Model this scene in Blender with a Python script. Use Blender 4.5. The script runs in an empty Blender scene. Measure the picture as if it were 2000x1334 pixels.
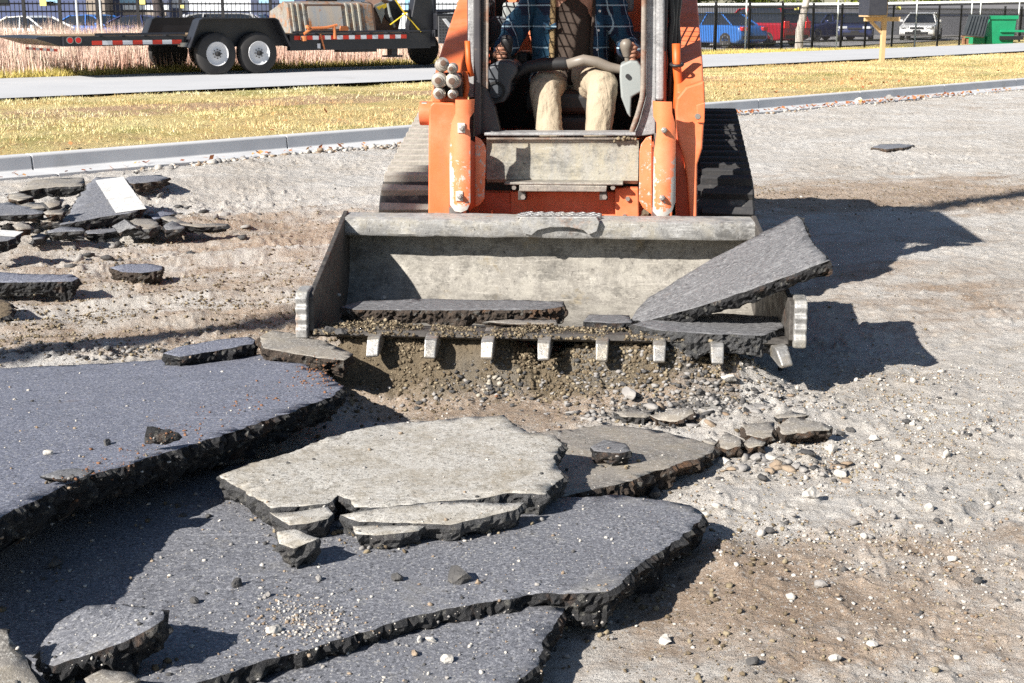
import bpy, bmesh, math, random
import numpy as np
from mathutils import Vector, Matrix, noise as mnoise
from mathutils.geometry import delaunay_2d_cdt

random.seed(7)
RNG = np.random.default_rng(11)
C = bpy.context.scene.collection
SC = bpy.context.scene

# ------------------------------------------------------------ camera
F_PX, CX, CY, HORIZON, CAM_H = 2700.0, 1000.0, 667.0, 18.0, 1.48
PITCH = math.atan((CY - HORIZON) / F_PX)
SN, CS = math.sin(PITCH), math.cos(PITCH)
cam_data = bpy.data.cameras.new('camera')
cam = bpy.data.objects.new('camera', cam_data)
C.objects.link(cam)
cam.location = (0, 0, CAM_H)
cam.rotation_euler = (math.pi / 2 - PITCH, 0, 0)
cam_data.sensor_width = 36.0
cam_data.lens = F_PX / 2000.0 * 36.0
cam_data.clip_start = 0.05
cam_data.clip_end = 1500
cam_data.dof.use_dof = True
cam_data.dof.focus_distance = 6.0
cam_data.dof.aperture_fstop = 22.0
SC.camera = cam
SC.render.engine = "CYCLES"

# ------------------------------------------------------------ sky and sun
SUN_EL = math.radians(33)
SUN_DIR = Vector((-0.743, -0.669, 0)).normalized() * math.cos(SUN_EL) + Vector((0, 0, math.sin(SUN_EL)))   # towards the sun
world = bpy.data.worlds.new('World')
SC.world = world
world.use_nodes = True
wn = world.node_tree
wn.nodes.clear()
wo = wn.nodes.new('ShaderNodeOutputWorld')
wb = wn.nodes.new('ShaderNodeBackground')
ws = wn.nodes.new('ShaderNodeTexSky')
ws.sky_type = 'NISHITA'
ws.sun_disc = False
ws.sun_elevation = SUN_EL
ws.sun_rotation = math.atan2(SUN_DIR.x, SUN_DIR.y)
ws.air_density = 1.0
ws.dust_density = 0.6
wb.inputs['Strength'].default_value = 0.05
wn.links.new(ws.outputs[0], wb.inputs[0])
wn.links.new(wb.outputs[0], wo.inputs[0])
sun_data = bpy.data.lights.new('sun', 'SUN')
sun_data.energy = 5.0
sun_data.angle = math.radians(0.5)
sun_data.color = (1.0, 0.95, 0.87)
sun = bpy.data.objects.new('sun', sun_data)
C.objects.link(sun)
sun.rotation_euler = SUN_DIR.to_track_quat('Z', 'Y').to_euler()
sun.location = (-20, -8, 30)
SC.view_settings.view_transform = 'Standard'
SC.view_settings.look = 'None'
SC.view_settings.gamma = 1.0
SC.view_settings.exposure = 0.96
SC.view_settings.use_curve_mapping = False
SC.cycles.use_denoising = False
SC.cycles.diffuse_bounces = 2
SC.cycles.max_bounces = 6

# ------------------------------------------------------------ measuring helpers
def ray(px, py):
    u, v = (px - CX) / F_PX, (CY - py) / F_PX
    return Vector((u, CS + v * SN, -SN + v * CS))

def at_h(px, py, h=0.0):
    """world point seen at a picture position, at height h"""
    d = ray(px, py)
    t = (h - CAM_H) / d.z
    return Vector((d.x * t, d.y * t, h))

def at_d(px, py, dist):
    """world point seen at a picture position, at ground distance dist"""
    d = ray(px, py)
    t = dist / d.y
    return Vector((d.x * t, dist, CAM_H + d.z * t))

def to_px(p):
    x, y, z = p[0], p[1], p[2] - CAM_H
    zc = y * CS - z * SN
    return (CX + F_PX * x / zc, CY - F_PX * (y * SN + z * CS) / zc)

# ------------------------------------------------------------ noise for numpy arrays
_perm = RNG.permutation(4096).astype(np.int64)
def _hash(ix, iy):
    return _perm[(_perm[ix & 4095] + iy) & 4095] / 4095.0
def vnoise(x, y):
    x = np.asarray(x, float); y = np.asarray(y, float)
    ix, iy = np.floor(x).astype(np.int64), np.floor(y).astype(np.int64)
    fx, fy = x - ix, y - iy
    fx = fx * fx * fx * (fx * (fx * 6 - 15) + 10); fy = fy * fy * fy * (fy * (fy * 6 - 15) + 10)
    a, b, c, d = _hash(ix, iy), _hash(ix + 1, iy), _hash(ix, iy + 1), _hash(ix + 1, iy + 1)
    return (a * (1 - fx) + b * fx) * (1 - fy) + (c * (1 - fx) + d * fx) * fy - 0.5
def fbm(x, y, octv=4, gain=0.5):
    s, amp = 0.0, 1.0
    for i in range(octv):
        s = s + amp * vnoise(x * 2 ** i + 17.3 * i, y * 2 ** i - 9.1 * i)
        amp *= gain
    return s
def n3(v, s=1.0, o=0.0):
    return mnoise.noise(Vector((v[0] * s + o, v[1] * s - o, v[2] * s + 2 * o)))

# ------------------------------------------------------------ naming helpers
def tag(o, label=None, cat=None, group=None, kind=None):
    if label: o['label'] = label
    if cat: o['category'] = cat
    if group: o['group'] = group
    if kind: o['kind'] = kind
    return o

def empty(name, loc=(0, 0, 0), rz=0.0):
    o = bpy.data.objects.new(name, None)
    C.objects.link(o)
    o.location = loc
    o.rotation_euler = (0, 0, rz)
    o.empty_display_size = 0.2
    return o

KIDS = {}
def adopt(o, parent):
    o.parent = parent
    KIDS.setdefault(parent.name, []).append(o)

def copy_tree(o, parent=None):
    c = o.copy(); C.objects.link(c)
    if parent is not None: adopt(c, parent)
    for ch in KIDS.get(o.name, []):
        copy_tree(ch, c)
    return c

def mesh_obj(name, me, parent=None):
    o = bpy.data.objects.new(name, me)
    C.objects.link(o)
    if parent is not None: adopt(o, parent)
    return o

class MB:
    """collects shapes and links them as one mesh object"""
    def __init__(self):
        self.v, self.f, self.m, self.a = [], [], [], []
        self.cur, self.mat = 0, None
    def put(self, vs, fs, wear=None):
        b = len(self.v)
        if self.mat is not None: vs = [self.mat @ Vector(p) for p in vs]
        self.v += [tuple(p) for p in vs]
        self.f += [tuple(i + b for i in f) for f in fs]
        self.m += [self.cur] * len(fs)
        self.a += list(wear) if wear is not None else [0.0] * len(vs)
        return self
    def box(self, c, s, rot=None, taper=1.0):
        hx, hy, hz = s[0] / 2, s[1] / 2, s[2] / 2
        vs = []
        for z in (-1, 1):
            k = taper if z > 0 else 1.0
            for x, y in ((-1, -1), (1, -1), (1, 1), (-1, 1)):
                p = Vector((x * hx * k, y * hy * k, z * hz))
                if rot is not None: p = rot @ p
                vs.append(p + Vector(c))
        return self.put(vs, [(3, 2, 1, 0), (4, 5, 6, 7), (0, 1, 5, 4), (1, 2, 6, 5), (2, 3, 7, 6), (3, 0, 4, 7)])
    def span(self, x0, x1, y0, y1, z0, z1):
        return self.box(((x0 + x1) / 2, (y0 + y1) / 2, (z0 + z1) / 2), (abs(x1 - x0), abs(y1 - y0), abs(z1 - z0)))
    def bar(self, p0, p1, w, d, up=(0, 0, 1)):
        p0, p1 = Vector(p0), Vector(p1)
        z = (p1 - p0); L = z.length; z.normalize()
        u = Vector(up)
        if abs(z.dot(u)) > 0.98: u = Vector((0, 1, 0))
        x = u.cross(z).normalized(); y = z.cross(x)
        return self.box((p0 + p1) / 2, (w, d, L), Matrix((x, y, z)).transposed())
    def tube(self, pts, r, n=10, caps=True, closed=False):
        pts = [Vector(p) for p in pts]
        rs = r if isinstance(r, (list, tuple)) else [r] * len(pts)
        vs, fs = [], []
        prev = None
        for i, p in enumerate(pts):
            a = pts[i - 1] if i > 0 else p
            b = pts[i + 1] if i < len(pts) - 1 else p
            t = (b - a)
            if t.length < 1e-9: t = Vector((0, 0, 1))
            t.normalize()
            if prev is None:
                u = Vector((0, 0, 1)) if abs(t.z) < 0.9 else Vector((1, 0, 0))
                x = u.cross(t).normalized()
            else:
                x = (prev - t * prev.dot(t)).normalized()
            prev = x
            y = t.cross(x)
            for k in range(n):
                an = 2 * math.pi * k / n
                vs.append(p + (x * math.cos(an) + y * math.sin(an)) * rs[i])
        for i in range(len(pts) - 1):
            for k in range(n):
                k2 = (k + 1) % n
                fs.append((i * n + k, i * n + k2, (i + 1) * n + k2, (i + 1) * n + k))
        if caps:
            fs.append(tuple(range(n - 1, -1, -1)))
            fs.append(tuple((len(pts) - 1) * n + k for k in range(n)))
        return self.put(vs, fs)
    def cyl(self, p0, p1, r, n=16, r2=None):
        return self.tube([p0, p1], [r, r if r2 is None else r2], n)
    def lathe(self, c, axis, prof, n=24):
        """prof: (distance along the axis, radius)"""
        ax = Vector(axis).normalized()
        u = Vector((0, 0, 1)) if abs(ax.z) < 0.9 else Vector((1, 0, 0))
        x = u.cross(ax).normalized(); y = ax.cross(x)
        vs, fs = [], []
        for d, r in prof:
            for k in range(n):
                a = 2 * math.pi * k / n
                vs.append(Vector(c) + ax * d + (x * math.cos(a) + y * math.sin(a)) * max(r, 1e-4))
        for i in range(len(prof) - 1):
            for k in range(n):
                k2 = (k + 1) % n
                fs.append((i * n + k, i * n + k2, (i + 1) * n + k2, (i + 1) * n + k))
        fs.append(tuple(range(n - 1, -1, -1)))
        fs.append(tuple((len(prof) - 1) * n + k for k in range(n)))
        return self.put(vs, fs)
    def prism(self, poly, to3, d0, d1):
        """poly: 2d outline; to3(a, b, d) maps it into space; extruded from d0 to d1"""
        n = len(poly)
        vs = [to3(a, b, d0) for a, b in poly] + [to3(a, b, d1) for a, b in poly]
        fs = [tuple(range(n)), tuple(range(2 * n - 1, n - 1, -1))]
        fs += [((i + 1) % n, i, n + i, n + (i + 1) % n) for i in range(n)]
        return self.put(vs, fs)
    def rock(self, c, r, seed=0, sub=1, flat=1.0, jag=0.35):
        bm = bmesh.new()
        bmesh.ops.create_icosphere(bm, subdivisions=sub, radius=1.0)
        q = Matrix.Rotation(seed * 1.7, 3, 'Z') @ Matrix.Rotation(seed * 0.37 % 0.5, 3, 'X')
        rr = (r, r, r) if isinstance(r, (int, float)) else r
        vs = []
        for v in bm.verts:
            p = v.co.normalized()
            k = 1 + jag * n3(p, 1.3, seed * 3.1) + jag * 0.5 * n3(p, 3.1, seed * 5.3)
            p = q @ (p * k)
            vs.append((c[0] + p.x * rr[0], c[1] + p.y * rr[1], c[2] + p.z * rr[2] * flat))
        fs = [tuple(v.index for v in f.verts) for f in bm.faces]
        bm.free()
        return self.put(vs, fs)
    def build(self, name, mats, parent=None, smooth=False, bevel=0.0, seg=2, fix=True):
        me = bpy.data.meshes.new(name)
        me.from_pydata(self.v, [], self.f)
        if not isinstance(mats, (list, tuple)): mats = [mats]
        for m in mats: me.materials.append(m)
        if len(mats) > 1: me.polygons.foreach_set('material_index', self.m)
        if any(self.a):
            at = me.attributes.new('wear', 'FLOAT', 'POINT')
            at.data.foreach_set('value', self.a)
        if fix:
            bm = bmesh.new(); bm.from_mesh(me)
            bmesh.ops.recalc_face_normals(bm, faces=bm.faces)
            bm.to_mesh(me); bm.free()
        o = mesh_obj(name, me, parent)
        if smooth == 'auto':
            me.shade_smooth()
            me.set_sharp_from_angle(angle=math.radians(38))
        elif smooth:
            me.shade_smooth()
        if bevel > 0:
            b = o.modifiers.new('bevel', 'BEVEL')
            b.width = bevel; b.segments = seg; b.limit_method = 'ANGLE'; b.angle_limit = math.radians(35)
            b.harden_normals = False
        return o

def rotz(a): return Matrix.Rotation(a, 3, 'Z')
def rotx(a): return Matrix.Rotation(a, 3, 'X')
def roty(a): return Matrix.Rotation(a, 3, 'Y')
# ------------------------------------------------------------ materials
class NT:
    def __init__(self, name):
        self.m = bpy.data.materials.new(name)
        self.m.use_nodes = True
        self.t = self.m.node_tree
        self.t.nodes.clear()
        self.out = self.n('ShaderNodeOutputMaterial')
        self.p = self.n('ShaderNodeBsdfPrincipled')
        self.t.links.new(self.p.outputs[0], self.out.inputs[0])
        tc = self.n('ShaderNodeTexCoord')
        self.co = tc.outputs['Object']
    def n(self, k, **kw):
        nd = self.t.nodes.new(k)
        for a, b in kw.items(): setattr(nd, a, b)
        return nd
    def link(self, a, b): self.t.links.new(a, b)
    def noise(self, scale, detail=4, rough=0.55, co=None, stretch=None, dist=0.0):
        nd = self.n('ShaderNodeTexNoise')
        nd.inputs['Scale'].default_value = scale
        nd.inputs['Detail'].default_value = detail
        nd.inputs['Roughness'].default_value = rough
        nd.inputs['Distortion'].default_value = dist
        c = co or self.co
        if stretch is not None:
            mp = self.n('ShaderNodeMapping')
            mp.inputs['Scale'].default_value = stretch
            self.link(c, mp.inputs[0]); c = mp.outputs[0]
        self.link(c, nd.inputs['Vector'])
        return nd.outputs['Fac']
    def voro(self, scale, feature='F1', out='Distance', rnd=1.0):
        nd = self.n('ShaderNodeTexVoronoi', feature=feature)
        nd.inputs['Scale'].default_value = scale
        nd.inputs['Randomness'].default_value = rnd
        self.link(self.co, nd.inputs['Vector'])
        return nd.outputs[out]
    def ramp(self, f, a, b, lo=0.0, hi=1.0):
        nd = self.n('ShaderNodeMapRange')
        nd.inputs['From Min'].default_value = a; nd.inputs['From Max'].default_value = b
        nd.inputs['To Min'].default_value = lo; nd.inputs['To Max'].default_value = hi
        self.link(f, nd.inputs['Value'])
        return nd.outputs[0]
    def mix(self, f, a, b):
        nd = self.n('ShaderNodeMix', data_type='RGBA')
        if isinstance(f, (int, float)): nd.inputs[0].default_value = f
        else: self.link(f, nd.inputs[0])
        for v, s in ((a, nd.inputs[6]), (b, nd.inputs[7])):
            if isinstance(v, (tuple, list)): s.default_value = (v[0], v[1], v[2], 1)
            else: self.link(v, s)
        return nd.outputs[2]
    def math(self, op, a, b=0.0):
        nd = self.n('ShaderNodeMath', operation=op)
        for v, s in ((a, nd.inputs[0]), (b, nd.inputs[1])):
            if isinstance(v, (int, float)): s.default_value = v
            else: self.link(v, s)
        return nd.outputs[0]
    def attr(self, name):
        nd = self.n('ShaderNodeAttribute', attribute_name=name)
        return nd
    def color(self, c):
        s = self.p.inputs['Base Color']
        if isinstance(c, (tuple, list)): s.default_value = (c[0], c[1], c[2], 1)
        else: self.link(c, s)
    def rough(self, r):
        s = self.p.inputs['Roughness']
        if isinstance(r, (int, float)): s.default_value = r
        else: self.link(r, s)
    def bump(self, h, strength=0.5, dist=0.01):
        nd = self.n('ShaderNodeBump')
        nd.inputs['Strength'].default_value = strength
        nd.inputs['Distance'].default_value = dist
        self.link(h, nd.inputs['Height'])
        if self.p.inputs['Normal'].links:
            self.link(self.p.inputs['Normal'].links[0].from_socket, nd.inputs['Normal'])
        self.link(nd.outputs[0], self.p.inputs['Normal'])

def simple(name, c1, c2=None, rough=0.6, metal=0.0, scale=6.0, layers=(), bump=None, spec=0.5, coat=0.0, emit=None, stretch=None):
    """layers: (colour, noise scale, threshold, softness)"""
    t = NT(name)
    c = c1
    if c2 is not None:
        c = t.mix(t.ramp(t.noise(scale, 5, stretch=stretch), 0.3, 0.7), c1, c2)
    for col, sc, th, so in layers:
        c = t.mix(t.ramp(t.noise(sc, 6, 0.62), th, th + so), c, col)
    t.color(c)
    t.rough(rough)
    t.p.inputs['Metallic'].default_value = metal
    t.p.inputs['Specular IOR Level'].default_value = spec
    if coat: t.p.inputs['Coat Weight'].default_value = coat
    if bump: t.bump(t.noise(bump[0], 5, 0.6), bump[1], bump[2])
    if emit: 
        t.p.inputs['Emission Color'].default_value = (*emit[0], 1); t.p.inputs['Emission Strength'].default_value = emit[1]
    return t.m

def asphalt_top(name, base, pale, dust=None, dust_amt=0.5, brown=0.0, dscale=3.0, glint=0.6, stretch=(1, 1, 1), mottle=0.0):
    t = NT(name)
    c = t.mix(t.ramp(t.noise(5, 5), 0.35, 0.7), base, tuple(min(1, b * 1.22) for b in base))
    grain = t.noise(105, 4, 0.9, stretch=stretch)
    c = t.mix(t.ramp(grain, 0.52, 0.60), c, tuple(min(1, p * 1.15) for p in pale))
    c = t.mix(t.ramp(t.noise(88, 4, 0.9, stretch=stretch), 0.53, 0.61), c, tuple(b * 0.34 for b in base))
    c = t.mix(t.ramp(t.noise(11, 6, 0.75), 0.5, 0.75, 0, 0.35), c, tuple(b * 0.6 for b in base))
    v = t.voro(210, out='Color')
    sp = t.n('ShaderNodeSeparateColor'); t.link(v, sp.inputs[0])
    c = t.mix(t.ramp(sp.outputs[0], 0.955, 0.98, 0, glint), c, (0.46, 0.45, 0.42))
    if dust is not None:
        d = t.ramp(t.noise(dscale, 6, 0.65), 1 - dust_amt - 0.16, 1 - dust_amt + 0.16)
        d = t.math('MULTIPLY', d, t.ramp(t.noise(90, 3, 0.7), 0.32, 0.5, 0.35, 1.0))
        c = t.mix(d, c, dust)
    if mottle:
        c = t.mix(t.ramp(t.noise(5, 7, 0.75), 0.46, 0.64, 0, mottle), c, (0.27, 0.235, 0.18))
        c = t.mix(t.ramp(t.noise(26, 7, 0.85), 0.52, 0.60, 0, mottle * .8), c, (0.19, 0.165, 0.125))
        c = t.mix(t.ramp(t.noise(60, 5, 0.85), 0.57, 0.62, 0, mottle), c, (0.10, 0.095, 0.085))
        c = t.mix(t.ramp(t.noise(75, 5, 0.85), 0.56, 0.62, 0, mottle), c, (0.60, 0.58, 0.54))
    if brown:
        c = t.mix(t.ramp(t.noise(2.2, 6, 0.7), 0.62, 0.72, 0, brown), c, (0.20, 0.12, 0.065))
    # scuffs and dusty wheel streaks
    sc = t.math('MULTIPLY', t.ramp(t.noise(9, 6, 0.8, stretch=(0.25, 2.2, 1)), 0.56, 0.70, 0, 0.55), t.ramp(t.noise(1.7, 4), 0.42, 0.62))
    c = t.mix(sc, c, tuple(min(1, p * 1.35) for p in pale))
    c = t.mix(t.ramp(t.noise(3.2, 7, 0.75), 0.56, 0.72, 0, 0.40), c, tuple(b * 0.55 for b in base))
    t.color(c)
    t.rough(t.ramp(t.noise(30, 5, 0.7), 0.3, 0.7, 0.5, 0.8))
    t.p.inputs['Specular IOR Level'].default_value = 0.5
    t.bump(t.noise(230, 3, 0.85), 0.55, 0.004)
    t.bump(t.noise(22, 6, 0.8), 0.22, 0.008)
    return t.m

def asphalt_side(name, base=(0.022, 0.022, 0.024), brown=0.5, pale=0.5):
    t = NT(name)
    c = t.mix(t.ramp(t.noise(40, 5, 0.7), 0.35, 0.7), base, tuple(b * 2.2 for b in base))
    v = t.voro(75, out='Color')
    sp = t.n('ShaderNodeSeparateColor'); t.link(v, sp.inputs[0])
    c = t.mix(t.ramp(sp.outputs[1], 0.84, 0.95, 0, 0.75), c, (0.17, 0.165, 0.15))
    c = t.mix(t.ramp(t.noise(7, 6, 0.7), 0.55, 0.68, 0, brown), c, (0.24, 0.125, 0.062))
    c = t.mix(t.ramp(t.noise(11, 6, 0.7), 0.6, 0.75, 0, pale), c, (0.33, 0.31, 0.27))
    t.color(c)
    t.rough(0.8)
    t.bump(t.noise(110, 4, 0.85), 0.9, 0.012)
    t.bump(t.noise(34, 6, 0.8), 1.0, 0.03)
    return t.m

def worn_paint(name, col, dark, scratch=(0.46, 0.43, 0.39), edge=True, amt=0.68, dirt=0.4, rough=0.42):
    t = NT(name)
    c = t.mix(t.ramp(t.noise(4, 4), 0.3, 0.7), col, dark)
    c = t.mix(t.ramp(t.noise(2.6, 6, 0.7), 0.44, 0.66, 0, 0.8), c, tuple(min(1, x * 1.03 + 0.085) for x in col))
    c = t.mix(t.ramp(t.noise(9, 7, 0.7), 0.60, 0.74, 0, dirt), c, (0.24, 0.14, 0.08))
    c = t.mix(t.ramp(t.noise(16, 7, 0.75, stretch=(1, 1, 0.22)), 0.57, 0.72, 0, dirt), c, (0.36, 0.17, 0.09))
    c = t.mix(t.ramp(t.noise(85, 4, 0.8), 0.64, 0.70, 0, 0.75), c, (0.30, 0.20, 0.13))
    sc = t.ramp(t.noise(26, 7, 0.72), amt, amt + 0.03)
    if edge:
        w = t.attr('wear').outputs['Fac']
        sw = t.math('ADD', w, t.ramp(t.noise(34, 7, 0.75), 0.28, 0.72, -0.55, 0.55))
        sc = t.math('MAXIMUM', sc, t.ramp(sw, 0.5, 0.6))
    c = t.mix(sc, c, scratch)
    chips = t.ramp(t.noise(55, 3, 0.6), 0.74, 0.77)
    c = t.mix(chips, c, (0.05, 0.035, 0.03))
    t.color(c)
    t.rough(t.ramp(t.noise(12, 5), 0.3, 0.7, rough - 0.08, rough + 0.22))
    t.bump(t.noise(70, 4, 0.6), 0.08, 0.004)
    return t.m

def worn_steel(name, a, b, rust=(0.17, 0.085, 0.045), rust_amt=0.55, dust=(0.40, 0.37, 0.31), dust_amt=0.5, metal=0.35, rough=0.5, stretch=(1, 1, 1)):
    t = NT(name)
    c = t.mix(t.ramp(t.noise(14, 7, 0.75, stretch=stretch), 0.32, 0.68), a, b)
    c = t.mix(t.ramp(t.noise(60, 6, 0.8), 0.5, 0.72, 0, 0.6), c, tuple(min(1, x * 1.6) for x in b))
    c = t.mix(t.ramp(t.noise(5, 7, 0.7), 1 - rust_amt, 1.1 - rust_amt, 0, 0.85), c, rust)
    c = t.mix(t.ramp(t.noise(8, 7, 0.75, stretch=stretch), 1 - dust_amt - 0.08, 1 - dust_amt + 0.1, 0, 0.9), c, dust)
    c = t.mix(t.ramp(t.noise(38, 5, 0.8), 0.60, 0.66, 0, 0.8), c, (0.06, 0.052, 0.045))
    c = t.mix(t.ramp(t.noise(75, 5, 0.88), 0.58, 0.63, 0, 0.6), c, (0.08, 0.068, 0.058))
    c = t.mix(t.ramp(t.noise(90, 5, 0.85, stretch=(1, 1, .4)), 0.60, 0.66, 0, 0.7), c, tuple(min(1, x * 1.9) for x in b))
    t.color(c)
    c = t.mix(t.ramp(t.noise(7, 7, 0.8, stretch=(0.7, 1, 1)), 0.52, 0.62, 0, 0.65), c, tuple(x * 0.42 for x in a))
    c = t.mix(t.ramp(t.noise(30, 6, 0.85, stretch=(0.22, 1, 2.5)), 0.56, 0.62, 0, 0.6), c, tuple(min(1, x * 1.5) for x in b))
    t.color(c)
    t.p.inputs['Metallic'].default_value = metal
    t.rough(t.ramp(t.noise(20, 5), 0.3, 0.7, rough - 0.12, rough + 0.25))
    t.bump(t.noise(45, 6, 0.75), 0.35, 0.008)
    return t.m

MAT = {}
MAT['asphalt_blue'] = asphalt_top('asphalt_blue', (0.122, 0.130, 0.168), (0.30, 0.31, 0.365), (0.25, 0.22, 0.19), 0.20, 0.5)
MAT['asphalt_grey'] = asphalt_top('asphalt_grey', (0.130, 0.134, 0.153), (0.30, 0.303, 0.325), (0.31, 0.29, 0.25), 0.27)
MAT['asphalt_clean'] = asphalt_top('asphalt_clean', (0.125, 0.125, 0.132), (0.26, 0.26, 0.265), (0.24, 0.20, 0.16), 0.18, 0.25, glint=0.12, stretch=(0.35, 1, 1))
MAT['asphalt_dusty'] = asphalt_top('asphalt_dusty', (0.15, 0.14, 0.13), (0.32, 0.30, 0.275), (0.38, 0.34, 0.295), 0.45, 0.4, mottle=0.65)
MAT['pale_crust'] = asphalt_top('pale_crust', (0.40, 0.38, 0.345), (0.56, 0.54, 0.505), (0.47, 0.445, 0.40), 0.28, 0.3, mottle=0.85)
MAT['fracture'] = asphalt_side('fracture')
MAT['fracture_grey'] = asphalt_side('fracture_grey', (0.060, 0.060, 0.062), 0.12, 0.35)
MAT['fracture_brown'] = asphalt_side('fracture_brown', (0.055, 0.040, 0.030), 0.95, 0.4)
MAT['white_line'] = simple('white_line', (0.62, 0.62, 0.61), (0.50, 0.50, 0.49), 0.7, scale=9, layers=[((0.38, 0.36, 0.33), 12, 0.56, 0.16), ((0.15, 0.15, 0.15), 60, 0.60, 0.05)], bump=(90, 0.3, 0.004))
MAT['stone_pale'] = simple('stone_pale', (0.42, 0.39, 0.35), (0.54, 0.51, 0.47), 0.85, scale=9, layers=[((0.38, 0.32, 0.25), 5, 0.6, 0.1)], bump=(40, 0.5, 0.01))
MAT['stone_grey'] = simple('stone_grey', (0.21, 0.20, 0.195), (0.33, 0.31, 0.29), 0.85, scale=9, layers=[((0.38, 0.34, 0.28), 6, 0.6, 0.1)], bump=(40, 0.6, 0.012))
MAT['stone_dark'] = simple('stone_dark', (0.045, 0.044, 0.045), (0.09, 0.086, 0.084), 0.8, scale=14, layers=[((0.22, 0.2, 0.17), 9, 0.62, 0.1)], bump=(50, 0.8, 0.015))
MAT['stone_brown'] = simple('stone_brown', (0.22, 0.155, 0.105), (0.34, 0.27, 0.20), 0.9, scale=9, bump=(40, 0.7, 0.014))
MAT['kerb_concrete'] = simple('kerb_concrete', (0.47, 0.475, 0.49), (0.57, 0.57, 0.575), 0.85, scale=2.0, layers=[((0.36, 0.34, 0.31), 1.3, 0.60, 0.2)], bump=(80, 0.2, 0.004))
MAT['path_surface'] = simple('path_surface', (0.44, 0.445, 0.46), (0.50, 0.50, 0.51), 0.85, scale=0.6, layers=[((0.38, 0.37, 0.36), 1.7, 0.6, 0.15)], bump=(60, 0.2, 0.004))
MAT['parking'] = simple('parking', (0.28, 0.27, 0.27), (0.40, 0.38, 0.36), 0.85, scale=0.3)
# machine
MAT['orange'] = worn_paint('orange', (0.76, 0.185, 0.065), (0.68, 0.145, 0.048), amt=0.70, dirt=0.42)
MAT['orange_guard'] = worn_paint('orange_guard', (0.80, 0.205, 0.075), (0.74, 0.175, 0.06), scratch=(0.50, 0.47, 0.43), amt=0.67, dirt=0.42)
MAT['orange_dark'] = worn_paint('orange_dark', (0.55, 0.085, 0.020), (0.46, 0.07, 0.018), amt=0.74, dirt=0.55)  # darker orange; on guard folds and leg webs it paints their shade
MAT['bucket_steel'] = worn_steel('bucket_steel', (0.17, 0.16, 0.15), (0.30, 0.28, 0.255), rust_amt=0.42, dust_amt=0.50)
MAT['bucket_rim'] = worn_steel('bucket_rim', (0.24, 0.235, 0.23), (0.40, 0.395, 0.385), rust=(0.36, 0.19, 0.10), rust_amt=0.40, dust_amt=0.45, metal=0.3)
MAT['bucket_inner'] = worn_steel('bucket_inner', (0.15, 0.138, 0.122), (0.29, 0.272, 0.242), rust=(0.27, 0.22, 0.14), rust_amt=0.42, dust=(0.34, 0.32, 0.28), dust_amt=0.44, metal=0.15, rough=0.6)
MAT['bucket_rust'] = worn_steel('bucket_rust', (0.050, 0.046, 0.043), (0.095, 0.086, 0.078), rust=(0.12, 0.062, 0.04), rust_amt=0.42, dust_amt=0.3, metal=0.2, rough=0.6)
MAT['tooth_steel'] = worn_steel('tooth_steel', (0.24, 0.235, 0.23), (0.36, 0.352, 0.34), rust_amt=0.36, dust=(0.33, 0.29, 0.23), dust_amt=0.5, metal=0.55, rough=0.38)
MAT['panel_grey'] = worn_steel('panel_grey', (0.27, 0.265, 0.25), (0.34, 0.33, 0.30), rust=(0.33, 0.27, 0.16), rust_amt=0.40, dust=(0.38, 0.345, 0.26), dust_amt=0.5, metal=0.0, rough=0.6, stretch=(1, 1, 0.35))
MAT['post_grey'] = worn_steel('post_grey', (0.25, 0.25, 0.26), (0.33, 0.33, 0.33), rust=(0.35, 0.27, 0.19), rust_amt=0.33, dust_amt=0.35, metal=0.05, rough=0.45, stretch=(1, 1, 0.25))
MAT['post_dark'] = simple('post_dark', (0.035, 0.033, 0.040), (0.06, 0.055, 0.06), 0.42, layers=[((0.14, 0.11, 0.09), 12, 0.64, 0.1)])
MAT['rusty_seal'] = worn_steel('rusty_seal', (0.20, 0.165, 0.14), (0.29, 0.25, 0.21), rust=(0.24, 0.13, 0.085), rust_amt=0.5, dust_amt=0.3, metal=0.0, rough=0.8)
MAT['cab_black'] = simple('cab_black', (0.012, 0.012, 0.014), (0.022, 0.021, 0.022), 0.55, layers=[((0.08, 0.07, 0.06), 9, 0.66, 0.12)])
MAT['console_dark'] = simple('console_dark', (0.055, 0.062, 0.075), (0.08, 0.088, 0.10), 0.5, layers=[((0.2, 0.18, 0.15), 8, 0.66, 0.1)])
MAT['console_pale'] = simple('console_pale', (0.24, 0.265, 0.265), (0.29, 0.31, 0.305), 0.5, layers=[((0.45, 0.42, 0.38), 60, 0.68, 0.05)])
MAT['knob'] = simple('knob', (0.17, 0.145, 0.12), (0.23, 0.20, 0.17), 0.45, layers=[((0.36, 0.33, 0.29), 50, 0.7, 0.05)])
MAT['rubber'] = simple('rubber', (0.022, 0.022, 0.026), (0.036, 0.035, 0.038), 0.6, scale=12, bump=(50, 0.3, 0.006))
MAT['tyre'] = simple('tyre', (0.022, 0.021, 0.022), (0.040, 0.037, 0.036), 0.7, scale=5)
def track_mat(name, dust_light, k=1.0):  # the level sets real dust and painted sunlight together
    t = NT(name)
    c = t.mix(t.ramp(t.noise(6, 5), 0.3, 0.7), (0.024, 0.024, 0.027), (0.045, 0.043, 0.043))
    d = t.ramp(t.noise(5, 7, 0.72), 0.78 - dust_light, 1.0 - dust_light)
    d2 = t.mix(t.noise(18, 6, 0.7), tuple(k * x for x in (0.24, 0.22, 0.19)), tuple(k * x for x in (0.45, 0.425, 0.38)))
    c = t.mix(t.ramp(t.noise(9, 5, 0.7, stretch=(0.5, 2, 2)), 0.5, 0.7, 0, 0.5), c, (0.10, 0.085, 0.07))
    c = t.mix(d, c, d2)
    t.color(c); t.rough(0.75)
    t.bump(t.noise(40, 5, 0.7), 0.4, 0.01)
    return t.m
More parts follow.
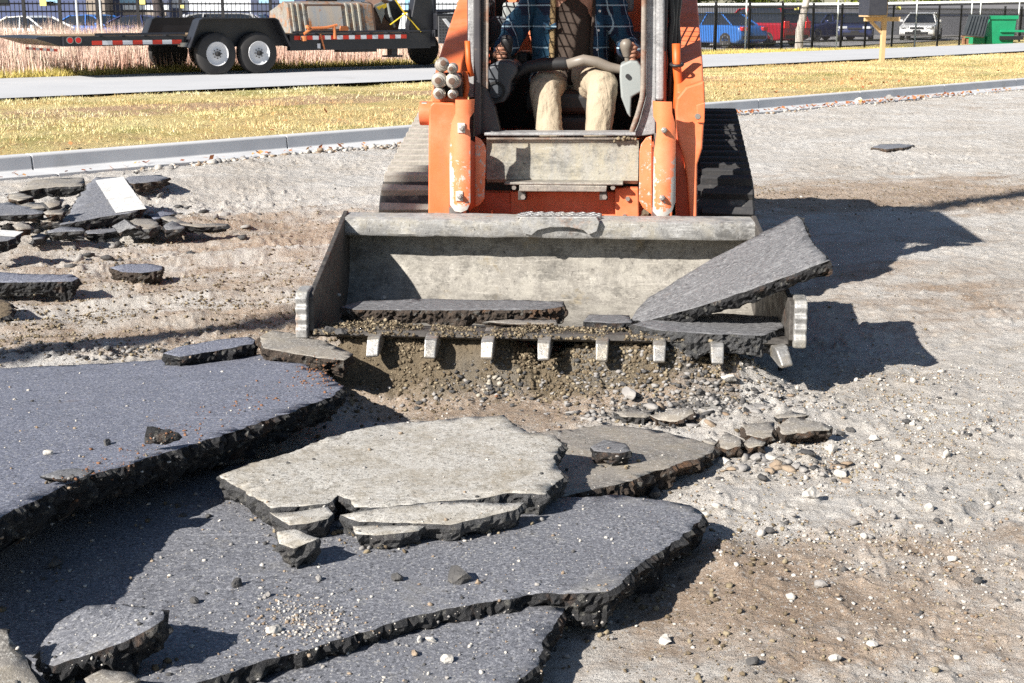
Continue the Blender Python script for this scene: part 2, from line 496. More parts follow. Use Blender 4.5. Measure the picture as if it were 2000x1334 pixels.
MAT['track_dusty_lit'] = track_mat('track_dusty_lit', 0.56)  # dusty lugs of the sunny side, sunlight put into the pale tone
MAT['track_shaded'] = track_mat('track_shaded', 0.22)  # same rubber with shade put in: right lugs and gaps between lugs
MAT['chrome'] = simple('chrome', (0.55, 0.54, 0.53), (0.45, 0.44, 0.43), 0.3, 0.9, layers=[((0.22, 0.17, 0.12), 20, 0.62, 0.1)])
MAT['bolt'] = simple('bolt', (0.42, 0.39, 0.36), (0.30, 0.27, 0.24), 0.45, 0.6)
MAT['washer'] = simple('washer', (0.60, 0.57, 0.52), (0.5, 0.47, 0.42), 0.5, 0.2)
MAT['coupler'] = simple('coupler', (0.50, 0.46, 0.41), (0.38, 0.345, 0.30), 0.4, 0.55, scale=30, layers=[((0.16, 0.12, 0.08), 26, 0.6, 0.1)])
MAT['hose'] = simple('hose', (0.018, 0.018, 0.02), None, 0.5)
MAT['hose_orange'] = simple('hose_orange', (0.62, 0.125, 0.02), (0.52, 0.09, 0.015), 0.5, scale=20)
MAT['grate'] = worn_steel('grate', (0.22, 0.22, 0.225), (0.33, 0.33, 0.33), rust_amt=0.3, dust_amt=0.4)
MAT['wire'] = simple('wire', (0.02, 0.02, 0.022), None, 0.5)
MAT['soil'] = simple('soil', (0.22, 0.175, 0.112), (0.32, 0.265, 0.18), 0.95, scale=9, bump=(40, 0.8, 0.02))
MAT['soil_dark'] = simple('soil_dark', (0.10, 0.075, 0.046), (0.17, 0.13, 0.083), 0.95, scale=9, bump=(40, 0.8, 0.02))
MAT['red_soil'] = simple('red_soil', (0.19, 0.085, 0.042), (0.26, 0.13, 0.07), 0.95, scale=9, bump=(40, 0.8, 0.02))
# people
MAT['skin'] = simple('skin', (0.50, 0.27, 0.18), (0.44, 0.22, 0.145), 0.5, scale=14)
MAT['trousers'] = simple('trousers', (0.45, 0.375, 0.275), (0.36, 0.295, 0.21), 0.9, scale=7, layers=[((0.30, 0.24, 0.17), 11, 0.60, 0.12)], bump=(30, 0.6, 0.014))
def cloth_folds(m, stretch):
    t = NT.__new__(NT); t.m = m; t.t = m.node_tree
    t.p = [n for n in t.t.nodes if n.type == 'BSDF_PRINCIPLED'][0]; t.co = [n for n in t.t.nodes if n.type == 'TEX_COORD'][0].outputs['Object']
    t.bump(t.math('ABSOLUTE', t.math('SUBTRACT', t.noise(13, 3, 0.6, stretch=stretch, dist=0.8), 0.5)), 0.6, 0.02)
cloth_folds(MAT['trousers'], (1.2, 1.2, 0.3))
MAT['tee'] = simple('tee', (0.055, 0.038, 0.029), (0.04, 0.027, 0.021), 0.9, bump=(16, 0.5, 0.02))
MAT['fleece'] = simple('fleece', (0.46, 0.33, 0.17), (0.32, 0.22, 0.11), 0.95, scale=60, bump=(110, 1.0, 0.02))
MAT['boot'] = simple('boot', (0.10, 0.06, 0.035), (0.15, 0.1, 0.06), 0.7)
MAT['cap'] = simple('cap', (0.03, 0.03, 0.035), None, 0.8)
def plaid():
    t = NT('plaid')
    sx = t.n('ShaderNodeSeparateXYZ'); t.link(t.co, sx.inputs[0])
    def bands(s, freq, off, w):
        a = t.math('FRACT', t.math('ADD', t.math('MULTIPLY', s, freq), off))
        return t.ramp(t.math('ABSOLUTE', t.math('SUBTRACT', a, 0.5)), w, w - 0.015)
    h = t.math('ADD', sx.outputs[0], t.math('MULTIPLY', sx.outputs[1], 0.8))
    c = t.mix(t.ramp(t.noise(9, 3), 0.3, 0.7), (0.009, 0.015, 0.040), (0.012, 0.022, 0.055))
    c = t.mix(t.math('MULTIPLY', bands(h, 9, 0.1, 0.22), 0.75), c, (0.018, 0.085, 0.15))
    c = t.mix(t.math('MULTIPLY', bands(sx.outputs[2], 9, 0.3, 0.22), 0.65), c, (0.015, 0.07, 0.14))
    c = t.mix(t.math('MULTIPLY', bands(h, 9, 0.45, 0.04), 0.85), c, (0.42, 0.58, 0.68))
    c = t.mix(t.math('MULTIPLY', bands(sx.outputs[2], 9, 0.62, 0.04), 0.85), c, (0.42, 0.58, 0.68))
    t.color(c); t.rough(0.9)
    t.bump(t.noise(11, 4), 0.5, 0.03)
    return t.m
MAT['plaid'] = plaid()
# trailer and trucks
MAT['trailer_black'] = simple('trailer_black', (0.016, 0.017, 0.022), (0.026, 0.027, 0.033), 0.38, scale=3, layers=[((0.10, 0.08, 0.07), 7, 0.68, 0.1)])
MAT['reflect_red'] = simple('reflect_red', (0.62, 0.04, 0.02), None, 0.4)
MAT['reflect_white'] = simple('reflect_white', (0.72, 0.73, 0.76), None, 0.4)
MAT['wood_plank'] = simple('wood_plank', (0.33, 0.23, 0.14), (0.25, 0.17, 0.10), 0.8, scale=3, stretch=(0.3, 6, 1))
MAT['rim_white'] = simple('rim_white', (0.72, 0.72, 0.74), (0.64, 0.64, 0.65), 0.35, scale=5)
MAT['old_bucket'] = worn_steel('old_bucket', (0.22, 0.20, 0.175), (0.33, 0.30, 0.26), rust=(0.38, 0.17, 0.07), rust_amt=0.52, dust=(0.24, 0.36, 0.46), dust_amt=0.40, metal=0.2, stretch=(2.0, 2.0, 0.3))
MAT['tan_rust'] = simple('tan_rust', (0.50, 0.42, 0.33), (0.36, 0.38, 0.40), 0.6, scale=3, layers=[((0.42, 0.17, 0.06), 4, 0.55, 0.08), ((0.18, 0.36, 0.52), 3, 0.60, 0.06)], stretch=(2.5, 1, 0.5))
MAT['old_rust'] = simple('old_rust', (0.085, 0.05, 0.038), (0.13, 0.075, 0.05), 0.75, scale=6)
MAT['strap_yellow'] = simple('strap_yellow', (0.72, 0.52, 0.03), (0.6, 0.43, 0.03), 0.6, scale=20)
MAT['chain_orange'] = simple('chain_orange', (0.66, 0.22, 0.07), (0.5, 0.15, 0.05), 0.55, scale=20)
MAT['lamp_red'] = simple('lamp_red', (0.70, 0.03, 0.03), None, 0.25)
MAT['lamp_clear'] = simple('lamp_clear', (0.80, 0.80, 0.80), None, 0.2)
MAT['perforated'] = simple('perforated', (0.11, 0.11, 0.12), (0.14, 0.14, 0.145), 0.4, 0.3)
MAT['tan_vinyl'] = simple('tan_vinyl', (0.42, 0.35, 0.28), None, 0.6)
# far things
def car_paint(name, col, rough=0.28, metal=0.0): return simple(name, col, None, rough, metal, coat=0.6)
MAT['car_white'] = car_paint('car_white', (0.88, 0.88, 0.88))
MAT['car_silver'] = car_paint('car_silver', (0.52, 0.53, 0.56), 0.3, 0.2)
MAT['car_red'] = car_paint('car_red', (0.33, 0.012, 0.025))
MAT['car_blue'] = car_paint('car_blue', (0.03, 0.13, 0.42))
MAT['car_navy'] = car_paint('car_navy', (0.025, 0.035, 0.11))
MAT['car_black'] = car_paint('car_black', (0.012, 0.013, 0.02))
MAT['car_glass'] = simple('car_glass', (0.02, 0.025, 0.035), None, 0.08)
MAT['plastic_black'] = simple('plastic_black', (0.02, 0.02, 0.022), None, 0.55)
MAT['alloy'] = simple('alloy', (0.45, 0.45, 0.46), None, 0.35, 0.6)
MAT['headlamp'] = simple('headlamp', (0.75, 0.77, 0.80), None, 0.12)
MAT['fence_black'] = simple('fence_black', (0.010, 0.010, 0.013), None, 0.5)
MAT['white_pole'] = simple('white_pole', (0.72, 0.76, 0.76), None, 0.5)
MAT['yellow_sign'] = simple('yellow_sign', (0.80, 0.72, 0.22), None, 0.5)
MAT['timber'] = simple('timber', (0.60, 0.42, 0.23), (0.50, 0.33, 0.17), 0.75, scale=4, stretch=(8, 8, 0.6), layers=[((0.30, 0.18, 0.08), 6, 0.66, 0.1)])
MAT['mailbox'] = simple('mailbox', (0.028, 0.03, 0.042), (0.04, 0.042, 0.055), 0.5)
MAT['skip_green'] = simple('skip_green', (0.012, 0.30, 0.135), (0.01, 0.24, 0.105), 0.5, scale=3, layers=[((0.16, 0.2, 0.09), 6, 0.66, 0.12)])
MAT['skip_lid'] = simple('skip_lid', (0.035, 0.042, 0.048), (0.06, 0.068, 0.075), 0.5, scale=4, layers=[((0.2, 0.22, 0.23), 14, 0.68, 0.08)])
MAT['skip_rust'] = simple('skip_rust', (0.33, 0.17, 0.09), (0.2, 0.1, 0.06), 0.8)
MAT['wall_grey'] = simple('wall_grey', (0.125, 0.128, 0.145), (0.155, 0.155, 0.17), 0.85, scale=0.6)
MAT['coping_white'] = simple('coping_white', (0.78, 0.80, 0.80), None, 0.6)
MAT['block_blue'] = simple('block_blue', (0.060, 0.080, 0.17), (0.075, 0.095, 0.19), 0.7, scale=0.5)
MAT['block_navy'] = simple('block_navy', (0.05, 0.062, 0.115), (0.065, 0.078, 0.13), 0.7, scale=0.5)
MAT['block_white'] = simple('block_white', (0.70, 0.73, 0.76), (0.62, 0.66, 0.70), 0.7, scale=0.5)
MAT['block_tan'] = simple('block_tan', (0.24, 0.20, 0.165), (0.30, 0.255, 0.21), 0.8, scale=0.6)
MAT['block_cyan'] = simple('block_cyan', (0.22, 0.42, 0.58), (0.30, 0.48, 0.62), 0.7, scale=0.6)
MAT['window_dark'] = simple('window_dark', (0.015, 0.022, 0.028), None, 0.12)
MAT['bark_dark'] = simple('bark_dark', (0.05, 0.042, 0.045), (0.09, 0.07, 0.065), 0.9, scale=4, stretch=(4, 4, 0.7), bump=(10, 0.8, 0.04))
MAT['bark_pale'] = simple('bark_pale', (0.40, 0.35, 0.31), (0.56, 0.53, 0.50), 0.9, scale=3, stretch=(4, 4, 0.6), bump=(10, 0.6, 0.03))

def blade_mat(name, cols, rough=0.85):
    """grass whose tint follows a per-blade value"""
    t = NT(name)
    r = t.n('ShaderNodeValToRGB')
    els = r.color_ramp.elements
    for i, (p, c) in enumerate(cols):
        e = els[i] if i < 2 else els.new(p)
        e.position = p; e.color = (*c, 1)
    t.link(t.attr('tint').outputs['Fac'], r.inputs[0])
    t.color(r.outputs[0]); t.rough(rough)
    t.p.inputs['Specular IOR Level'].default_value = 0.2
    return t.m
MAT['straw'] = blade_mat('straw', [(0.0, (0.50, 0.30, 0.15)), (0.35, (0.70, 0.52, 0.25)), (0.65, (0.80, 0.70, 0.40)), (0.85, (0.54, 0.52, 0.22)), (1.0, (0.84, 0.79, 0.56))])
MAT['pink_grass'] = blade_mat('pink_grass', [(0.0, (0.50, 0.30, 0.23)), (0.3, (0.70, 0.50, 0.41)), (0.6, (0.78, 0.62, 0.52)), (0.85, (0.76, 0.64, 0.46)), (1.0, (0.86, 0.77, 0.68))])
MAT['green_grass'] = blade_mat('green_grass', [(0.0, (0.34, 0.27, 0.08)), (0.5, (0.56, 0.46, 0.13)), (1.0, (0.72, 0.60, 0.25))])
MAT['leaf_green'] = blade_mat('leaf_green', [(0.0, (0.05, 0.075, 0.015)), (0.5, (0.16, 0.20, 0.03)), (1.0, (0.34, 0.32, 0.06))])
MAT['fallen_leaf'] = blade_mat('fallen_leaf', [(0.0, (0.20, 0.06, 0.03)), (0.5, (0.42, 0.15, 0.06)), (1.0, (0.55, 0.30, 0.12))])

def ground_mat():
    t = NT('roadbed')
    a = t.attr('damp').outputs['Fac']
    pale = t.mix(t.ramp(t.noise(1.1, 6, 0.62), 0.36, 0.62), (0.50, 0.455, 0.405), (0.61, 0.585, 0.555))
    pale = t.mix(t.ramp(t.noise(5, 7, 0.75, stretch=(0.6, 1.6, 1)), 0.50, 0.66, 0, 0.6), pale, (0.36, 0.315, 0.26))
    pale = t.mix(t.ramp(t.noise(30, 5, 0.75), 0.50, 0.68, 0, 0.6), pale, (0.62, 0.60, 0.57))
    brown = t.mix(t.ramp(t.noise(2.3, 6, 0.62), 0.35, 0.65), (0.32, 0.24, 0.178), (0.46, 0.37, 0.295))
    brown = t.mix(t.ramp(t.noise(26, 5, 0.75), 0.54, 0.72, 0, 0.55), brown, (0.43, 0.375, 0.30))
    f = t.math('ADD', a, t.ramp(t.noise(3.4, 7, 0.7), 0.25, 0.75, -0.42, 0.42))
    c = t.mix(t.ramp(f, 0.30, 0.72), pale, brown)
    c = t.mix(t.ramp(t.noise(44, 5, 0.85), 0.58, 0.66, 0, 0.6), c, (0.22, 0.18, 0.145))
    c = t.mix(t.ramp(t.noise(75, 4, 0.85), 0.57, 0.63, 0, 0.7), c, (0.60, 0.58, 0.55))
    c = t.mix(t.ramp(t.noise(16, 6, 0.8), 0.56, 0.68, 0, 0.5), c, (0.27, 0.215, 0.17))
    v = t.voro(95, out='Color')
    sp = t.n('ShaderNodeSeparateColor'); t.link(v, sp.inputs[0])
    vm = t.math('MULTIPLY', t.ramp(sp.outputs[0], 0.88, 0.90, 0, 0.7), t.ramp(t.voro(95), 0.50, 0.38))
    c = t.mix(vm, c, (0.56, 0.54, 0.51))
    wet = t.math('ADD', t.attr('wet').outputs['Fac'], t.ramp(t.noise(9, 6, 0.75), 0.3, 0.7, -0.3, 0.3))
    c = t.mix(t.ramp(wet, 0.25, 0.65, 0, 0.9), c, t.mix(t.noise(30, 5, 0.8), (0.085, 0.064, 0.040), (0.235, 0.19, 0.125)))
    c = t.mix(t.ramp(t.attr('ash').outputs['Fac'], 0.2, 0.9, 0, 0.85), c, t.mix(t.noise(35, 5, 0.7), (0.10, 0.10, 0.10), (0.33, 0.32, 0.30)))
    t.color(c); t.rough(0.95)
    t.p.inputs['Specular IOR Level'].default_value = 0.15
    t.bump(t.noise(9, 7, 0.7), 0.8, 0.07)
    t.bump(t.noise(50, 5, 0.8), 0.8, 0.019)
    return t.m
MAT['roadbed'] = ground_mat()
def lawn_mat():
    t = NT('lawn_soil')
    band = t.attr('damp').outputs['Fac']
    c = t.mix(t.ramp(t.noise(0.8, 6, 0.6), 0.35, 0.65), (0.64, 0.47, 0.20), (0.74, 0.62, 0.31))
    c = t.mix(t.ramp(t.math('ADD', band, t.ramp(t.noise(1.6, 5), 0.3, 0.7, -0.3, 0.3)), 0.35, 0.65), c, t.mix(t.noise(5, 5), (0.46, 0.30, 0.18), (0.62, 0.43, 0.28)))
    c = t.mix(t.ramp(t.noise(0.42, 5, 0.65), 0.50, 0.62, 0, 0.8), c, (0.36, 0.34, 0.11))
    c = t.mix(t.ramp(t.noise(0.9, 6, 0.7, stretch=(0.7, 1.3, 1)), 0.54, 0.66, 0, 0.7), c, (0.50, 0.33, 0.20))
    c = t.mix(t.ramp(t.noise(14, 5, 0.8), 0.58, 0.72, 0, 0.6), c, (0.24, 0.15, 0.07))
    c = t.mix(t.ramp(t.noise(22, 5, 0.8), 0.56, 0.70, 0, 0.8), c, (0.82, 0.74, 0.50))
    t.color(c); t.rough(0.95)
    t.p.inputs['Specular IOR Level'].default_value = 0.1
    t.bump(t.noise(14, 6, 0.8), 1.0, 0.09)
    return t.m
MAT['lawn_soil'] = lawn_mat()
MAT['earth'] = simple('earth', (0.36, 0.32, 0.25), (0.28, 0.24, 0.17), 0.95, scale=0.2)
# ------------------------------------------------------------ machine frame (needed by the ground too)
MYAW = math.radians(5.0)
MORG = Vector((0.154, 5.397, 0.0))
MX = Vector((math.cos(MYAW), -math.sin(MYAW), 0)); MY = Vector((math.sin(MYAW), math.cos(MYAW), 0))
def m_world(x, y, z): return MORG + MX * x + MY * y + Vector((0, 0, z))
def ml(px, py, yl):
    """machine-frame (x, z) seen at a picture position on the plane yl"""
    d = ray(px, py)
    o = Vector((0, 0, CAM_H)) - MORG
    t = (yl - o.dot(MY)) / d.dot(MY)
    p = o + d * t
    return (p.dot(MX), p.z)

# ------------------------------------------------------------ the kerb line
KPX = [(0, 310), (400, 283), (800, 252), (1450, 200), (1700, 178), (2000, 152)]
KP = [at_h(px, py, 0.13) for px, py in KPX]
d0 = (KP[0] - KP[2]).normalized(); d1 = (KP[-1] - KP[-3]).normalized()
KP = [KP[0] + d0 * 26, KP[0] + d0 * 10] + KP + [KP[-1] + d1 * 15, KP[-1] + d1 * 60]
# even out the picked line with a quadratic fit
_kx = np.array([p.x for p in KP]); _ky = np.array([p.y for p in KP])
_fit = np.polyfit(_kx, _ky, 2)
def kerb_y(x): return np.polyval(_fit, x)
def kerb_dir(x):
    s = np.polyval(np.polyder(_fit), x)
    return Vector((1, s, 0)).normalized()

# ------------------------------------------------------------ roadbed height and colour
def blob(X, Y, cx, cy, rx, ry, ang=0.0):
    c, s = math.cos(ang), math.sin(ang)
    u = ((X - cx) * c + (Y - cy) * s) / rx; v = (-(X - cx) * s + (Y - cy) * c) / ry
    return np.exp(-(u * u + v * v))
def pxblob(X, Y, px, py, rx, ry, ang=0.0):
    p = at_h(px, py, 0.0)
    return blob(X, Y, p.x, p.y, rx, ry, ang)

def road_z(X, Y):
    X = np.asarray(X, float); Y = np.asarray(Y, float)
    z = 0.030 * fbm(X * 0.7, Y * 0.7, 3) + 0.016 * fbm(X * 3.1 + 5, Y * 3.1, 3)
    z = z + 0.012 * fbm(X * 11, Y * 11, 3, 0.6)
    lump = np.clip(fbm(X * 17 + 3, Y * 17, 3, 0.6) - 0.12, 0, 1)
    rough = np.clip(fbm(X * 0.9 + 40, Y * 0.9, 3) + 0.35, 0, 1)
    z = z + 0.055 * lump * rough
    # scrape ridges left by the machine, left of the bucket and behind it
    a = math.radians(24)
    al, ac = X * math.cos(a) + Y * math.sin(a), -X * math.sin(a) + Y * math.cos(a)
    rid = fbm(al * 0.32 + 3, ac * 4.2, 4, 0.6)
    wl = np.clip((Y - 5.6) / 0.8, 0, 1) * np.clip((13 - Y) / 3, 0, 1) * np.clip((0.6 - X) / 0.8, 0, 1)
    z = z + 0.085 * rid * wl
    # tyre furrows on the right, running away to the upper right
    a2 = math.radians(52)
    al2, ac2 = X * math.cos(a2) + Y * math.sin(a2), -X * math.sin(a2) + Y * math.cos(a2)
    wr = np.clip((X - 0.4) / 0.5, 0, 1) * np.clip((7 - Y) / 2, 0, 1)
    fur = np.abs(((ac2 * 1.15 + 0.25 * vnoise(al2 * 0.8, ac2 * 0.3)) % 1.0) - 0.5)
    z = z - 0.030 * np.clip(1 - fur / 0.06, 0, 1) * wr * np.clip(vnoise(al2 * 1.2, ac2 * 2) + 0.5, 0, 1)
    # spoil pushed up under the cutting edge
    lx = (X - MORG.x) * MX.x + (Y - MORG.y) * MX.y; ly = (X - MORG.x) * MY.x + (Y - MORG.y) * MY.y
    inx = np.clip((lx + 0.98) / 0.12, 0, 1) * np.clip((0.98 - lx) / 0.3, 0, 1)
    z = z + inx * np.exp(-((ly - 0.035) / 0.135) ** 2) * np.clip(0.150 + 0.13 * fbm(lx * 4.5, ly * 6, 4, 0.6), 0.03, 0.2)
    # level with the broken slabs at the left, and support under the big lifted slab
    z = z + 0.07 * pxblob(X, Y, 200, 715, 1.3, 0.55, 0.25) + 0.09 * pxblob(X, Y, 120, 820, 0.55, 0.35, 0.9)
    z = z + 0.07 * pxblob(X, Y, 640, 690, 0.16, 0.13)
    # mounds
    z = z + 0.07 * pxblob(X, Y, 330, 452, 0.8, 0.22, 0.4) + 0.10 * pxblob(X, Y, 60, 470, 0.8, 0.45, 0.4)
    z = z + 0.09 * pxblob(X, Y, 400, 370, 0.9, 0.25, 0.7) + 0.06 * pxblob(X, Y, 560, 318, 1.3, 0.18, 0.75)
    z = z + 0.05 * pxblob(X, Y, 1320, 770, 0.30, 0.13) + 0.05 * pxblob(X, Y, 1500, 830, 0.35, 0.12, 0.4)
    z = z + 0.06 * pxblob(X, Y, 1870, 280, 1.4, 0.5, 0.6) + 0.05 * pxblob(X, Y, 1400, 1080, 0.12, 0.2) - 0.03 * pxblob(X, Y, 1280, 1120, 0.3, 0.5)
    z = z - 0.05 * pxblob(X, Y, 760, 790, 0.25, 0.2)
    # keep out of the slabs lying in the foreground
    keep = np.clip(np.maximum(pxblob(X, Y, 560, 1130, 1.0, 0.75, 0.45), pxblob(X, Y, 300, 1250, 0.9, 0.6, 0.3)) * 1.7, 0, 1)
    z = z * (1 - keep) + keep * (-0.02)
    # sink below the kerb and the lawn
    over = Y - kerb_y(X)
    z = z - np.clip((over + 1.0) * 0.6, 0, 0.40)
    return z

def road_damp(X, Y):
    d = 0.22 + 0.0 * X
    d = d + 0.75 * pxblob(X, Y, 1700, 380, 3.2, 1.1, 0.15) + 0.32 * pxblob(X, Y, 330, 560, 2.0, 1.7, 0.3)
    d = d + 0.55 * pxblob(X, Y, 950, 700, 0.9, 0.35, -0.08) + 0.62 * pxblob(X, Y, 1010, 800, 0.35, 0.5)
    d = d + 0.50 * pxblob(X, Y, 1400, 1180, 0.40, 0.60, 0.6) + 0.25 * pxblob(X, Y, 1950, 1200, 0.5, 0.6) + 0.22 * pxblob(X, Y, 1700, 1080, 0.5, 0.5)
    d = d + 0.5 * pxblob(X, Y, 1800, 560, 0.8, 0.8) + 0.3 * pxblob(X, Y, 100, 700, 1.4, 0.5, 0.2) + 0.35 * pxblob(X, Y, 560, 450, 1.0, 0.8)
    lx = (X - MORG.x) * MX.x + (Y - MORG.y) * MX.y; ly = (X - MORG.x) * MY.x + (Y - MORG.y) * MY.y
    d = d + 0.9 * np.exp(-((ly + .06) / .22) ** 2) * (lx > -1.05) * (lx < .75)
    d = d - 0.4 * pxblob(X, Y, 1750, 280, 4.5, 2.4, 0.3) - 0.35 * pxblob(X, Y, 560, 380, 1.8, 1.3, 0.5) - 0.4 * pxblob(X, Y, 1800, 820, 0.9, 0.8, 0.5) - 0.3 * pxblob(X, Y, 1560, 980, 0.35, 0.4)
    a = math.radians(24)
    al, ac = X * math.cos(a) + Y * math.sin(a), -X * math.sin(a) + Y * math.cos(a)
    d = d + 0.40 * fbm(al * 0.45, ac * 2.6, 4, 0.6)
    return np.clip(d, 0, 1)
def road_ash(X, Y):
    a = 0.9 * pxblob(X, Y, 1330, 800, 0.30, 0.20) + 0.6 * pxblob(X, Y, 930, 770, 0.22, 0.12) + 0.5 * pxblob(X, Y, 1240, 760, 0.4, 0.10) + 0.3 * pxblob(X, Y, 200, 420, 1.2, 0.5, 0.4)
    return np.clip(a * (0.9 + 1.4 * fbm(X * 7, Y * 7, 4)), 0, 1)

def road_wet(X, Y):
    lx = (X - MORG.x) * MX.x + (Y - MORG.y) * MX.y; ly = (X - MORG.x) * MY.x + (Y - MORG.y) * MY.y
    inx = np.clip((lx + 1.15) / 0.2, 0, 1) * np.clip((0.80 - lx) / 0.4, 0, 1)
    return inx * np.exp(-((ly + 0.02) / 0.17) ** 2) + 0.4 * pxblob(X, Y, 330, 470, 0.7, 0.25, 0.4)

def sheet(name, X, Y, Z, mat, attrs=None):
    nr, nc = X.shape
    co = np.stack([X, Y, Z], -1).reshape(-1, 3).astype(np.float32)
    idx = np.arange(nr * nc).reshape(nr, nc)
    q = np.stack([idx[:-1, :-1], idx[:-1, 1:], idx[1:, 1:], idx[1:, :-1]], -1).reshape(-1, 4)
    me = bpy.data.meshes.new(name)
    me.vertices.add(len(co)); me.vertices.foreach_set('co', co.ravel())
    me.loops.add(q.size); me.loops.foreach_set('vertex_index', q.ravel().astype(np.int32))
    me.polygons.add(len(q)); me.polygons.foreach_set('loop_start', np.arange(0, q.size, 4, dtype=np.int32))
    me.materials.append(mat)
    me.update(calc_edges=True)
    for k, v in (attrs or {}).items():
        a = me.attributes.new(k, 'FLOAT', 'POINT'); a.data.foreach_set('value', np.asarray(v, np.float32).ravel())
    me.shade_smooth()
    return mesh_obj(name, me)

rows = 2.3 * (36.0 / 2.3) ** np.linspace(0, 1, 880)
rows = np.concatenate([np.linspace(-6, 2.25, 24), rows])
s = np.linspace(-1, 1, 700)
cols = 0.43 * s
lead = np.array([-2.2, -1.6, -1.1, -0.8, -0.6, -0.5])
cols = np.concatenate([lead, cols, -lead[::-1]])
YY, SS = np.meshgrid(rows, cols, indexing='ij')
XX = SS * np.maximum(YY, 2.3)
ground = tag(sheet('dirt_ground', XX, YY, road_z(XX, YY), MAT['roadbed'], {'damp': road_damp(XX, YY), 'ash': road_ash(XX, YY), 'wet': road_wet(XX, YY)}), kind='structure')
MBg = MB(); MBg.put([(-500, -200, -0.55), (500, -200, -0.55), (500, 900, -0.55), (-500, 900, -0.55)], [(0, 1, 2, 3)])
tag(MBg.build('ground', MAT['earth']), kind='structure')

# ------------------------------------------------------------ kerb and gutter, cast in lengths
kerb = tag(empty('kerb'), kind='structure')
prof = [(0.0, -0.2), (0.0, 0.15), (0.135, 0.15), (0.15, 0.138), (0.165, 0.018), (0.175, 0.010), (0.66, 0.018), (0.665, -0.02), (0.665, -0.2)]   # across, height
x = -22.0
k = 0
while x < 32:
    step = 2.9 if x > -12 else 6.0
    t0 = kerb_dir(x); x2 = x + t0.x * step
    A = Vector((x, kerb_y(x), 0)); B = Vector((x2, kerb_y(x2), 0))
    t = (B - A).normalized(); nrm = Vector((t.y, -t.x, 0))
    A = A + t * 0.006; B = B - t * 0.006
    seg = MB()
    vs = []
    for P in (A, (A + B) / 2, B):
        vs += [P + nrm * a + Vector((0, 0, b)) for a, b in prof]
    n = len(prof); fs = []
    for i in range(2):
        fs += [(i * n + j, i * n + j + 1, (i + 1) * n + j + 1, (i + 1) * n + j) for j in range(n - 1)]
    fs += [tuple(range(n)), tuple(range(3 * n - 1, 2 * n - 1, -1))]
    seg.put(vs, fs)
    seg.build('kerb_segment', MAT['kerb_concrete'], kerb, bevel=0.008, seg=2)
    x = x2; k += 1

# ------------------------------------------------------------ lawn, path and parking lot beyond
def line_fit(pts, h):
    P = [at_h(px, py, h) for px, py in pts]
    return np.polyfit([p.x for p in P], [p.y for p in P], 2)
LAWN_H = 0.15
path_near = line_fit([(0, 196), (400, 176), (850, 163), (1375, 135), (1680, 115), (2000, 103)], LAWN_H)
path_far = line_fit([(0, 155), (500, 141), (850, 130), (1375, 108), (1680, 97), (2000, 86)], LAWN_H)
def lawn_z(X, Y):
    over = Y - kerb_y(X)
    z = 0.105 + 0.03 * np.clip(over / 2, 0, 1) + 0.035 * fbm(X * 1.3, Y * 1.3, 4) * np.clip(over / 0.4, 0, 1) + 0.02 * fbm(X * 5, Y * 5, 3) * np.clip(over / 0.3, 0, 1)
    far = np.clip((Y - 46 - 0.15 * X) / 14, 0, 1)
    return z - 0.33 * far
xs = np.linspace(-60, 80, 420)
ts = np.concatenate([np.linspace(0.004, 12, 130), np.linspace(12.3, 60, 70), [75, 100, 160]])
XX2, TT = np.meshgrid(xs, ts, indexing='ij')
YY2 = kerb_y(np.clip(XX2, -24, 32)) + (XX2 - np.clip(XX2, -24, 32)) * 0.9 + TT
kxx = YY2 - TT
ZZ2 = 0.105 + 0.03 * np.clip(TT / 2, 0, 1) + (0.035 * fbm(XX2 * 1.3, YY2 * 1.3, 4) + 0.02 * fbm(XX2 * 5, YY2 * 5, 3)) * np.clip(TT / 0.4, 0, 1)
ZZ2 = ZZ2 - 0.33 * np.clip((YY2 - 46 - 0.15 * XX2) / 14, 0, 1)
pn, pf = np.polyval(path_near, np.clip(XX2, -14, 24)), np.polyval(path_far, np.clip(XX2, -14, 24))
mid = np.exp(-(((YY2 - (kerb_y(XX2) * 0.38 + pn * 0.62)) / 1.3) ** 2))
tag(sheet('lawn', XX2, YY2, ZZ2, MAT['lawn_soil'], {'damp': mid * np.clip(1.0 - (XX2 - 2) / 8, 0.15, 1)}), kind='structure')
px_ = np.linspace(-26, 50, 160)
def path_edge(fit, x):
    xc = np.clip(x, -11, 21); sl = np.polyval(np.polyder(fit), xc)
    return np.polyval(fit, xc) + sl * (x - xc)
PN, PF = path_edge(path_near, px_), path_edge(path_far, px_)
vv = np.linspace(0, 1, 9)
PX = np.repeat(px_[:, None], 9, 1); PY = PN[:, None] * (1 - vv) + PF[:, None] * vv
PZ = np.full(PX.shape, 0.185) + 0.004 * fbm(PX, PY, 2)
pa = MB()
tag(sheet('path', PX, PY, PZ, MAT['path_surface']), kind='structure')
pk = MB()
pk.put([(-70, 52, -0.15), (-10, 50.5, -0.15), (6.8, 52.5, -0.15), (30, 86, -0.15), (100, 150, -0.15), (100, 220, -0.15), (-70, 220, -0.15)], [(0, 1, 2, 3, 4, 5, 6)])
tag(pk.build('parking_lot', MAT['parking']), kind='structure')
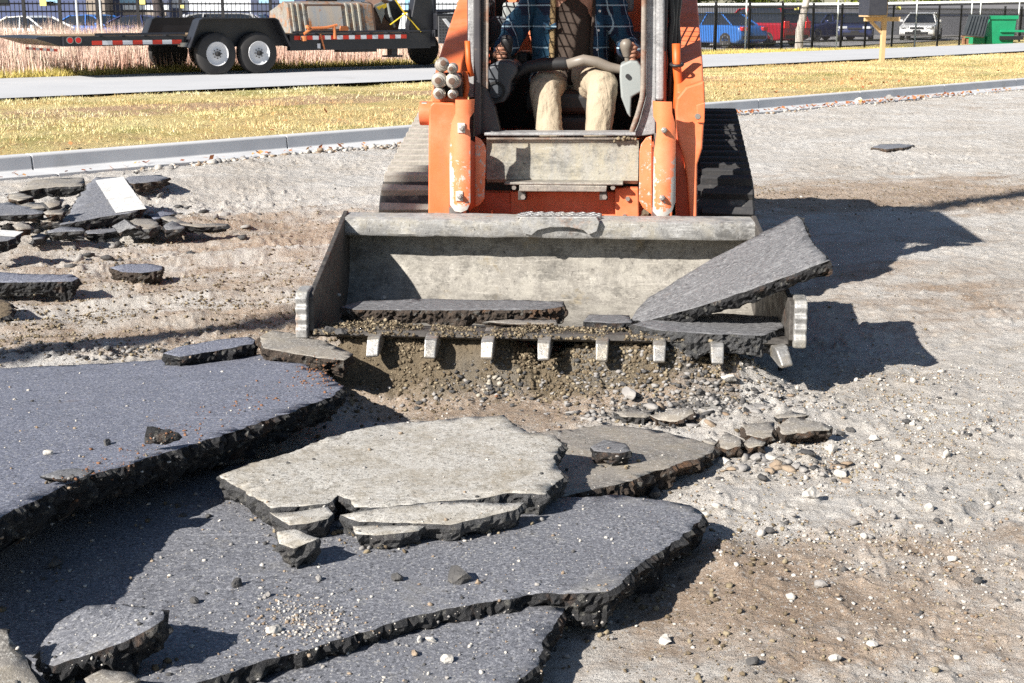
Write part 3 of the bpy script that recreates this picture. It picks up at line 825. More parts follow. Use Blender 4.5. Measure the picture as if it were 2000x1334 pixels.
# ------------------------------------------------------------ broken slabs
FOOT = []
def slab(name, label, outline, thick, top='asphalt_grey', side='fracture', cat='asphalt slab', group=None, seed=0,
         step=0.0105, jag=0.010, grid=0.05, under=0.02, rough=0.012, wave=0.004, parent=None, stripe=None, foot=True):
    """outline: world points round the top face. A rough broken edge of the given thickness is built below it."""
    P = [Vector(p) for p in outline]
    n = Vector((0, 0, 0))
    for i in range(len(P)):
        a, b = P[i], P[(i + 1) % len(P)]
        n += Vector(((a.y - b.y) * (a.z + b.z), (a.z - b.z) * (a.x + b.x), (a.x - b.x) * (a.y + b.y)))
    n.normalize()
    if n.z < 0 and abs(n.z) > 0.2: n = -n; P.reverse()
    c = sum(P, Vector()) / len(P)
    e1 = (P[1] - P[0]); e1 = (e1 - n * e1.dot(n)).normalized(); e2 = n.cross(e1)
    Q = [((p - c).dot(e1), (p - c).dot(e2), (p - c).dot(n)) for p in P]
    ring = []
    for i in range(len(Q)):
        a, b = Q[i], Q[(i + 1) % len(Q)]
        L = math.hypot(b[0] - a[0], b[1] - a[1])
        m = max(1, int(L / step))
        tx, ty = (b[0] - a[0]) / max(L, 1e-6), (b[1] - a[1]) / max(L, 1e-6)
        for j in range(m):
            f = j / m
            x, y = a[0] + (b[0] - a[0]) * f, a[1] + (b[1] - a[1]) * f
            w = n3((x, y, 0), 8, seed) + 0.7 * n3((x, y, 0), 25, seed + 3) + 0.55 * n3((x, y, 0), 70, seed + 7)
            w *= jag * min(1.0, 0.35 + L * 3)
            ring.append((x + ty * w, y - tx * w))
    nr = len(ring)
    A_ = np.array([[1, q[0], q[1], q[0] * q[0], q[0] * q[1], q[1] * q[1]] for q in Q]); h_ = np.array([q[2] for q in Q])
    ext = max(max(abs(q[0]), abs(q[1])) for q in Q)
    reg = np.diag([1e-6, 1e-6, 1e-6, .02 / ext, .02 / ext, .02 / ext]) * len(Q)
    cf = np.linalg.solve(A_.T @ A_ + reg, A_.T @ h_)
    def lift(x, y):
        return cf[0] + cf[1] * x + cf[2] * y + cf[3] * x * x + cf[4] * x * y + cf[5] * y * y + wave * (n3((x, y, 0), 5, seed) + 0.5 * n3((x, y, 0), 19, seed))
    xs_ = [q[0] for q in ring]; ys_ = [q[1] for q in ring]
    pts = [Vector(q) for q in ring]
    x = min(xs_) + grid / 2
    while x < max(xs_):
        y = min(ys_) + grid / 2
        while y < max(ys_):
            pts.append(Vector((x + random.uniform(-.25, .25) * grid, y + random.uniform(-.25, .25) * grid)))
            y += grid
        x += grid
    r = delaunay_2d_cdt(pts, [(i, (i + 1) % nr) for i in range(nr)], [], 1, 1e-5)
    vs2, faces = r[0], r[2]
    vs = []
    for v in vs2:
        h = lift(v.x, v.y)
        vs.append(c + e1 * v.x + e2 * v.y + n * h)
    fs = [tuple(f) for f in faces]; mi = [0] * len(fs)
    if stripe is not None:
        s0, s1 = [(Vector(p) - c) for p in stripe[:2]]; sw = stripe[2]
        a2 = Vector((s0.dot(e1), s0.dot(e2))); b2 = Vector((s1.dot(e1), s1.dot(e2)))
        dr = (b2 - a2).normalized(); nn = Vector((-dr.y, dr.x))
    # the boundary that came out of the triangulation
    cnt = {}
    for f in fs:
        for i in range(len(f)):
            e = (f[i], f[(i + 1) % len(f)]); cnt[e] = 1
    nxt = {a: b for (a, b) in cnt if (b, a) not in cnt}
    if not nxt: return None
    start = next(iter(nxt)); loop = [start]
    while nxt.get(loop[-1]) not in (None, start) and len(loop) < len(nxt) + 2: loop.append(nxt[loop[-1]])
    m = len(loop)
    ctr = Vector((sum(vs2[i].x for i in loop) / m, sum(vs2[i].y for i in loop) / m))
    nk = max(4, int(thick / (0.0095 if step < .02 else 0.014)))
    prev = list(loop)
    outn = []
    for i in range(m):
        a, b = vs2[loop[i - 2]], vs2[loop[(i + 2) % m]]
        t = (b - a); L = max(t.length, 1e-6)
        outn.append(Vector((t.y / L, -t.x / L)))
    # a small rounded shoulder first, then rough rings
    for k in range(1, nk + 1):
        f = k / nk
        cur = []
        for i in range(m):
            p = vs2[loop[i]]
            h = lift(p.x, p.y)
            amp = rough * (1.0 if k < nk else 0.7)
            q3 = (p.x * 1.0, p.y * 1.0, f * thick)
            w = amp * (1.2 * n3(q3, 15, seed + 1) + 1.1 * n3(q3, 45, seed + 2) + 1.0 * n3(q3, 105, seed + 5)) - under * f * f + (0.004 if 0 < f < 0.5 else 0)
            dz = thick * f * (1 + (0.45 * n3((p.x, p.y, 1), 7, seed + 9) + 0.25 * n3((p.x, p.y, 1), 24, seed + 4)) * f)
            o2 = outn[i] * w
            cur.append(len(vs))
            vs.append(c + e1 * (p.x + o2.x) + e2 * (p.y + o2.y) + n * (h - dz))
        for i in range(m):
            j = (i + 1) % m
            fs.append((prev[j], prev[i], cur[i], cur[j])); mi.append(1)
        prev = cur
    vs.append(c + n * (lift(ctr.x, ctr.y) - thick)); ci = len(vs) - 1
    for i in range(m):
        fs.append((prev[(i + 1) % m], prev[i], ci)); mi.append(1)
    if foot: FOOT.extend([vs[i] for i in prev[::2]])
    base = c.copy()
    me = bpy.data.meshes.new(name)
    me.from_pydata([tuple(v - base) for v in vs], [], fs)
    me.materials.append(MAT[top]); me.materials.append(MAT[side])
    me.polygons.foreach_set('material_index', mi)
    o = mesh_obj(name, me, parent)
    o.location = base
    sm = [x == 0 for x in mi]
    me.polygons.foreach_set('use_smooth', sm)
    if parent is None: tag(o, label, cat, group)
    if stripe is not None:
        # painted line: a thin sheet that follows the top, clipped to the slab
        sm_ = MB(); L = (b2 - a2).length; ns = 24
        svs, sfs = [], []
        for i in range(ns + 1):
            p = a2 + dr * L * i / ns
            for sgn in (-1, 1):
                q = p + nn * sgn * (sw / 2 + 0.004 * n3((p.x, p.y, sgn), 30, seed))
                svs.append(e1 * q.x + e2 * q.y + n * (lift(q.x, q.y) + 0.003))
        for i in range(ns): sfs.append((2 * i, 2 * i + 1, 2 * i + 3, 2 * i + 2))
        sm_.put(svs, sfs)
        sm_.build('painted_line', MAT['white_line'], o, fix=False)
    return o

def hp(*pts): return [at_h(px, py, h) for px, py, h in pts]

# the long lifted slab at the left
slab('asphalt_slab', 'huge lifted blue-grey asphalt slab reaching in from the left with a black broken edge',
     hp((-330, 722, .10), (0, 719, .10), (160, 712, .10), (250, 708, .10), (330, 702, .105), (430, 697, .11), (520, 691, .12), (556, 700, .13), (600, 716, .15), (652, 735, .185), (668, 752, .20), (640, 777, .21), (560, 812, .225), (500, 828, .235), (430, 852, .25), (330, 883, .265), (240, 908, .275), (170, 930, .285), (100, 962, .295), (0, 1012, .32), (-120, 1075, .34), (-330, 1150, .36)),
     0.095, 'asphalt_blue', 'fracture', seed=1, jag=0.017, grid=0.07, rough=0.020, under=0.04)
# the large flat slab in front of it
slab('asphalt_slab', 'wide flat dark grey asphalt slab across the foreground carrying the pale broken slab',
     hp((-330, 1040, .08), (250, 930, .09), (480, 900, .10), (900, 935, .10), (1080, 972, .10), (1200, 966, .10), (1350, 988, .10), (1376, 1006, .10), (1350, 1034, .10), (1262, 1092, .105), (1205, 1140, .11), (1185, 1152, .11), (1120, 1160, .105), (1030, 1163, .10), (950, 1178, .10), (870, 1190, .10), (780, 1212, .10), (700, 1238, .10), (620, 1262, .10), (540, 1283, .10), (440, 1314, .10), (330, 1352, .10), (150, 1420, .10), (-330, 1520, .10)),
     0.085, 'asphalt_grey', 'fracture', seed=2, jag=0.013, grid=0.07, rough=0.016)
slab('asphalt_slab', 'dark grey asphalt slab at the bottom edge, split off along a long black crack',
     hp((1112, 1172, .070), (1085, 1215, .065), (1062, 1262, .065), (1052, 1300, .065), (1016, 1330, .065), (985, 1375, .065), (940, 1440, .065), (250, 1475, .05), (250, 1400, .05), (420, 1345, .06), (540, 1301, .06), (640, 1272, .06), (740, 1243, .06), (840, 1216, .06), (930, 1196, .065), (1030, 1177, .068)),
     0.07, 'asphalt_grey', 'fracture', seed=3, jag=0.012, grid=0.07, rough=0.014)
# pale crusted slab and the pieces broken off its front
slab('concrete_slab', 'large pale dust-crusted slab lying cracked in the middle of the foreground',
     hp((430, 930, .165), (490, 903, .17), (580, 878, .175), (640, 852, .18), (712, 830, .185), (850, 820, .18), (985, 812, .18), (1000, 832, .175), (1040, 848, .175), (1085, 852, .175), (1096, 868, .175), (1083, 890, .175), (1094, 932, .17), (1060, 962, .17), (1000, 962, .17), (930, 970, .168), (840, 979, .166), (745, 991, .163), (692, 992, .16), (684, 977, .16), (660, 968, .16), (640, 984, .16), (575, 992, .16), (530, 995, .158), (500, 975, .16)),
     0.07, 'pale_crust', 'fracture_grey', cat='concrete slab', seed=4, jag=0.016, grid=0.05, rough=0.014)
slab('concrete_slab', 'small pale slab piece broken off the left front of the cracked pale slab',
     hp((524, 1000, .155), (585, 996, .158), (640, 990, .158), (652, 1003, .156), (640, 1013, .154), (600, 1024, .150), (565, 1026, .150), (545, 1014, .152)),
     0.058, 'pale_crust', 'fracture_grey', cat='concrete slab', seed=5, jag=0.006, rough=0.010, grid=0.035)
slab('concrete_slab', 'long narrow pale slab strip split along the front of the cracked pale slab',
     hp((664, 1004, .158), (745, 992, .160), (860, 981, .163), (960, 982, .164), (1024, 980, .165), (1012, 994, .160), (940, 1012, .156), (880, 1026, .150), (800, 1022, .152), (700, 1019, .153)),
     0.055, 'pale_crust', 'fracture_grey', cat='concrete slab', seed=6, jag=0.006, rough=0.010, grid=0.035)
slab('concrete_slab', 'narrow pale-topped fragment with a thick grey front face, lowest before the pale strip',
     hp((688, 1027, .145), (760, 1024, .147), (832, 1026, .147), (818, 1037, .144), (780, 1042, .142), (735, 1046, .141), (695, 1043, .142)),
     0.045, 'pale_crust', 'fracture_grey', cat='concrete slab', seed=7, jag=0.005, rough=0.012, grid=0.03)
slab('rubble_chunk', 'pale-topped dark chunk standing alone on the grey slab before the pale one',
     hp((541, 1040, .175), (575, 1034, .18), (612, 1046, .178), (624, 1053, .17), (600, 1062, .165), (575, 1073, .16), (545, 1060, .168)),
     0.085, 'pale_crust', 'fracture_grey', cat='rubble', seed=8, jag=0.006, rough=0.014, under=0.03, grid=0.03)
# dusty old surface to the right of it
slab('asphalt_slab', 'dust-covered asphalt slab lying level with the dirt right of the pale slab',
     hp((1020, 850, .055), (1110, 838, .055), (1190, 826, .055), (1290, 838, .055), (1360, 858, .055), (1398, 872, .055), (1390, 888, .058), (1330, 909, .065), (1262, 930, .075), (1200, 946, .09), (1150, 955, .10), (1105, 966, .105), (1050, 975, .09), (1000, 940, .08)),
     0.075, 'asphalt_dusty', 'fracture_brown', seed=9, jag=0.014, rough=0.018)
slab('asphalt_chunk', 'square black chunk with flat grey top sitting on the dusty slab',
     hp((1153, 872, .125), (1180, 860, .125), (1222, 866, .125), (1232, 880, .122), (1210, 886, .12), (1160, 881, .122)),
     0.062, 'asphalt_clean', 'fracture', cat='asphalt chunk', seed=10, jag=0.004, rough=0.010, grid=0.03)
# pieces lying on the lifted slab
slab('asphalt_chunk', 'long bar-shaped asphalt chunk lying along the back edge of the lifted slab',
     hp((318, 690, .165), (350, 678, .168), (430, 664, .17), (488, 658, .172), (498, 664, .172), (494, 672, .17), (430, 683, .168), (350, 697, .165)),
     0.075, 'asphalt_blue', 'fracture', cat='asphalt chunk', seed=11, jag=0.006, rough=0.014, grid=0.035)
slab('asphalt_chunk', 'dusty broken slab end tipped against the left corner of the bucket',
     hp((508, 655, .20), (535, 646, .20), (590, 655, .19), (640, 668, .185), (690, 690, .17), (672, 706, .16), (600, 696, .17), (560, 690, .175), (515, 680, .185)),
     0.075, 'asphalt_dusty', 'fracture_brown', cat='asphalt chunk', seed=12, jag=0.010, rough=0.016, grid=0.035)
slab('asphalt_chunk', 'small wedge-shaped dark chunk on the front edge of the lifted slab',
     hp((286, 864, .285), (287, 832, .335), (298, 831, .335), (345, 846, .31), (352, 852, .30), (310, 860, .285)),
     0.03, 'fracture_grey', 'fracture', cat='asphalt chunk', seed=13, jag=0.004, rough=0.008, grid=0.03)
slab('asphalt_chunk', 'thin curled flake of asphalt at the broken lip of the lifted slab',
     hp((78, 930, .315), (110, 920, .317), (150, 916, .315), (185, 918, .315), (160, 932, .312), (110, 936, .312)),
     0.016, 'asphalt_clean', 'fracture', cat='asphalt chunk', seed=14, jag=0.004, rough=0.005, grid=0.03)
# bottom left corner
slab('asphalt_chunk', 'tilted thick asphalt block with a jagged black front in the lower left',
     hp((72, 1250, .165), (110, 1215, .165), (170, 1190, .17), (240, 1184, .19), (316, 1186, .225), (318, 1200, .225), (300, 1225, .205), (250, 1262, .18), (180, 1285, .165), (105, 1302, .155), (80, 1290, .155)),
     0.085, 'asphalt_grey', 'fracture', cat='asphalt chunk', seed=15, jag=0.008, rough=0.020, under=0.03)
slab('asphalt_chunk', 'pale steep asphalt piece cut off by the lower left corner of the view',
     hp((-40, 1240, .22), (14, 1226, .235), (24, 1238, .23), (45, 1275, .19), (62, 1310, .165), (85, 1345, .14), (40, 1380, .12), (-60, 1380, .15)),
     0.06, 'asphalt_dusty', 'fracture', cat='asphalt chunk', seed=16, jag=0.008, rough=0.014)
slab('rubble_chunk', 'low grey lump of rubble at the bottom edge beside the tilted block',
     hp((165, 1325, .145), (200, 1308, .15), (255, 1312, .15), (272, 1330, .142), (240, 1350, .135), (180, 1350, .135)),
     0.04, 'asphalt_dusty', 'fracture_grey', cat='rubble', seed=17, jag=0.006, rough=0.010, grid=0.03)

# ---- the spoil heap of slabs at the left, by the kerb
heap = [
    ('triangular grey asphalt slab leaning on the heap with a painted white line', [(116, 438, .13), (184, 345, .27), (238, 347, .27), (248, 352, .265), (278, 402, .20), (268, 415, .17), (180, 430, .14)], .07, 'asphalt_grey', 'fracture', True),
    ('flat dusty slab on the back of the heap with a black edge', [(38, 372, .22), (60, 352, .25), (120, 347, .26), (160, 347, .26), (163, 362, .24), (110, 368, .22)], .07, 'asphalt_dusty', 'fracture', False),
    ('dark slab with brown underside behind the striped one', [(250, 345, .17), (310, 342, .17), (332, 346, .17), (315, 353, .16), (262, 360, .15), (240, 356, .16)], .06, 'asphalt_grey', 'fracture_brown', False),
    ('dark flat slab at the left edge of the heap, above the white-striped corner', [(-40, 400, .22), (15, 396, .22), (88, 412, .20), (82, 418, .19), (0, 422, .19), (-40, 425, .19)], .05, 'asphalt_grey', 'fracture', False),
    ('rounded dusty lump on the heap left of the triangular slab', [(14, 380, .24), (35, 376, .25), (66, 380, .25), (70, 387, .23), (35, 392, .23), (15, 388, .23)], .05, 'asphalt_dusty', 'fracture_brown', False),
    ('pale wedge of rubble close to the left side of the triangular slab', [(85, 396, .25), (102, 386, .28), (118, 392, .26), (116, 402, .23), (95, 404, .23)], .05, 'asphalt_dusty', 'fracture_grey', False),
    ('low dusty slab crossing the middle of the heap', [(25, 402, .215), (60, 396, .22), (96, 397, .22), (104, 404, .21), (60, 409, .20), (28, 408, .20)], .05, 'asphalt_dusty', 'fracture', False),
    ('brown-grey block stacked under the pale wedge', [(85, 415, .20), (105, 408, .21), (128, 412, .20), (122, 419, .19), (90, 420, .19)], .05, 'asphalt_dusty', 'fracture_brown', False),
    ('short black-edged block at the foot of the triangular slab', [(80, 428, .15), (100, 423, .16), (120, 426, .15), (112, 434, .14), (84, 434, .14)], .05, 'asphalt_dusty', 'fracture', False),
    ('rough brown lump at the front left of the heap', [(25, 440, .17), (45, 433, .18), (66, 438, .17), (70, 450, .13), (50, 452, .13), (35, 448, .15)], .07, 'asphalt_dusty', 'fracture_brown', False),
    ('long grey block lying along the front of the heap', [(92, 450, .12), (120, 443, .13), (160, 444, .13), (168, 450, .12), (130, 454, .11), (95, 455, .11)], .06, 'asphalt_grey', 'fracture_grey', False),
    ('flat light grey slab under the front of the triangular slab', [(168, 448, .08), (210, 442, .08), (250, 440, .08), (248, 448, .07), (200, 456, .07), (170, 458, .07)], .05, 'asphalt_grey', 'fracture', False),
    ('pale square block right of the triangular slab', [(236, 436, .13), (262, 426, .14), (305, 430, .13), (312, 440, .12), (290, 448, .11), (255, 446, .11)], .07, 'asphalt_dusty', 'fracture_grey', False),
    ('dark wedge standing beside the pale square block', [(215, 440, .12), (245, 432, .15), (262, 442, .14), (258, 452, .09), (230, 456, .08)], .06, 'asphalt_clean', 'fracture', False),
    ('long black curved strip of asphalt trailing right from the heap', [(312, 428, .13), (330, 420, .15), (375, 432, .13), (445, 438, .09), (440, 444, .08), (390, 444, .10), (340, 440, .11)], .05, 'asphalt_dusty', 'fracture', False),
    ('dark round-edged block at the right end of the heap', [(318, 440, .12), (335, 432, .13), (362, 440, .12), (358, 448, .10), (325, 450, .10)], .06, 'asphalt_clean', 'fracture', False),
    ('bluish flat slab half buried behind the pale square block', [(288, 420, .13), (318, 412, .14), (340, 416, .13), (322, 426, .12), (300, 428, .12)], .03, 'asphalt_blue', 'fracture', False),
    ('slab corner with a white painted end at the left edge of the view', [(-50, 446, .20), (0, 447, .20), (38, 452, .19), (42, 460, .17), (20, 470, .165), (-50, 474, .165)], .07, 'asphalt_grey', 'fracture', True),
    ('small grey block under the front of the white-ended slab corner', [(62, 462, .09), (78, 455, .10), (94, 458, .09), (90, 466, .08), (66, 468, .08)], .05, 'asphalt_clean', 'fracture_grey', False),
]
for i, (lab, pts, th, top, sd, line) in enumerate(heap):
    stripe = None
    if line and i == 0: stripe = (at_h(213, 348, .27), at_h(257, 416, .165), 0.20)
    if line and i > 0: stripe = (at_h(-48, 451, .197), at_h(37, 455.5, .187), 0.12)
    slab('asphalt_slab', lab, hp(*pts), th, top, sd, cat='asphalt slab', group='heap of broken slabs by the kerb', seed=30 + i, step=0.03, jag=0.022, rough=0.022, grid=0.08, stripe=stripe)
slab('asphalt_slab', 'flat dark slab with a heavy black edge at the left, below the heap',
     hp((-60, 532, .13), (0, 531, .13), (80, 535, .125), (140, 537, .12), (154, 543, .115), (140, 549, .11), (60, 552, .11), (-60, 553, .11)), 0.085, 'asphalt_blue', 'fracture', seed=60, jag=0.01, grid=0.06)
slab('asphalt_chunk', 'small oval flat asphalt piece alone on the scraped dirt',
     hp((212, 522, .10), (240, 517, .10), (290, 515, .10), (317, 519, .10), (316, 527, .095), (280, 533, .09), (240, 532, .09)), 0.07, 'asphalt_blue', 'fracture_brown', cat='asphalt chunk', seed=61, jag=0.006, rough=0.016, grid=0.05)
slab('asphalt_chunk', 'ragged dark chunk cut off by the left edge above the shadow line',
     hp((-60, 585, .11), (0, 580, .11), (20, 592, .10), (22, 612, .08), (0, 622, .07), (-60, 624, .07)), 0.06, 'soil_dark', 'fracture', cat='asphalt chunk', seed=62, jag=0.015, rough=0.02, grid=0.05)

slab('asphalt_chunk', 'flat dark asphalt plate lying alone on the pale dirt at the far right',
     hp((1703, 287, .055), (1722, 282, .055), (1760, 281, .055), (1786, 283, .055), (1772, 288, .05), (1730, 291, .05)), 0.06, 'asphalt_grey', 'fracture_brown', cat='asphalt chunk', seed=63, jag=0.02, grid=0.08, step=.03)

# ---- broken crust along the edge of the dusty slab
crust = [
    ('flat pale crust plate beside the dark gravel patch', [(1198, 806, .05), (1240, 797, .055), (1280, 800, .055), (1262, 815, .05), (1215, 816, .045)], .03, 'asphalt_dusty', 'fracture_grey'),
    ('tilted crust plate with a brown broken underside', [(1268, 812, .06), (1300, 798, .085), (1350, 796, .085), (1356, 808, .075), (1318, 825, .055), (1285, 820, .055)], .04, 'asphalt_dusty', 'fracture_brown'),
    ('small brown crust block at the tip of the dusty slab', [(1370, 862, .06), (1390, 856, .065), (1402, 864, .06), (1392, 874, .055)], .04, 'asphalt_dusty', 'fracture_brown'),
    ('square pinkish crust block in the row of broken crust', [(1404, 858, .065), (1420, 845, .075), (1445, 858, .07), (1447, 872, .06), (1420, 878, .055), (1406, 872, .06)], .05, 'asphalt_dusty', 'fracture_brown'),
    ('brown-edged crust block right of the square pinkish one', [(1448, 862, .06), (1470, 852, .07), (1495, 864, .065), (1490, 874, .055), (1462, 876, .05)], .05, 'asphalt_dusty', 'fracture_brown'),
    ('flat grey crust block left of the biggest crust block', [(1452, 834, .07), (1480, 826, .075), (1512, 826, .075), (1510, 850, .065), (1490, 856, .06), (1458, 848, .065)], .06, 'asphalt_dusty', 'fracture_brown'),
    ('biggest pale crust block, nearest to the white gravel', [(1522, 832, .085), (1545, 816, .095), (1590, 822, .09), (1628, 830, .085), (1620, 840, .075), (1570, 846, .07), (1528, 850, .07)], .06, 'asphalt_dusty', 'fracture_brown'),
    ('thin crust plate perched behind the biggest crust block', [(1512, 812, .09), (1545, 799, .10), (1580, 812, .10), (1550, 818, .09), (1520, 818, .085)], .03, 'asphalt_dusty', 'fracture'),
    ('small dark wedge lying before the shadow of the bucket', [(1456, 795, .055), (1478, 786, .06), (1497, 790, .06), (1490, 798, .055), (1468, 803, .05)], .045, 'stone_grey', 'fracture'),
    ('brown squared crust block below the dusty slab edge', [(1238, 935, .075), (1262, 924, .08), (1278, 930, .075), (1270, 942, .065), (1245, 946, .065)], .045, 'stone_brown', 'fracture_brown'),
]
for i, (lab, pts, th, top, sd) in enumerate(crust):
    slab('crust_block', lab, hp(*[(a, b, h - .014) for a, b, h in pts]), th, top, sd, cat='crust block', group='broken crust along the dusty slab', seed=70 + i, step=0.009, jag=0.016, rough=0.016, grid=0.03, wave=.012)

# ---- what lies in the bucket (machine frame: picture position and depth behind the cutting edge)
def bp(*pts):
    out = []
    for px, py, yl in pts:
        x, z = ml(px, py, yl)
        out.append(m_world(x, yl, z))
    return out
slab('asphalt_slab', 'tall tilted asphalt slab sticking out over the right end of the bucket',
     bp((1232, 628, .25), (1240, 600, .33), (1262, 572, .42), (1400, 500, .58), (1500, 452, .63), (1556, 423, .645), (1570, 436, .53), (1578, 462, .32), (1598, 484, .08), (1617, 499, -.07), (1520, 552, -.02), (1420, 590, .03), (1330, 616, .10), (1262, 632, .16)),
     0.062, 'asphalt_clean', 'fracture', seed=81, foot=False, jag=0.008, rough=0.012, grid=0.05)
slab('asphalt_slab', 'thick asphalt slab lying flat in the right end of the bucket under the tilted one',
     bp((1234, 634, .06), (1300, 616, .24), (1420, 613, .30), (1535, 616, .26), (1537, 628, .18), (1528, 642, .06), (1490, 657, -.07), (1400, 652, -.08), (1330, 645, -.05), (1280, 646, -.03)),
     0.082, 'asphalt_clean', 'fracture_grey', seed=82, foot=False, under=.0, jag=0.010, rough=0.014, grid=0.05)
slab('asphalt_slab', 'long narrow slab with a brown earthy edge lying across the left of the bucket',
     bp((664, 598, .22), (700, 586, .34), (740, 588, .36), (830, 584, .42), (960, 586, .44), (1101, 590, .44), (1100, 600, .34), (1060, 602, .26), (900, 604, .22), (760, 608, .19), (690, 608, .18)),
     0.062, 'asphalt_clean', 'fracture_brown', seed=83, foot=False, jag=0.008, rough=0.018, under=0.0, grid=0.045)
slab('asphalt_chunk', 'short asphalt block in the middle of the bucket between the two slabs',
     bp((1140, 628, .14), (1150, 612, .30), (1230, 617, .30), (1232, 630, .14), (1190, 632, .12)),
     0.055, 'asphalt_clean', 'fracture', cat='asphalt chunk', seed=84, foot=False, jag=0.006, rough=0.012, grid=0.04)
slab('asphalt_chunk', 'thin flat chip in the bucket below the brown-edged slab',
     bp((942, 628, .12), (1000, 624, .2), (1085, 624, .2), (1090, 634, .10), (1000, 634, .09)),
     0.02, 'asphalt_dusty', 'fracture_brown', cat='asphalt chunk', seed=85, foot=False, jag=0.005, rough=0.006, grid=0.04)
# ------------------------------------------------------------ compact track loader
loader = tag(empty('compact_track_loader', MORG, -MYAW),
             'orange compact track loader facing the camera, pushing its toothed bucket under broken asphalt', 'track loader')

def xz(pts, yl): return [ml(px, py, yl) for px, py in pts]
def front(d_sign=1):
    return lambda a, b, d: Vector((a, d, b))
def plate(mb, pts, yl, thick):
    """front-facing plate: picture outline on the depth plane yl, real thickness behind it"""
    mb.prism(xz(pts, yl), front(), yl, yl + thick)
    return mb
def side(x0, x1, poly, mb):
    mb.prism(poly, lambda a, b, d: Vector((d, a, b)), x0, x1)
    return mb

# ---- bucket
bucket = MB()
def bsh(x, y): return x - 0.07 * y / 1.05
RIM_Y = 0.93
rim_top, rim_bot = ml(1073, 431, RIM_Y)[1], ml(1073, 465, RIM_Y)[1]
inner = [(-0.03, .212), (0.10, .196), (0.35, .150), (0.58, .108), (0.72, .096), (0.84, .106), (0.94, .145), (1.01, .21), (1.05, .29), (1.07, .38), (1.075, rim_bot - .01)]
NX = 60
vs, fs = [], []
XL, XR = -0.958, 0.938
for i, (y, z) in enumerate(inner):
    for k in range(NX + 1):
        x = XL + (XR - XL) * k / NX
        dent = 0.006 * n3((x, y, z), 6) + 0.004 * n3((x, y, z), 15)
        vs.append((bsh(x, y), y + dent * (1 if y > .8 else 0), z + dent * (0 if y > .8 else 1)))
off = len(vs)
for i, (y, z) in enumerate(inner):
    a = inner[max(0, i - 1)]; b = inner[min(len(inner) - 1, i + 1)]
    t = Vector((b[0] - a[0], b[1] - a[1])).normalized()
    for k in range(NX + 1):
        x = XL + (XR - XL) * k / NX
        vs.append((bsh(x, y), y + t.y * .018, z - t.x * .018))
W = NX + 1; n_i = len(inner)
for i in range(n_i - 1):
    for k in range(NX):
        q = (i * W + k, i * W + k + 1, (i + 1) * W + k + 1, (i + 1) * W + k)
        fs.append(q); fs.append(tuple(off + j for j in reversed(q)))
for k in range(NX):
    fs.append((k, off + k, off + k + 1, k + 1))
    a = (n_i - 1) * W + k; fs.append((a + 1, off + a + 1, off + a, a))
bucket.put(vs, fs)
bucket_o = bucket.build('bucket', MAT['bucket_inner'], loader, smooth='auto')
rim = MB()
vs, fs = [], []
prof_r = [(RIM_Y + .004, rim_bot), (RIM_Y - .004, rim_bot + .012), (RIM_Y, rim_top - .008), (RIM_Y + .01, rim_top), (1.085, rim_top + .006), (1.095, rim_bot - .02), (1.06, rim_bot - .02), (1.05, rim_bot)]
for k in range(49):
    x = -1.0 + (XR - XL) * k / 48 + .042
    for (y, z) in prof_r:
        w = 0.004 * n3((x, y, z), 5) + .0025 * n3((x, y, z), 17)
        vs.append((bsh(x, y), y + w, z + w))
n = len(prof_r)
for k in range(48):
    for j in range(n):
        fs.append((k * n + j, k * n + (j + 1) % n, (k + 1) * n + (j + 1) % n, (k + 1) * n + j))
fs += [tuple(range(n)), tuple(range(49 * n - 1, 48 * n - 1, -1))]
rim.put(vs, fs)
rim.build('bucket_rim', MAT['bucket_rim'], bucket_o, smooth='auto')
pl = [(1.06, .547), (1.045, .550), (0.0, .366), (-.02, .350), (-.03, .215), (0.02, .178), (0.55, .09), (0.75, .075), (0.88, .088), (1.0, .165), (1.07, .27), (1.10, .40), (1.10, .50)]
for xa, xb in ((XL - .022, XL), (XR, XR + .022)):
    sp = MB()
    n = len(pl)
    vs = [(bsh(x, y), y, z) for x in (xa, xb) for y, z in pl]
    sp.put(vs, [tuple(range(n)), tuple(range(2 * n - 1, n - 1, -1))] + [((i + 1) % n, i, n + i, n + (i + 1) % n) for i in range(n)])
    sp.build('side_plate', MAT['bucket_rust'], bucket_o, bevel=0.004)
# bolt-on side cutters, scalloped
for sgn, xe in ((-1, XL - .022), (1, XR + .022)):
    sc = MB()
    outl = [(.10, .375), (.03, .385), (-.035, .375), (-.055, .35), (-.045, .325), (-.062, .31), (-.05, .285), (-.066, .268), (-.052, .243), (-.068, .225), (-.06, .19), (.0, .18), (.10, .20)]
    xa, xb = (xe - .045, xe + .004) if sgn < 0 else (xe - .004, xe + .045)
    sc.prism(outl, lambda a, b, d: Vector((d, a, b)), xa, xb)
    o = sc.build('side_cutter', MAT['bucket_rim'], bucket_o, bevel=0.006)
edge = MB()
edge.prism([(-.055, .205), (-.03, .222), (.13, .203), (.12, .185), (-.03, .192)], lambda a, b, d: Vector((d, a, b)), XL, XR)
edge.build('cutting_edge', MAT['bucket_rust'], bucket_o, bevel=0.004)
tx = [ml(px, 675, -.13)[0] for px in (728, 840, 951, 1062, 1176, 1288, 1402)]
tooth_prof = [(.10, .214), (-.03, .216), (-.10, .212), (-.118, .204), (-.155, .150), (-.150, .140), (-.12, .138), (-.02, .160), (.08, .170)]
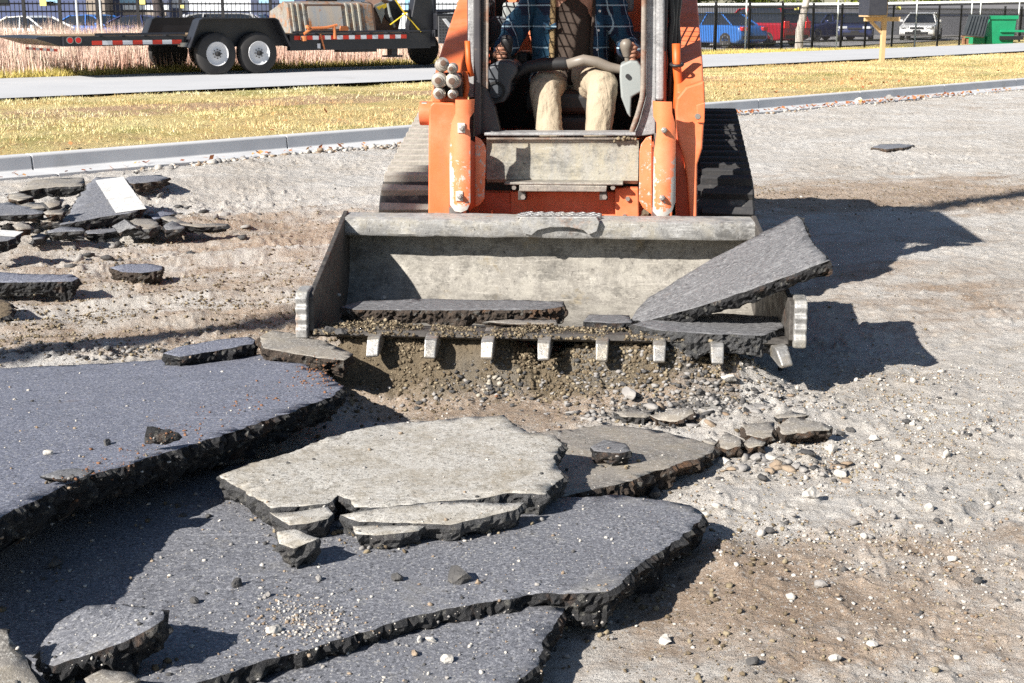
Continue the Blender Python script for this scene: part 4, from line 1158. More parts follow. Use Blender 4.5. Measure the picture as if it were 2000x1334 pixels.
def tooth(x, w=.052):
    t = MB()
    n = len(tooth_prof)
    vs = []
    for sgn in (-1, 1):
        for y, z in tooth_prof:
            k = 1.0 if y > -.1 else (0.98 if y > -.12 else 0.88)
            vs.append((x + sgn * w / 2 * k + random.uniform(-.0015, .0015), y + random.uniform(-.004, .004), z + random.uniform(-.003, .003)))
    t.put(vs, [tuple(range(n)), tuple(range(2 * n - 1, n - 1, -1))] + [((i + 1) % n, i, n + i, n + (i + 1) % n) for i in range(n)])
    return t.build('tooth', MAT['tooth_steel'], bucket_o, bevel=0.006, seg=2)
for x in tx: tooth(x)
x = ml(1536, 690, -.13)[0]
c = tooth(x); c.data.transform(Matrix.Translation((x, .02, -.008)) @ Matrix.Rotation(.2, 4, 'Z') @ Matrix.Rotation(-.18, 4, 'Y') @ Matrix.Translation((-x, 0, 0)))
# anti-slip step on the rim
st = MB()
plate(st, [(1012, 434), (1016, 424), (1165, 424), (1171, 434), (1166, 452), (1150, 459), (1140, 450), (1112, 444), (1075, 444), (1050, 450), (1038, 460), (1022, 456)], .900, .03)
s_o = st.build('bucket_step', MAT['bucket_rim'], bucket_o, bevel=.003)
gr = MB()
x0, z0 = ml(1016, 431, .95); x1, _ = ml(1166, 431, .95)
zt = rim_top + .012
for r in range(4):
    for k in range(15):
        xx = x0 + (x1 - x0) * (k + .5 * (r % 2)) / 14.5; yy = .965 + r * .032
        gr.tube([(xx + .016 * math.cos(a), yy + .016 * math.sin(a), zt + .004 * (k % 2)) for a in np.linspace(0, 2 * math.pi, 9)], .0055, 5)
gr.span(x0, x1, .955, 1.09, zt - .03, zt - .018)
g = gr.build('step_grating', MAT['grate'], bucket_o); g['kind'] = 'stuff'

# ---- tracks
def hull(pts):
    pts = sorted(pts)
    def half(ps):
        h = []
        for p in ps:
            while len(h) > 1 and (h[-1][0] - h[-2][0]) * (p[1] - h[-2][1]) - (h[-1][1] - h[-2][1]) * (p[0] - h[-2][0]) <= 0: h.pop()
            h.append(p)
        return h[:-1]
    return half(pts) + half(pts[::-1])
circ = [((1.84, .335), .305), ((3.02, .585), .285), ((3.14, .27), .24)]
H_ = hull([(c[0] + r * math.cos(a), c[1] + r * math.sin(a)) for c, r in circ for a in np.linspace(0, 2 * math.pi, 64, endpoint=False)])
P_ = [Vector((a, b)) for a, b in H_]
cum = [0.0]
for i in range(len(P_)): cum.append(cum[-1] + (P_[(i + 1) % len(P_)] - P_[i]).length)
def on_belt(s):
    s %= cum[-1]
    for i in range(len(P_)):
        if cum[i + 1] >= s:
            a, b = P_[i], P_[(i + 1) % len(P_)]
            t = (b - a).normalized()
            return a + t * (s - cum[i]), t
NL = 44
for sgn, xa, xb, mt in ((-1, -.98, -.60, 'track_dusty_lit'), (1, .55, .93, 'track_shaded')):
    belt = MB()
    N = 120
    vs, fs = [], []
    for i in range(N):
        p, t = on_belt(cum[-1] * i / N); nn = Vector((t.y, -t.x))
        for x, dd in ((xa, -.012), (xa + .012, 0), (xb - .012, 0), (xb, -.012), (xb, -.045), (xa, -.045)):
            q = p + nn * dd; vs.append((x, q.x, q.y))
    for i in range(N):
        for j in range(6):
            fs.append((i * 6 + j, i * 6 + (j + 1) % 6, ((i + 1) % N) * 6 + (j + 1) % 6, ((i + 1) % N) * 6 + j))
    belt.put(vs, fs)
    tr = belt.build('track', MAT['track_shaded'], loader, smooth='auto')  # darker belt paints the shade between the lugs
    inner_x = xb if sgn < 0 else xa
    w = xb - xa
    lug0 = None
    for i in range(NL):
        p, t = on_belt(cum[-1] * (i + .5) / NL); nn = Vector((t.y, -t.x))
        if lug0 is None:
            lg = MB()
            def lugbox(x_a, x_b, l0, l1, hgt):
                cx_ = (x_a + x_b) / 2
                vs = []
                for z, k in ((-.006, 1.0), (hgt, .72)):
                    for x, y in ((x_a, -l0), (x_b, -l1), (x_b, l1), (x_a, l0)):
                        vs.append((cx_ + (x - cx_) * (1 if z < 0 else .97), y * k, z))
                lg.put(vs, [(3, 2, 1, 0), (4, 5, 6, 7), (0, 1, 5, 4), (1, 2, 6, 5), (2, 3, 7, 6), (3, 0, 4, 7)])
            lugbox(-w / 2 + .006, w / 2 - .11, .030, .022, .036)
            lugbox(w / 2 - .095, w / 2 - .012, .036, .036, .032)
            lug0 = lg.build('lug', MAT[mt], tr, bevel=.005)
            o = lug0
        else:
            o = lug0.copy(); C.objects.link(o); adopt(o, tr)
        z = Vector((0, nn.x, nn.y)); y = Vector((0, t.x, t.y)); x = Vector((1, 0, 0)) if sgn < 0 else Vector((-1, 0, 0))
        if x.cross(y).dot(z) < 0: y = -y
        m = Matrix((x, y, z)).transposed().to_4x4()
        m.translation = Vector(((xa + xb) / 2, p.x, p.y))
        o.matrix_local = m
    for (cc, r) in circ[:1] + circ[2:]:
        wl = MB(); wl.lathe((xa + .05, cc[0], cc[1]), (1, 0, 0), [(0, r * .3), (0, r - .07), (.02, r - .055), (w - .12, r - .055), (w - .1, r - .07), (w - .1, r * .3)], 28)
        wl.build('idler', MAT['cab_black'], tr, smooth='auto')
    wl = MB(); cc, r = circ[1]
    for k in range(15):
        a = 2 * math.pi * k / 15
        wl.box(((xa + xb) / 2, cc[0] + (r - .06) * math.cos(a), cc[1] + (r - .06) * math.sin(a)), (.10, .05, .035), rotx(a))
    wl.lathe((xa + .14, cc[0], cc[1]), (1, 0, 0), [(0, .05), (0, r - .06), (.10, r - .06), (.10, .05)], 28)
    wl.build('sprocket', MAT['orange_dark'], tr, smooth='auto')
    for k in range(4):
        rl = MB(); yy = 2.12 + k * .27
        rl.lathe((xa + .08, yy, .145), (1, 0, 0), [(0, .02), (0, .085), (.06, .095), (w - .22, .095), (w - .16, .085), (w - .16, .02)], 20)
        rl.build('roller', MAT['cab_black'], tr, smooth='auto')
    fr = MB(); side(xa + .10, xb - .08, [(1.8, .26), (1.9, .40), (2.5, .46), (3.0, .52), (3.15, .36), (3.1, .20), (1.9, .19)], fr)
    fr.build('track_frame', MAT['orange_dark'], tr, bevel=.01)

# ---- chassis
ch = MB()
ch.span(-.55, .52, 1.62, 3.05, .22, .80)
plate(ch, [(932, 374), (1250, 374), (1250, 440), (1240, 470), (940, 470), (932, 440)], 1.55, .10)
ch.build('chassis', MAT['orange'], loader, bevel=.008)
rb = MB()
side(-.50, .47, [(2.80, .55), (2.82, 1.30), (3.0, 1.72), (3.9, 1.66), (4.15, 1.40), (4.15, .50), (3.5, .34), (3.1, .30)], rb)
rb.build('engine_cover', MAT['orange'], loader, bevel=.03, seg=3)
for k in range(6):
    lv = MB(); lv.span(-.32, .29, 4.145, 4.17, .70 + k * .09, .74 + k * .09); lv.build('vent_slat', MAT['cab_black'], loader)
dk = MB()   # black plate stands in for the shade between panel and cross member
plate(dk, [(944, 352), (1252, 352), (1252, 378), (944, 378)], 1.60, .03)
dk.build('gap_shade', MAT['cab_black'], loader)
ob = MB(); plate(ob, [(1201, 368), (1247, 368), (1248, 427), (1202, 427)], 1.47, .09)
o = ob.build('cover_box', MAT['orange'], loader, bevel=.006)
for p in ((1226, 388), (1220, 422)):
    b = MB(); x, z = ml(*p, 1.47); b.cyl((x, 1.475, z), (x, 1.455, z), .012, 6); b.build('bolt', MAT['bolt'], o)
lb = MB(); plate(lb, [(934, 376), (996, 376), (996, 434), (934, 434)], 1.53, .03)
lb.build('front_cheek', MAT['orange_dark'], loader, bevel=.004)
# front panel and sill
fp = MB()
x0, zt_ = ml(950, 272, 1.50); x1, zb_ = ml(1246, 360, 1.50)
vs, fs = [], []
for i in range(13):
    for k in range(31):
        x = x0 + (x1 - x0) * k / 30; z = zt_ + (zb_ - zt_) * i / 12
        y = 1.50 + .004 * n3((x, 0, z), 5) - (.012 if i == 0 else 0) + (.02 if i == 12 else 0)
        vs.append((x, y, z))
for i in range(12):
    for k in range(30): fs.append((i * 31 + k, i * 31 + k + 1, (i + 1) * 31 + k + 1, (i + 1) * 31 + k))
b_ = len(vs)
vs += [(x, y + .03, z) for x, y, z in vs]
fs += [tuple(b_ + j for j in reversed(f)) for f in fs]
rim_i = [k for k in range(31)] + [i * 31 + 30 for i in range(1, 13)] + [12 * 31 + k for k in range(29, -1, -1)] + [i * 31 for i in range(11, 0, -1)]
for a, b in zip(rim_i, rim_i[1:] + rim_i[:1]): fs.append((b, a, b_ + a, b_ + b))
fp.put(vs, fs); fp.build('front_panel', MAT['panel_grey'], loader, smooth='auto')
sl = MB(); plate(sl, [(946, 259), (1242, 259), (1242, 265), (946, 265)], 1.46, .14); sl.build('sill', MAT['post_grey'], loader, bevel=.004)
sl = MB(); plate(sl, [(950, 267), (1238, 267), (1238, 273), (950, 273)], 1.475, .03); sl.build('sill_trim', MAT['rusty_seal'], loader, bevel=.003)
# crumbs of soil caught in the corner of the sill
cr = MB()
for k in range(60):
    x, z = ml(random.gauss(1220, 12), random.gauss(268, 3), 1.47); cr.rock((x, 1.468 + random.uniform(0, .03), z), random.uniform(.003, .009), k, 0)
c_ = cr.build('caught_soil', MAT['soil'], loader); c_['kind'] = 'stuff'
# step bar and brackets
sb = MB(); plate(sb, [(985, 356), (1217, 357), (1217, 362), (985, 361)], 1.40, .12); plate(sb, [(1014, 361), (1186, 363), (1184, 375), (1014, 374)], 1.40, .02)
sb_o = sb.build('step_bar', MAT['bucket_steel'], loader, bevel=.004)
for xp in (1019, 1178):
    b = MB(); plate(b, [(xp - 7, 372), (xp + 7, 372), (xp + 9, 391), (xp - 7, 391)], 1.42, .08); br = b.build('step_bracket', MAT['bucket_rust'], sb_o, bevel=.003)
    b = MB(); x, z = ml(xp + 3, 384, 1.42); b.cyl((x, 1.42, z), (x, 1.40, z), .013, 6); b.build('bolt', MAT['bolt'], sb_o)
for xp in (1004, 1197):
    b = MB(); x, z = ml(xp, 366, 1.42); b.cyl((x, 1.46, z), (x, 1.41, z), .012, 6); b.build('bolt', MAT['bolt'], sb_o)

# ---- lift arms
def arm_profile():
    lower = [(1.47, 1.02), (1.55, 1.00), (3.20, 1.42), (3.46, 1.36), (3.52, 1.50), (3.40, 1.74), (3.15, 1.77), (1.62, 1.22), (1.42, 1.09)]
    return lower
for sgn, xa, xb in ((-1, -.675, -.545), (1, .520, .650)):
    am = MB(); side(xa, xb, arm_profile(), am)
    ao = am.build('lift_arm', MAT['orange'], loader, bevel=.012, seg=3)
    tw = MB(); x0, x1 = (xa - .0, xb + .06) if sgn < 0 else (xa - .06, xb)
    side(x0 + .02, x1 - .02, [(3.10, .75), (3.50, .75), (3.62, 1.30), (3.55, 1.62), (3.38, 1.66), (3.25, 1.35)], tw)
    tw.build('rear_tower', MAT['orange_dark'], loader, bevel=.012)
    b = MB(); b.cyl((xa - .02, 3.42, 1.55), (xb + .02, 3.42, 1.55), .06, 20); b.build('pivot_pin', MAT['bolt'], ao, smooth='auto')
# left front leg
lg = MB()
plate(lg, [(840, 204), (846, 199), (886, 201), (892, 206), (893, 235), (884, 268), (881, 330), (880, 432), (836, 432), (837, 250), (838, 212)], 1.33, .15)
lo = lg.build('arm_leg', MAT['orange'], loader, bevel=.010, seg=3)
dk = MB(); plate(dk, [(882, 212), (893, 212), (893, 432), (880, 432)], 1.37, .10); dk.build('leg_web', MAT['orange_dark'], lo, bevel=.004)  # shaded side of the leg, painted as a darker orange panel
b = MB(); x, z = ml(834, 222, 1.38); b.cyl((x - .035, 1.40, z), (x + .03, 1.40, z), .058, 20); b.build('pin_boss', MAT['orange'], lo, smooth='auto')
b = MB(); x, z = ml(829, 204, 1.38); b.cyl((x - .012, 1.38, z), (x + .012, 1.38, z), .012, 8); b.build('grease_nipple', MAT['bolt'], lo)
for p in ((858, 428), (843, 421), (851, 419)):
    b = MB(); x, z = ml(p[0], p[1], 1.33); b.cyl((x, 1.335, z), (x, 1.312, z), .010, 6); b.build('bolt', MAT['bolt'], lo)
el = MB(); plate(el, [(842, 178), (872, 186), (904, 190), (906, 204), (886, 202), (842, 202)], 1.40, .16); el.build('arm_elbow', MAT['orange'], lo, bevel=.012, seg=3)
# right front leg, flared at the top
lg = MB()
plate(lg, [(1322, 192), (1340, 170), (1376, 158), (1377, 196), (1376, 228), (1372, 290), (1362, 322), (1361, 440), (1349, 440), (1342, 350), (1336, 310), (1324, 272), (1319, 215)], 1.33, .15)
lo = lg.build('arm_leg', MAT['orange'], loader, bevel=.010, seg=3)
dk = MB(); plate(dk, [(1322, 235), (1336, 310), (1342, 350), (1349, 440), (1321, 440), (1319, 300)], 1.385, .08); dk.build('leg_web', MAT['orange_dark'], lo, bevel=.004)  # shade on the inner side face is put into the darker orange
b = MB(); x, z = ml(1362, 226, 1.36); b.cyl((x, 1.335, z), (x, 1.315, z), .014, 8); b.build('bolt', MAT['bolt'], lo)
fl = MB(); plate(fl, [(1360, 205), (1377, 200), (1376, 240), (1362, 240)], 1.318, .03); fl.build('leg_flange', MAT['orange'], lo, bevel=.004)

# ---- cylinder guards: bent plates with scraped edges
def guard(main, flange, x_fold0, x_fold1, bolts, washers):
    g = MB()
    P = xz(main, 1.20)
    n = len(P)
    xs0, xs1 = min(p[0] for p in P), max(p[0] for p in P)
    zb = min(p[1] for p in P)
    # grid over the outline so that the sheet can be dished
    ring = []
    for i in range(n):
        a, b = Vector(P[i]), Vector(P[(i + 1) % n]); m = max(1, int((b - a).length / .02))
        ring += [a.lerp(b, j / m) for j in range(m)]
    pts = list(ring); nr = len(ring)
    x = xs0 + .01
    while x < xs1:
        z = zb + .01
        while z < max(p[1] for p in P): pts.append(Vector((x, z))); z += .02
        x += .02
    r = delaunay_2d_cdt(pts, [(i, (i + 1) % nr) for i in range(nr)], [], 1, 1e-5)
    cxm = (xs0 + xs1) / 2; hw = (xs1 - xs0) / 2
    vs, wear = [], []
    for v in r[0]:
        u = (v.x - cxm) / hw
        d = 1.20 + .035 * abs(u) ** 2.6
        vs.append((v.x, d, v.y))
        low = max(0.0, min(1.0, (zb + .40 - v.y) / .22))
        bot = max(0.0, min(1.0, (zb + .07 - v.y) / .07))
        wear.append(max(1.25 * max(0, abs(u) - .40) / .6 * low, bot * 1.2, .36 * low))
    fs = [tuple(f) for f in r[2]]
    cnt = {}
    for f in fs:
        for i in range(len(f)): cnt[(f[i], f[(i + 1) % len(f)])] = 1
    b0 = len(vs)
    vs += [(x, y + .012, z) for x, y, z in vs]; wear += wear
    fs2 = fs + [tuple(b0 + i for i in reversed(f)) for f in fs]
    for (a, b) in cnt:
        if (b, a) not in cnt: fs2.append((b, a, b0 + a, b0 + b))
    g.put(vs, fs2, wear)
    go = g.build('cylinder_guard', MAT['orange_guard'], loader, smooth='auto')
    f_ = MB()
    F = xz(flange, 1.285)
    f_.prism(F, front(), 1.285, 1.297)
    f_.a = [0.35] * len(f_.v)
    f_.build('guard_flange', MAT['orange_guard'], go, bevel=.003)
    w_ = MB()
    xa, za = ml(x_fold0, 272, 1.235); xb, zc = ml(x_fold1, 405, 1.285)
    w_.put([(xa, 1.225, za), (xb, 1.29, za - .02), (xb, 1.29, zc + .01), (xa, 1.225, zc - .01), (xa, 1.235, za), (xb, 1.297, za - .02), (xb, 1.297, zc + .01), (xa, 1.235, zc - .01)],
           [(0, 1, 2, 3), (7, 6, 5, 4), (0, 3, 7, 4), (1, 5, 6, 2), (0, 4, 5, 1), (3, 2, 6, 7)])
    w_.build('guard_fold', MAT['orange_dark'], go)  # the fold's shadow is painted in with the darker orange
    for p in bolts:
        x, z = ml(p[0], p[1], 1.20)
        if washers:
            b = MB(); b.box((x - .004, 1.198, z), (.036, .008, .048)); b.build('washer', MAT['washer'], go, bevel=.003)
        b = MB(); b.cyl((x, 1.21, z), (x, 1.180, z), .015, 6); b.cyl((x, 1.182, z), (x, 1.172, z), .009, 10); b.build('bolt', MAT['bolt'], go, bevel=.002)
    return go
guard([(889, 195), (925, 195), (924, 220), (917, 230), (916, 246), (918, 268), (918, 398), (912, 410), (900, 415), (888, 413), (877, 402), (876, 330), (878, 262), (881, 240), (889, 222)],
      [(928, 266), (938, 271), (946, 282), (949, 292), (946, 388), (938, 399), (928, 404)], 917, 929, [(903, 250), (899, 383)], True)
guard([(1275, 198), (1312, 199), (1313, 220), (1319, 242), (1320, 264), (1320, 396), (1312, 415), (1298, 423), (1284, 423), (1275, 414), (1277, 300), (1282, 262), (1282, 240), (1276, 228)],
      [(1273, 265), (1262, 269), (1252, 282), (1249, 296), (1248, 392), (1256, 406), (1273, 419)], 1276, 1272, [(1297, 254), (1293, 386)], False)
for px in (893, 1290):
    cy = MB(); x, z = ml(px, 425, 1.27); cy.cyl((x, 1.29, z - .12), (x, 1.29, z + .05), .045, 24); cy.cyl((x, 1.31, z + .05), (x, 1.33, z + .40), .04, 24)
    cy.build('tilt_cylinder', MAT['chrome'], loader, smooth='auto')
for px in (908, 1262):
    cy = MB(); x, z = ml(px, 424, 1.36); cy.cyl((x, 1.40, z - .06), (x, 1.36, z), .03, 10); cy.cyl((x, 1.37, z), (x, 1.35, z + .03), .022, 6)
    cy.build('hose_fitting', MAT['soil_dark'], loader, smooth='auto')
cp = MB(); cp.span(-.62, .58, 1.12, 1.34, .22, .44); cp.build('quick_coupler', MAT['orange_dark'], loader, bevel=.02)

# ---- hydraulic quick couplers on the left arm
qc = MB(); plate(qc, [(846, 142), (900, 142), (903, 198), (848, 200)], 1.42, .06)
qo = qc.build('coupler_block', MAT['cab_black'], loader, bevel=.012)
for (px, py, r, tilt) in ((856, 131, .034, .5), (882, 134, .027, 0), (857, 157, .038, 0), (884, 158, .038, 0), (857, 183, .031, 0), (883, 184, .024, 0)):
    b = MB(); x, z = ml(px, py, 1.33)
    ax = Vector((.5 * tilt, -1, .35 * tilt)).normalized()
    b.lathe((x, 1.42, z), ax, [(0, r * .8), (.03, r * .8), (.032, r), (.075, r), (.080, r * .86), (.095, r * .86), (.097, r * .6), (.112, r * .58), (.114, r * .3)], 20)
    b.build('hydraulic_coupler', MAT['coupler'], qo, smooth='auto')
    e = MB(); q = Vector((x, 1.42, z)) + ax * .113; e.lathe(q, ax, [(0, r * .42), (.006, r * .42), (.008, r * .2)], 14); e.build('coupler_hole', MAT['old_rust'], qo)  # dark disc paints the shaded hole in the coupler face
# hoses
for k, pts in enumerate([[(908, 140), (912, 170), (905, 205)], [(920, 150), (914, 120), (912, 80)]]):
    b = MB(); b.tube([(ml(px, py, 1.47)[0], 1.47 + .02 * k, ml(px, py, 1.47)[1]) for px, py in pts], .014, 8); b.build('hose', MAT['hose_orange'], loader, smooth=True)
for k, px in enumerate((1309, 1316, 1323)):
    b = MB()
    b.tube([(ml(px + j * .3, py, 1.62)[0] + .006 * math.sin(py * .06 + k), 1.62 + .03 * k, ml(px, py, 1.62)[1]) for j, py in enumerate((205, 160, 120, 80, 40, 0, -40))], .016, 8)
    b.build('hose', MAT['hose'], loader, smooth=True)
b = MB()
b.tube([(ml(px, py, 1.50)[0], 1.50, ml(px, py, 1.50)[1]) for px, py in ((1322, 212), (1324, 190), (1325, 160), (1322, 130), (1321, 85))], .021, 12)
b.build('sleeved_hose', MAT['hose_orange'], loader, smooth=True)
b = MB(); x, z = ml(1322, 126, 1.48); b.tube([(x + .028 * math.cos(a), 1.48 + .028 * math.sin(a), z + .006 * math.sin(a)) for a in np.linspace(0, 2 * math.pi, 13)], .008, 6); b.build('hose_clamp', MAT['hose'], loader, smooth=True)

# ---- cab
CAB_B, CAB_F, ROOF = 2.78, 1.52, 2.06
po = MB(); plate(po, [(914, -186), (926, -186), (926, 190), (914, 190)], 1.54, .04); po.build('cab_post', MAT['post_grey'], loader, bevel=.004)
po = MB(); plate(po, [(925, -186), (937, -186), (940, 262), (925, 270)], 1.50, .10); po.build('cab_post', MAT['post_dark'], loader, bevel=.008)
po = MB(); plate(po, [(936, -186), (947, -186), (950, 178), (966, 210), (978, 262), (936, 262)], 1.54, .08); po.build('cab_post', MAT['post_dark'], loader, bevel=.006)
po = MB(); plate(po, [(946, -186), (956, -186), (953, 174), (941, 166), (944, 80)], 1.53, .02); po.build('door_seal', MAT['rusty_seal'], loader, bevel=.003)
po = MB(); plate(po, [(1262, -186), (1283, -186), (1281, 197), (1280, 262), (1236, 268), (1248, 240), (1262, 190)], 1.54, .08); po.build('cab_post', MAT['post_grey'], loader, bevel=.006)
po = MB(); plate(po, [(1282, -186), (1300, -186), (1297, 197), (1281, 197)], 1.50, .06); po.build('cab_post', MAT['post_grey'], loader, bevel=.014, seg=3)
po = MB(); plate(po, [(1296, 100), (1300, 100), (1300, 200), (1296, 200)], 1.52, .2); po.build('cab_gusset', MAT['orange_dark'], loader)
po = MB()
pp = [(1258, -186), (1258, 0), (1257, 100), (1256, 170), (1254, 192), (1246, 222), (1236, 250), (1231, 268)]
po.tube([(ml(px, py, 1.51)[0], 1.51, ml(px, py, 1.51)[1]) for px, py in pp], .013, 8); po.build('door_seal', MAT['rusty_seal'], loader, smooth=True)
xl, xr = -.50, .455
rf = MB(); rf.span(xl - .02, xr + .02, 1.38, CAB_B + .02, ROOF - .06, ROOF); rf.build('cab_roof', MAT['orange'], loader, bevel=.03, seg=3)
for x in (xl, xr):
    sw = MB()
    sw.span(x - .012, x + .012, 1.60, CAB_B, .55, 1.12); sw.span(x - .012, x + .012, 1.60, CAB_B, 1.93, ROOF - .06)
    sw.span(x - .015, x + .015, CAB_B - .10, CAB_B, 1.12, 1.93); sw.span(x - .015, x + .015, 1.58, 1.64, 1.12, 1.93)
    so = sw.build('cab_side', MAT['post_dark'], loader, bevel=.004)
    ms = MB()
    y0, y1, z0, z1 = 1.62, CAB_B - .08, 1.12, 1.94
    sp_ = .072
    for sg in (-1, 1):
        k = -20
        while k < 40:
            # diagonal line y*0.9 - sg*z = const clipped to the opening
            c0 = k * sp_
            pts = []
            for i in range(41):
                y = y0 + (y1 - y0) * i / 40
                z = (z0 + sg * (y - y0) * .75 + c0)
                if z0 <= z <= z1: pts.append((x, y, z))
            if len(pts) > 2: ms.bar(pts[0], pts[-1], .006, .006)
            k += 1
    mo = ms.build('side_mesh', MAT['wire'], so); mo['kind'] = 'stuff'
rw = MB()
rw.span(xl, xr, CAB_B - .02, CAB_B, .55, 1.22); rw.span(xl, xr, CAB_B - .02, CAB_B, 1.90, ROOF); rw.span(xl, xl + .07, CAB_B - .02, CAB_B, 1.22, 1.9); rw.span(xr - .07, xr, CAB_B - .02, CAB_B, 1.22, 1.9)
rw.build('cab_back', MAT['cab_black'], loader)
fl = MB(); fl.span(xl + .02, xr - .02, 1.62, CAB_B - .02, .60, .64); fl.build('cab_floor', MAT['cab_black'], loader)
se = MB(); se.box((-.03, 2.24, 1.00), (.48, .50, .13)); se.box((-.03, 2.22, .80), (.40, .44, .28)); se.box((-.03, 2.52, 1.30), (.46, .12, .60), rotx(-.12))
se.build('seat', MAT['cab_black'], loader, bevel=.04, seg=3)
for xx in (-.30, .24):
    a_ = MB(); a_.box((xx, 2.45, 1.22), (.07, .30, .07)); a_.build('armrest', MAT['cab_black'], loader, bevel=.02, seg=3)
co = MB(); plate(co, [(952, 130), (975, 118), (996, 118), (1009, 128), (1010, 142), (998, 160), (996, 180), (985, 200), (958, 205), (950, 190)], 1.78, .35)
co_o = co.build('control_console', MAT['console_dark'], loader, bevel=.02, seg=3)
b = MB(); x, z = ml(968, 178, 1.77); b.lathe((x, 1.785, z), (0, -1, 0), [(0, .05), (.012, .05), (.012, .038), (.004, .036)], 24); b.build('console_hole_ring', MAT['cab_black'], co_o, smooth='auto')  # black ring and face paint the dark of a round hole
co = MB(); plate(co, [(1211, 127), (1232, 118), (1246, 120), (1253, 130), (1256, 178), (1234, 190), (1232, 231), (1225, 222), (1213, 190), (1210, 150)], 1.78, .35)
co_o = co.build('control_console', MAT['console_pale'], loader, bevel=.014, seg=3)
b = MB(); x, z = ml(1226, 149, 1.77); b.cyl((x, 1.785, z), (x, 1.768, z), .012, 14); b.build('console_hole', MAT['cab_black'], co_o, smooth='auto')  # black plug stands in for the dark of a small hole
for (px, py, yl, nm, m, r) in ((992, 84, 1.92, 'joystick', 'cab_black', .032), (1225, 92, 1.86, 'joystick', 'knob', .032)):
    b = MB(); x, z = ml(px, py, yl); b.lathe((x, yl, z - .045), (-.1, -.15, 1), [(0, .02), (.02, .026), (.04, r * .95), (.055, r * 1.03), (.072, r * .9), (.084, r * .55), (.088, .003)], 20)
    b.cyl((x, yl, z - .045), (x + .01, yl + .03, z - .15), .014, 10)
    b.build(nm, MAT[m], loader, smooth='auto')
lb = MB()
lb.tube([(ml(px, py, 1.88)[0], 1.88, ml(px, py, 1.88)[1]) for px, py in ((1002, 158), (1012, 142), (1032, 131), (1060, 126), (1102, 124), (1118, 126))], [.02, .026, .032, .034, .034, .03], 14)
lb.build('lap_bar', MAT['cab_black'], loader, smooth=True)
lb = MB()
lb.tube([(ml(px, py, 1.86)[0], 1.86, ml(px, py, 1.86)[1]) for px, py in ((1108, 126), (1140, 117), (1165, 121), (1190, 131), (1215, 136), (1250, 137))], [.026, .028, .027, .025, .022, .02], 14)
lb.build('lap_bar', MAT['knob'], loader, smooth=True)
for xx in (-.42, .36):
    b = MB(); b.box((xx, 1.36, 1.96), (.11, .05, .08)); b.build('work_light', MAT['headlamp'], loader, bevel=.01)
for (px, py, w, h, m) in ((1222, 6, .09, .10, 'console_pale'), (1240, 72, .08, .06, 'console_dark'), (975, 60, .12, .16, 'console_dark'), (1000, 22, .10, .10, 'console_pale')):
    x, z = ml(px, py, 2.6); b = MB(); b.box((x, 2.6, z), (w, .12, h)); b.build('cab_fitting', MAT[m], loader, bevel=.02)
# foot wells hide the lower cab
b = MB(); b.span(-.42, .38, 1.62, 1.66, .60, .84); b.build('foot_board', MAT['cab_black'], loader)

# ------------------------------------------------------------ the operator
person = tag(empty('person', MORG + MX * (-.03) + MY * 2.24 + Vector((0, 0, 1.07)), -MYAW),
             'person in open blue plaid shirt and beige trousers seated in the loader cab', 'person')
PO = Vector((-.03, 2.24, 1.07))
def pm(px, py, yl):
    x, z = ml(px, py, yl); return Vector((x, yl, z)) - PO
def skin_mesh(verts, edges, radii, root=0, sub=2):
    me = bpy.data.meshes.new('tmp'); me.from_pydata([tuple(v) for v in verts], edges, [])
    o = bpy.data.objects.new('tmp', me); C.objects.link(o)
    m = o.modifiers.new('skin', 'SKIN'); m.use_smooth_shade = True
    lay = me.skin_vertices[0].data
    for i, r in enumerate(radii): lay[i].radius = r if isinstance(r, tuple) else (r, r); lay[i].use_root = (i == root)
    s_ = o.modifiers.new('sub', 'SUBSURF'); s_.levels = sub; s_.render_levels = sub
    dg = bpy.context.evaluated_depsgraph_get()
    e = o.evaluated_get(dg).to_mesh()
    V = [v.co.copy() for v in e.vertices]; Fc = [tuple(p.vertices) for p in e.polygons]
    o.evaluated_get(dg).to_mesh_clear()
    bpy.data.objects.remove(o, do_unlink=True); bpy.data.meshes.remove(me)
    return V, Fc
def wrinkle(V, amp, sc=14, o=0):
    out = []
    c = sum(V, Vector()) / len(V)
    for v in V:
        d = Vector((n3(v, sc, o), n3(v, sc, o + 5), n3(v, sc * .6, o + 9)))
        d2 = Vector((n3(v, sc * 2.2, o + 2), n3(v, sc * 2.2, o + 7), 0))
        out.append(v + d * amp + d2 * amp * .45)
    return out
hl, hr = pm(975, 104, 1.94), pm(1237, 106, 1.90)
kl, kr = pm(1063, 166, 1.86), pm(1178, 160, 1.84)
al_, ar_ = pm(1078, 300, 1.74), pm(1164, 300, 1.72)
sl_, sr_ = Vector((-.20, .14, .50)), Vector((.18, .14, .50))
el_, er_ = Vector((-.33, .02, .24)), Vector((.30, .02, .22))
B = [Vector((0, 0, 0)), Vector((0, .06, .18)), Vector((0, .10, .36)), Vector((-.01, .12, .50)), Vector((-.01, .10, .60)), Vector((-.01, .07, .70)), Vector((-.01, .05, .80)),
     sl_, el_, hl + Vector((-.005, .07, -.01)), sr_, er_, hr + Vector((.005, .07, -.01)),
     Vector((-.10, -.02, -.01)), kl, al_, al_ + Vector((0, -.14, -.05)), Vector((.09, -.02, -.01)), kr, ar_, ar_ + Vector((0, -.14, -.05))]
E = [(0, 1), (1, 2), (2, 3), (3, 4), (4, 5), (5, 6), (3, 7), (7, 8), (8, 9), (3, 10), (10, 11), (11, 12), (0, 13), (13, 14), (14, 15), (15, 16), (0, 17), (17, 18), (18, 19), (19, 20)]
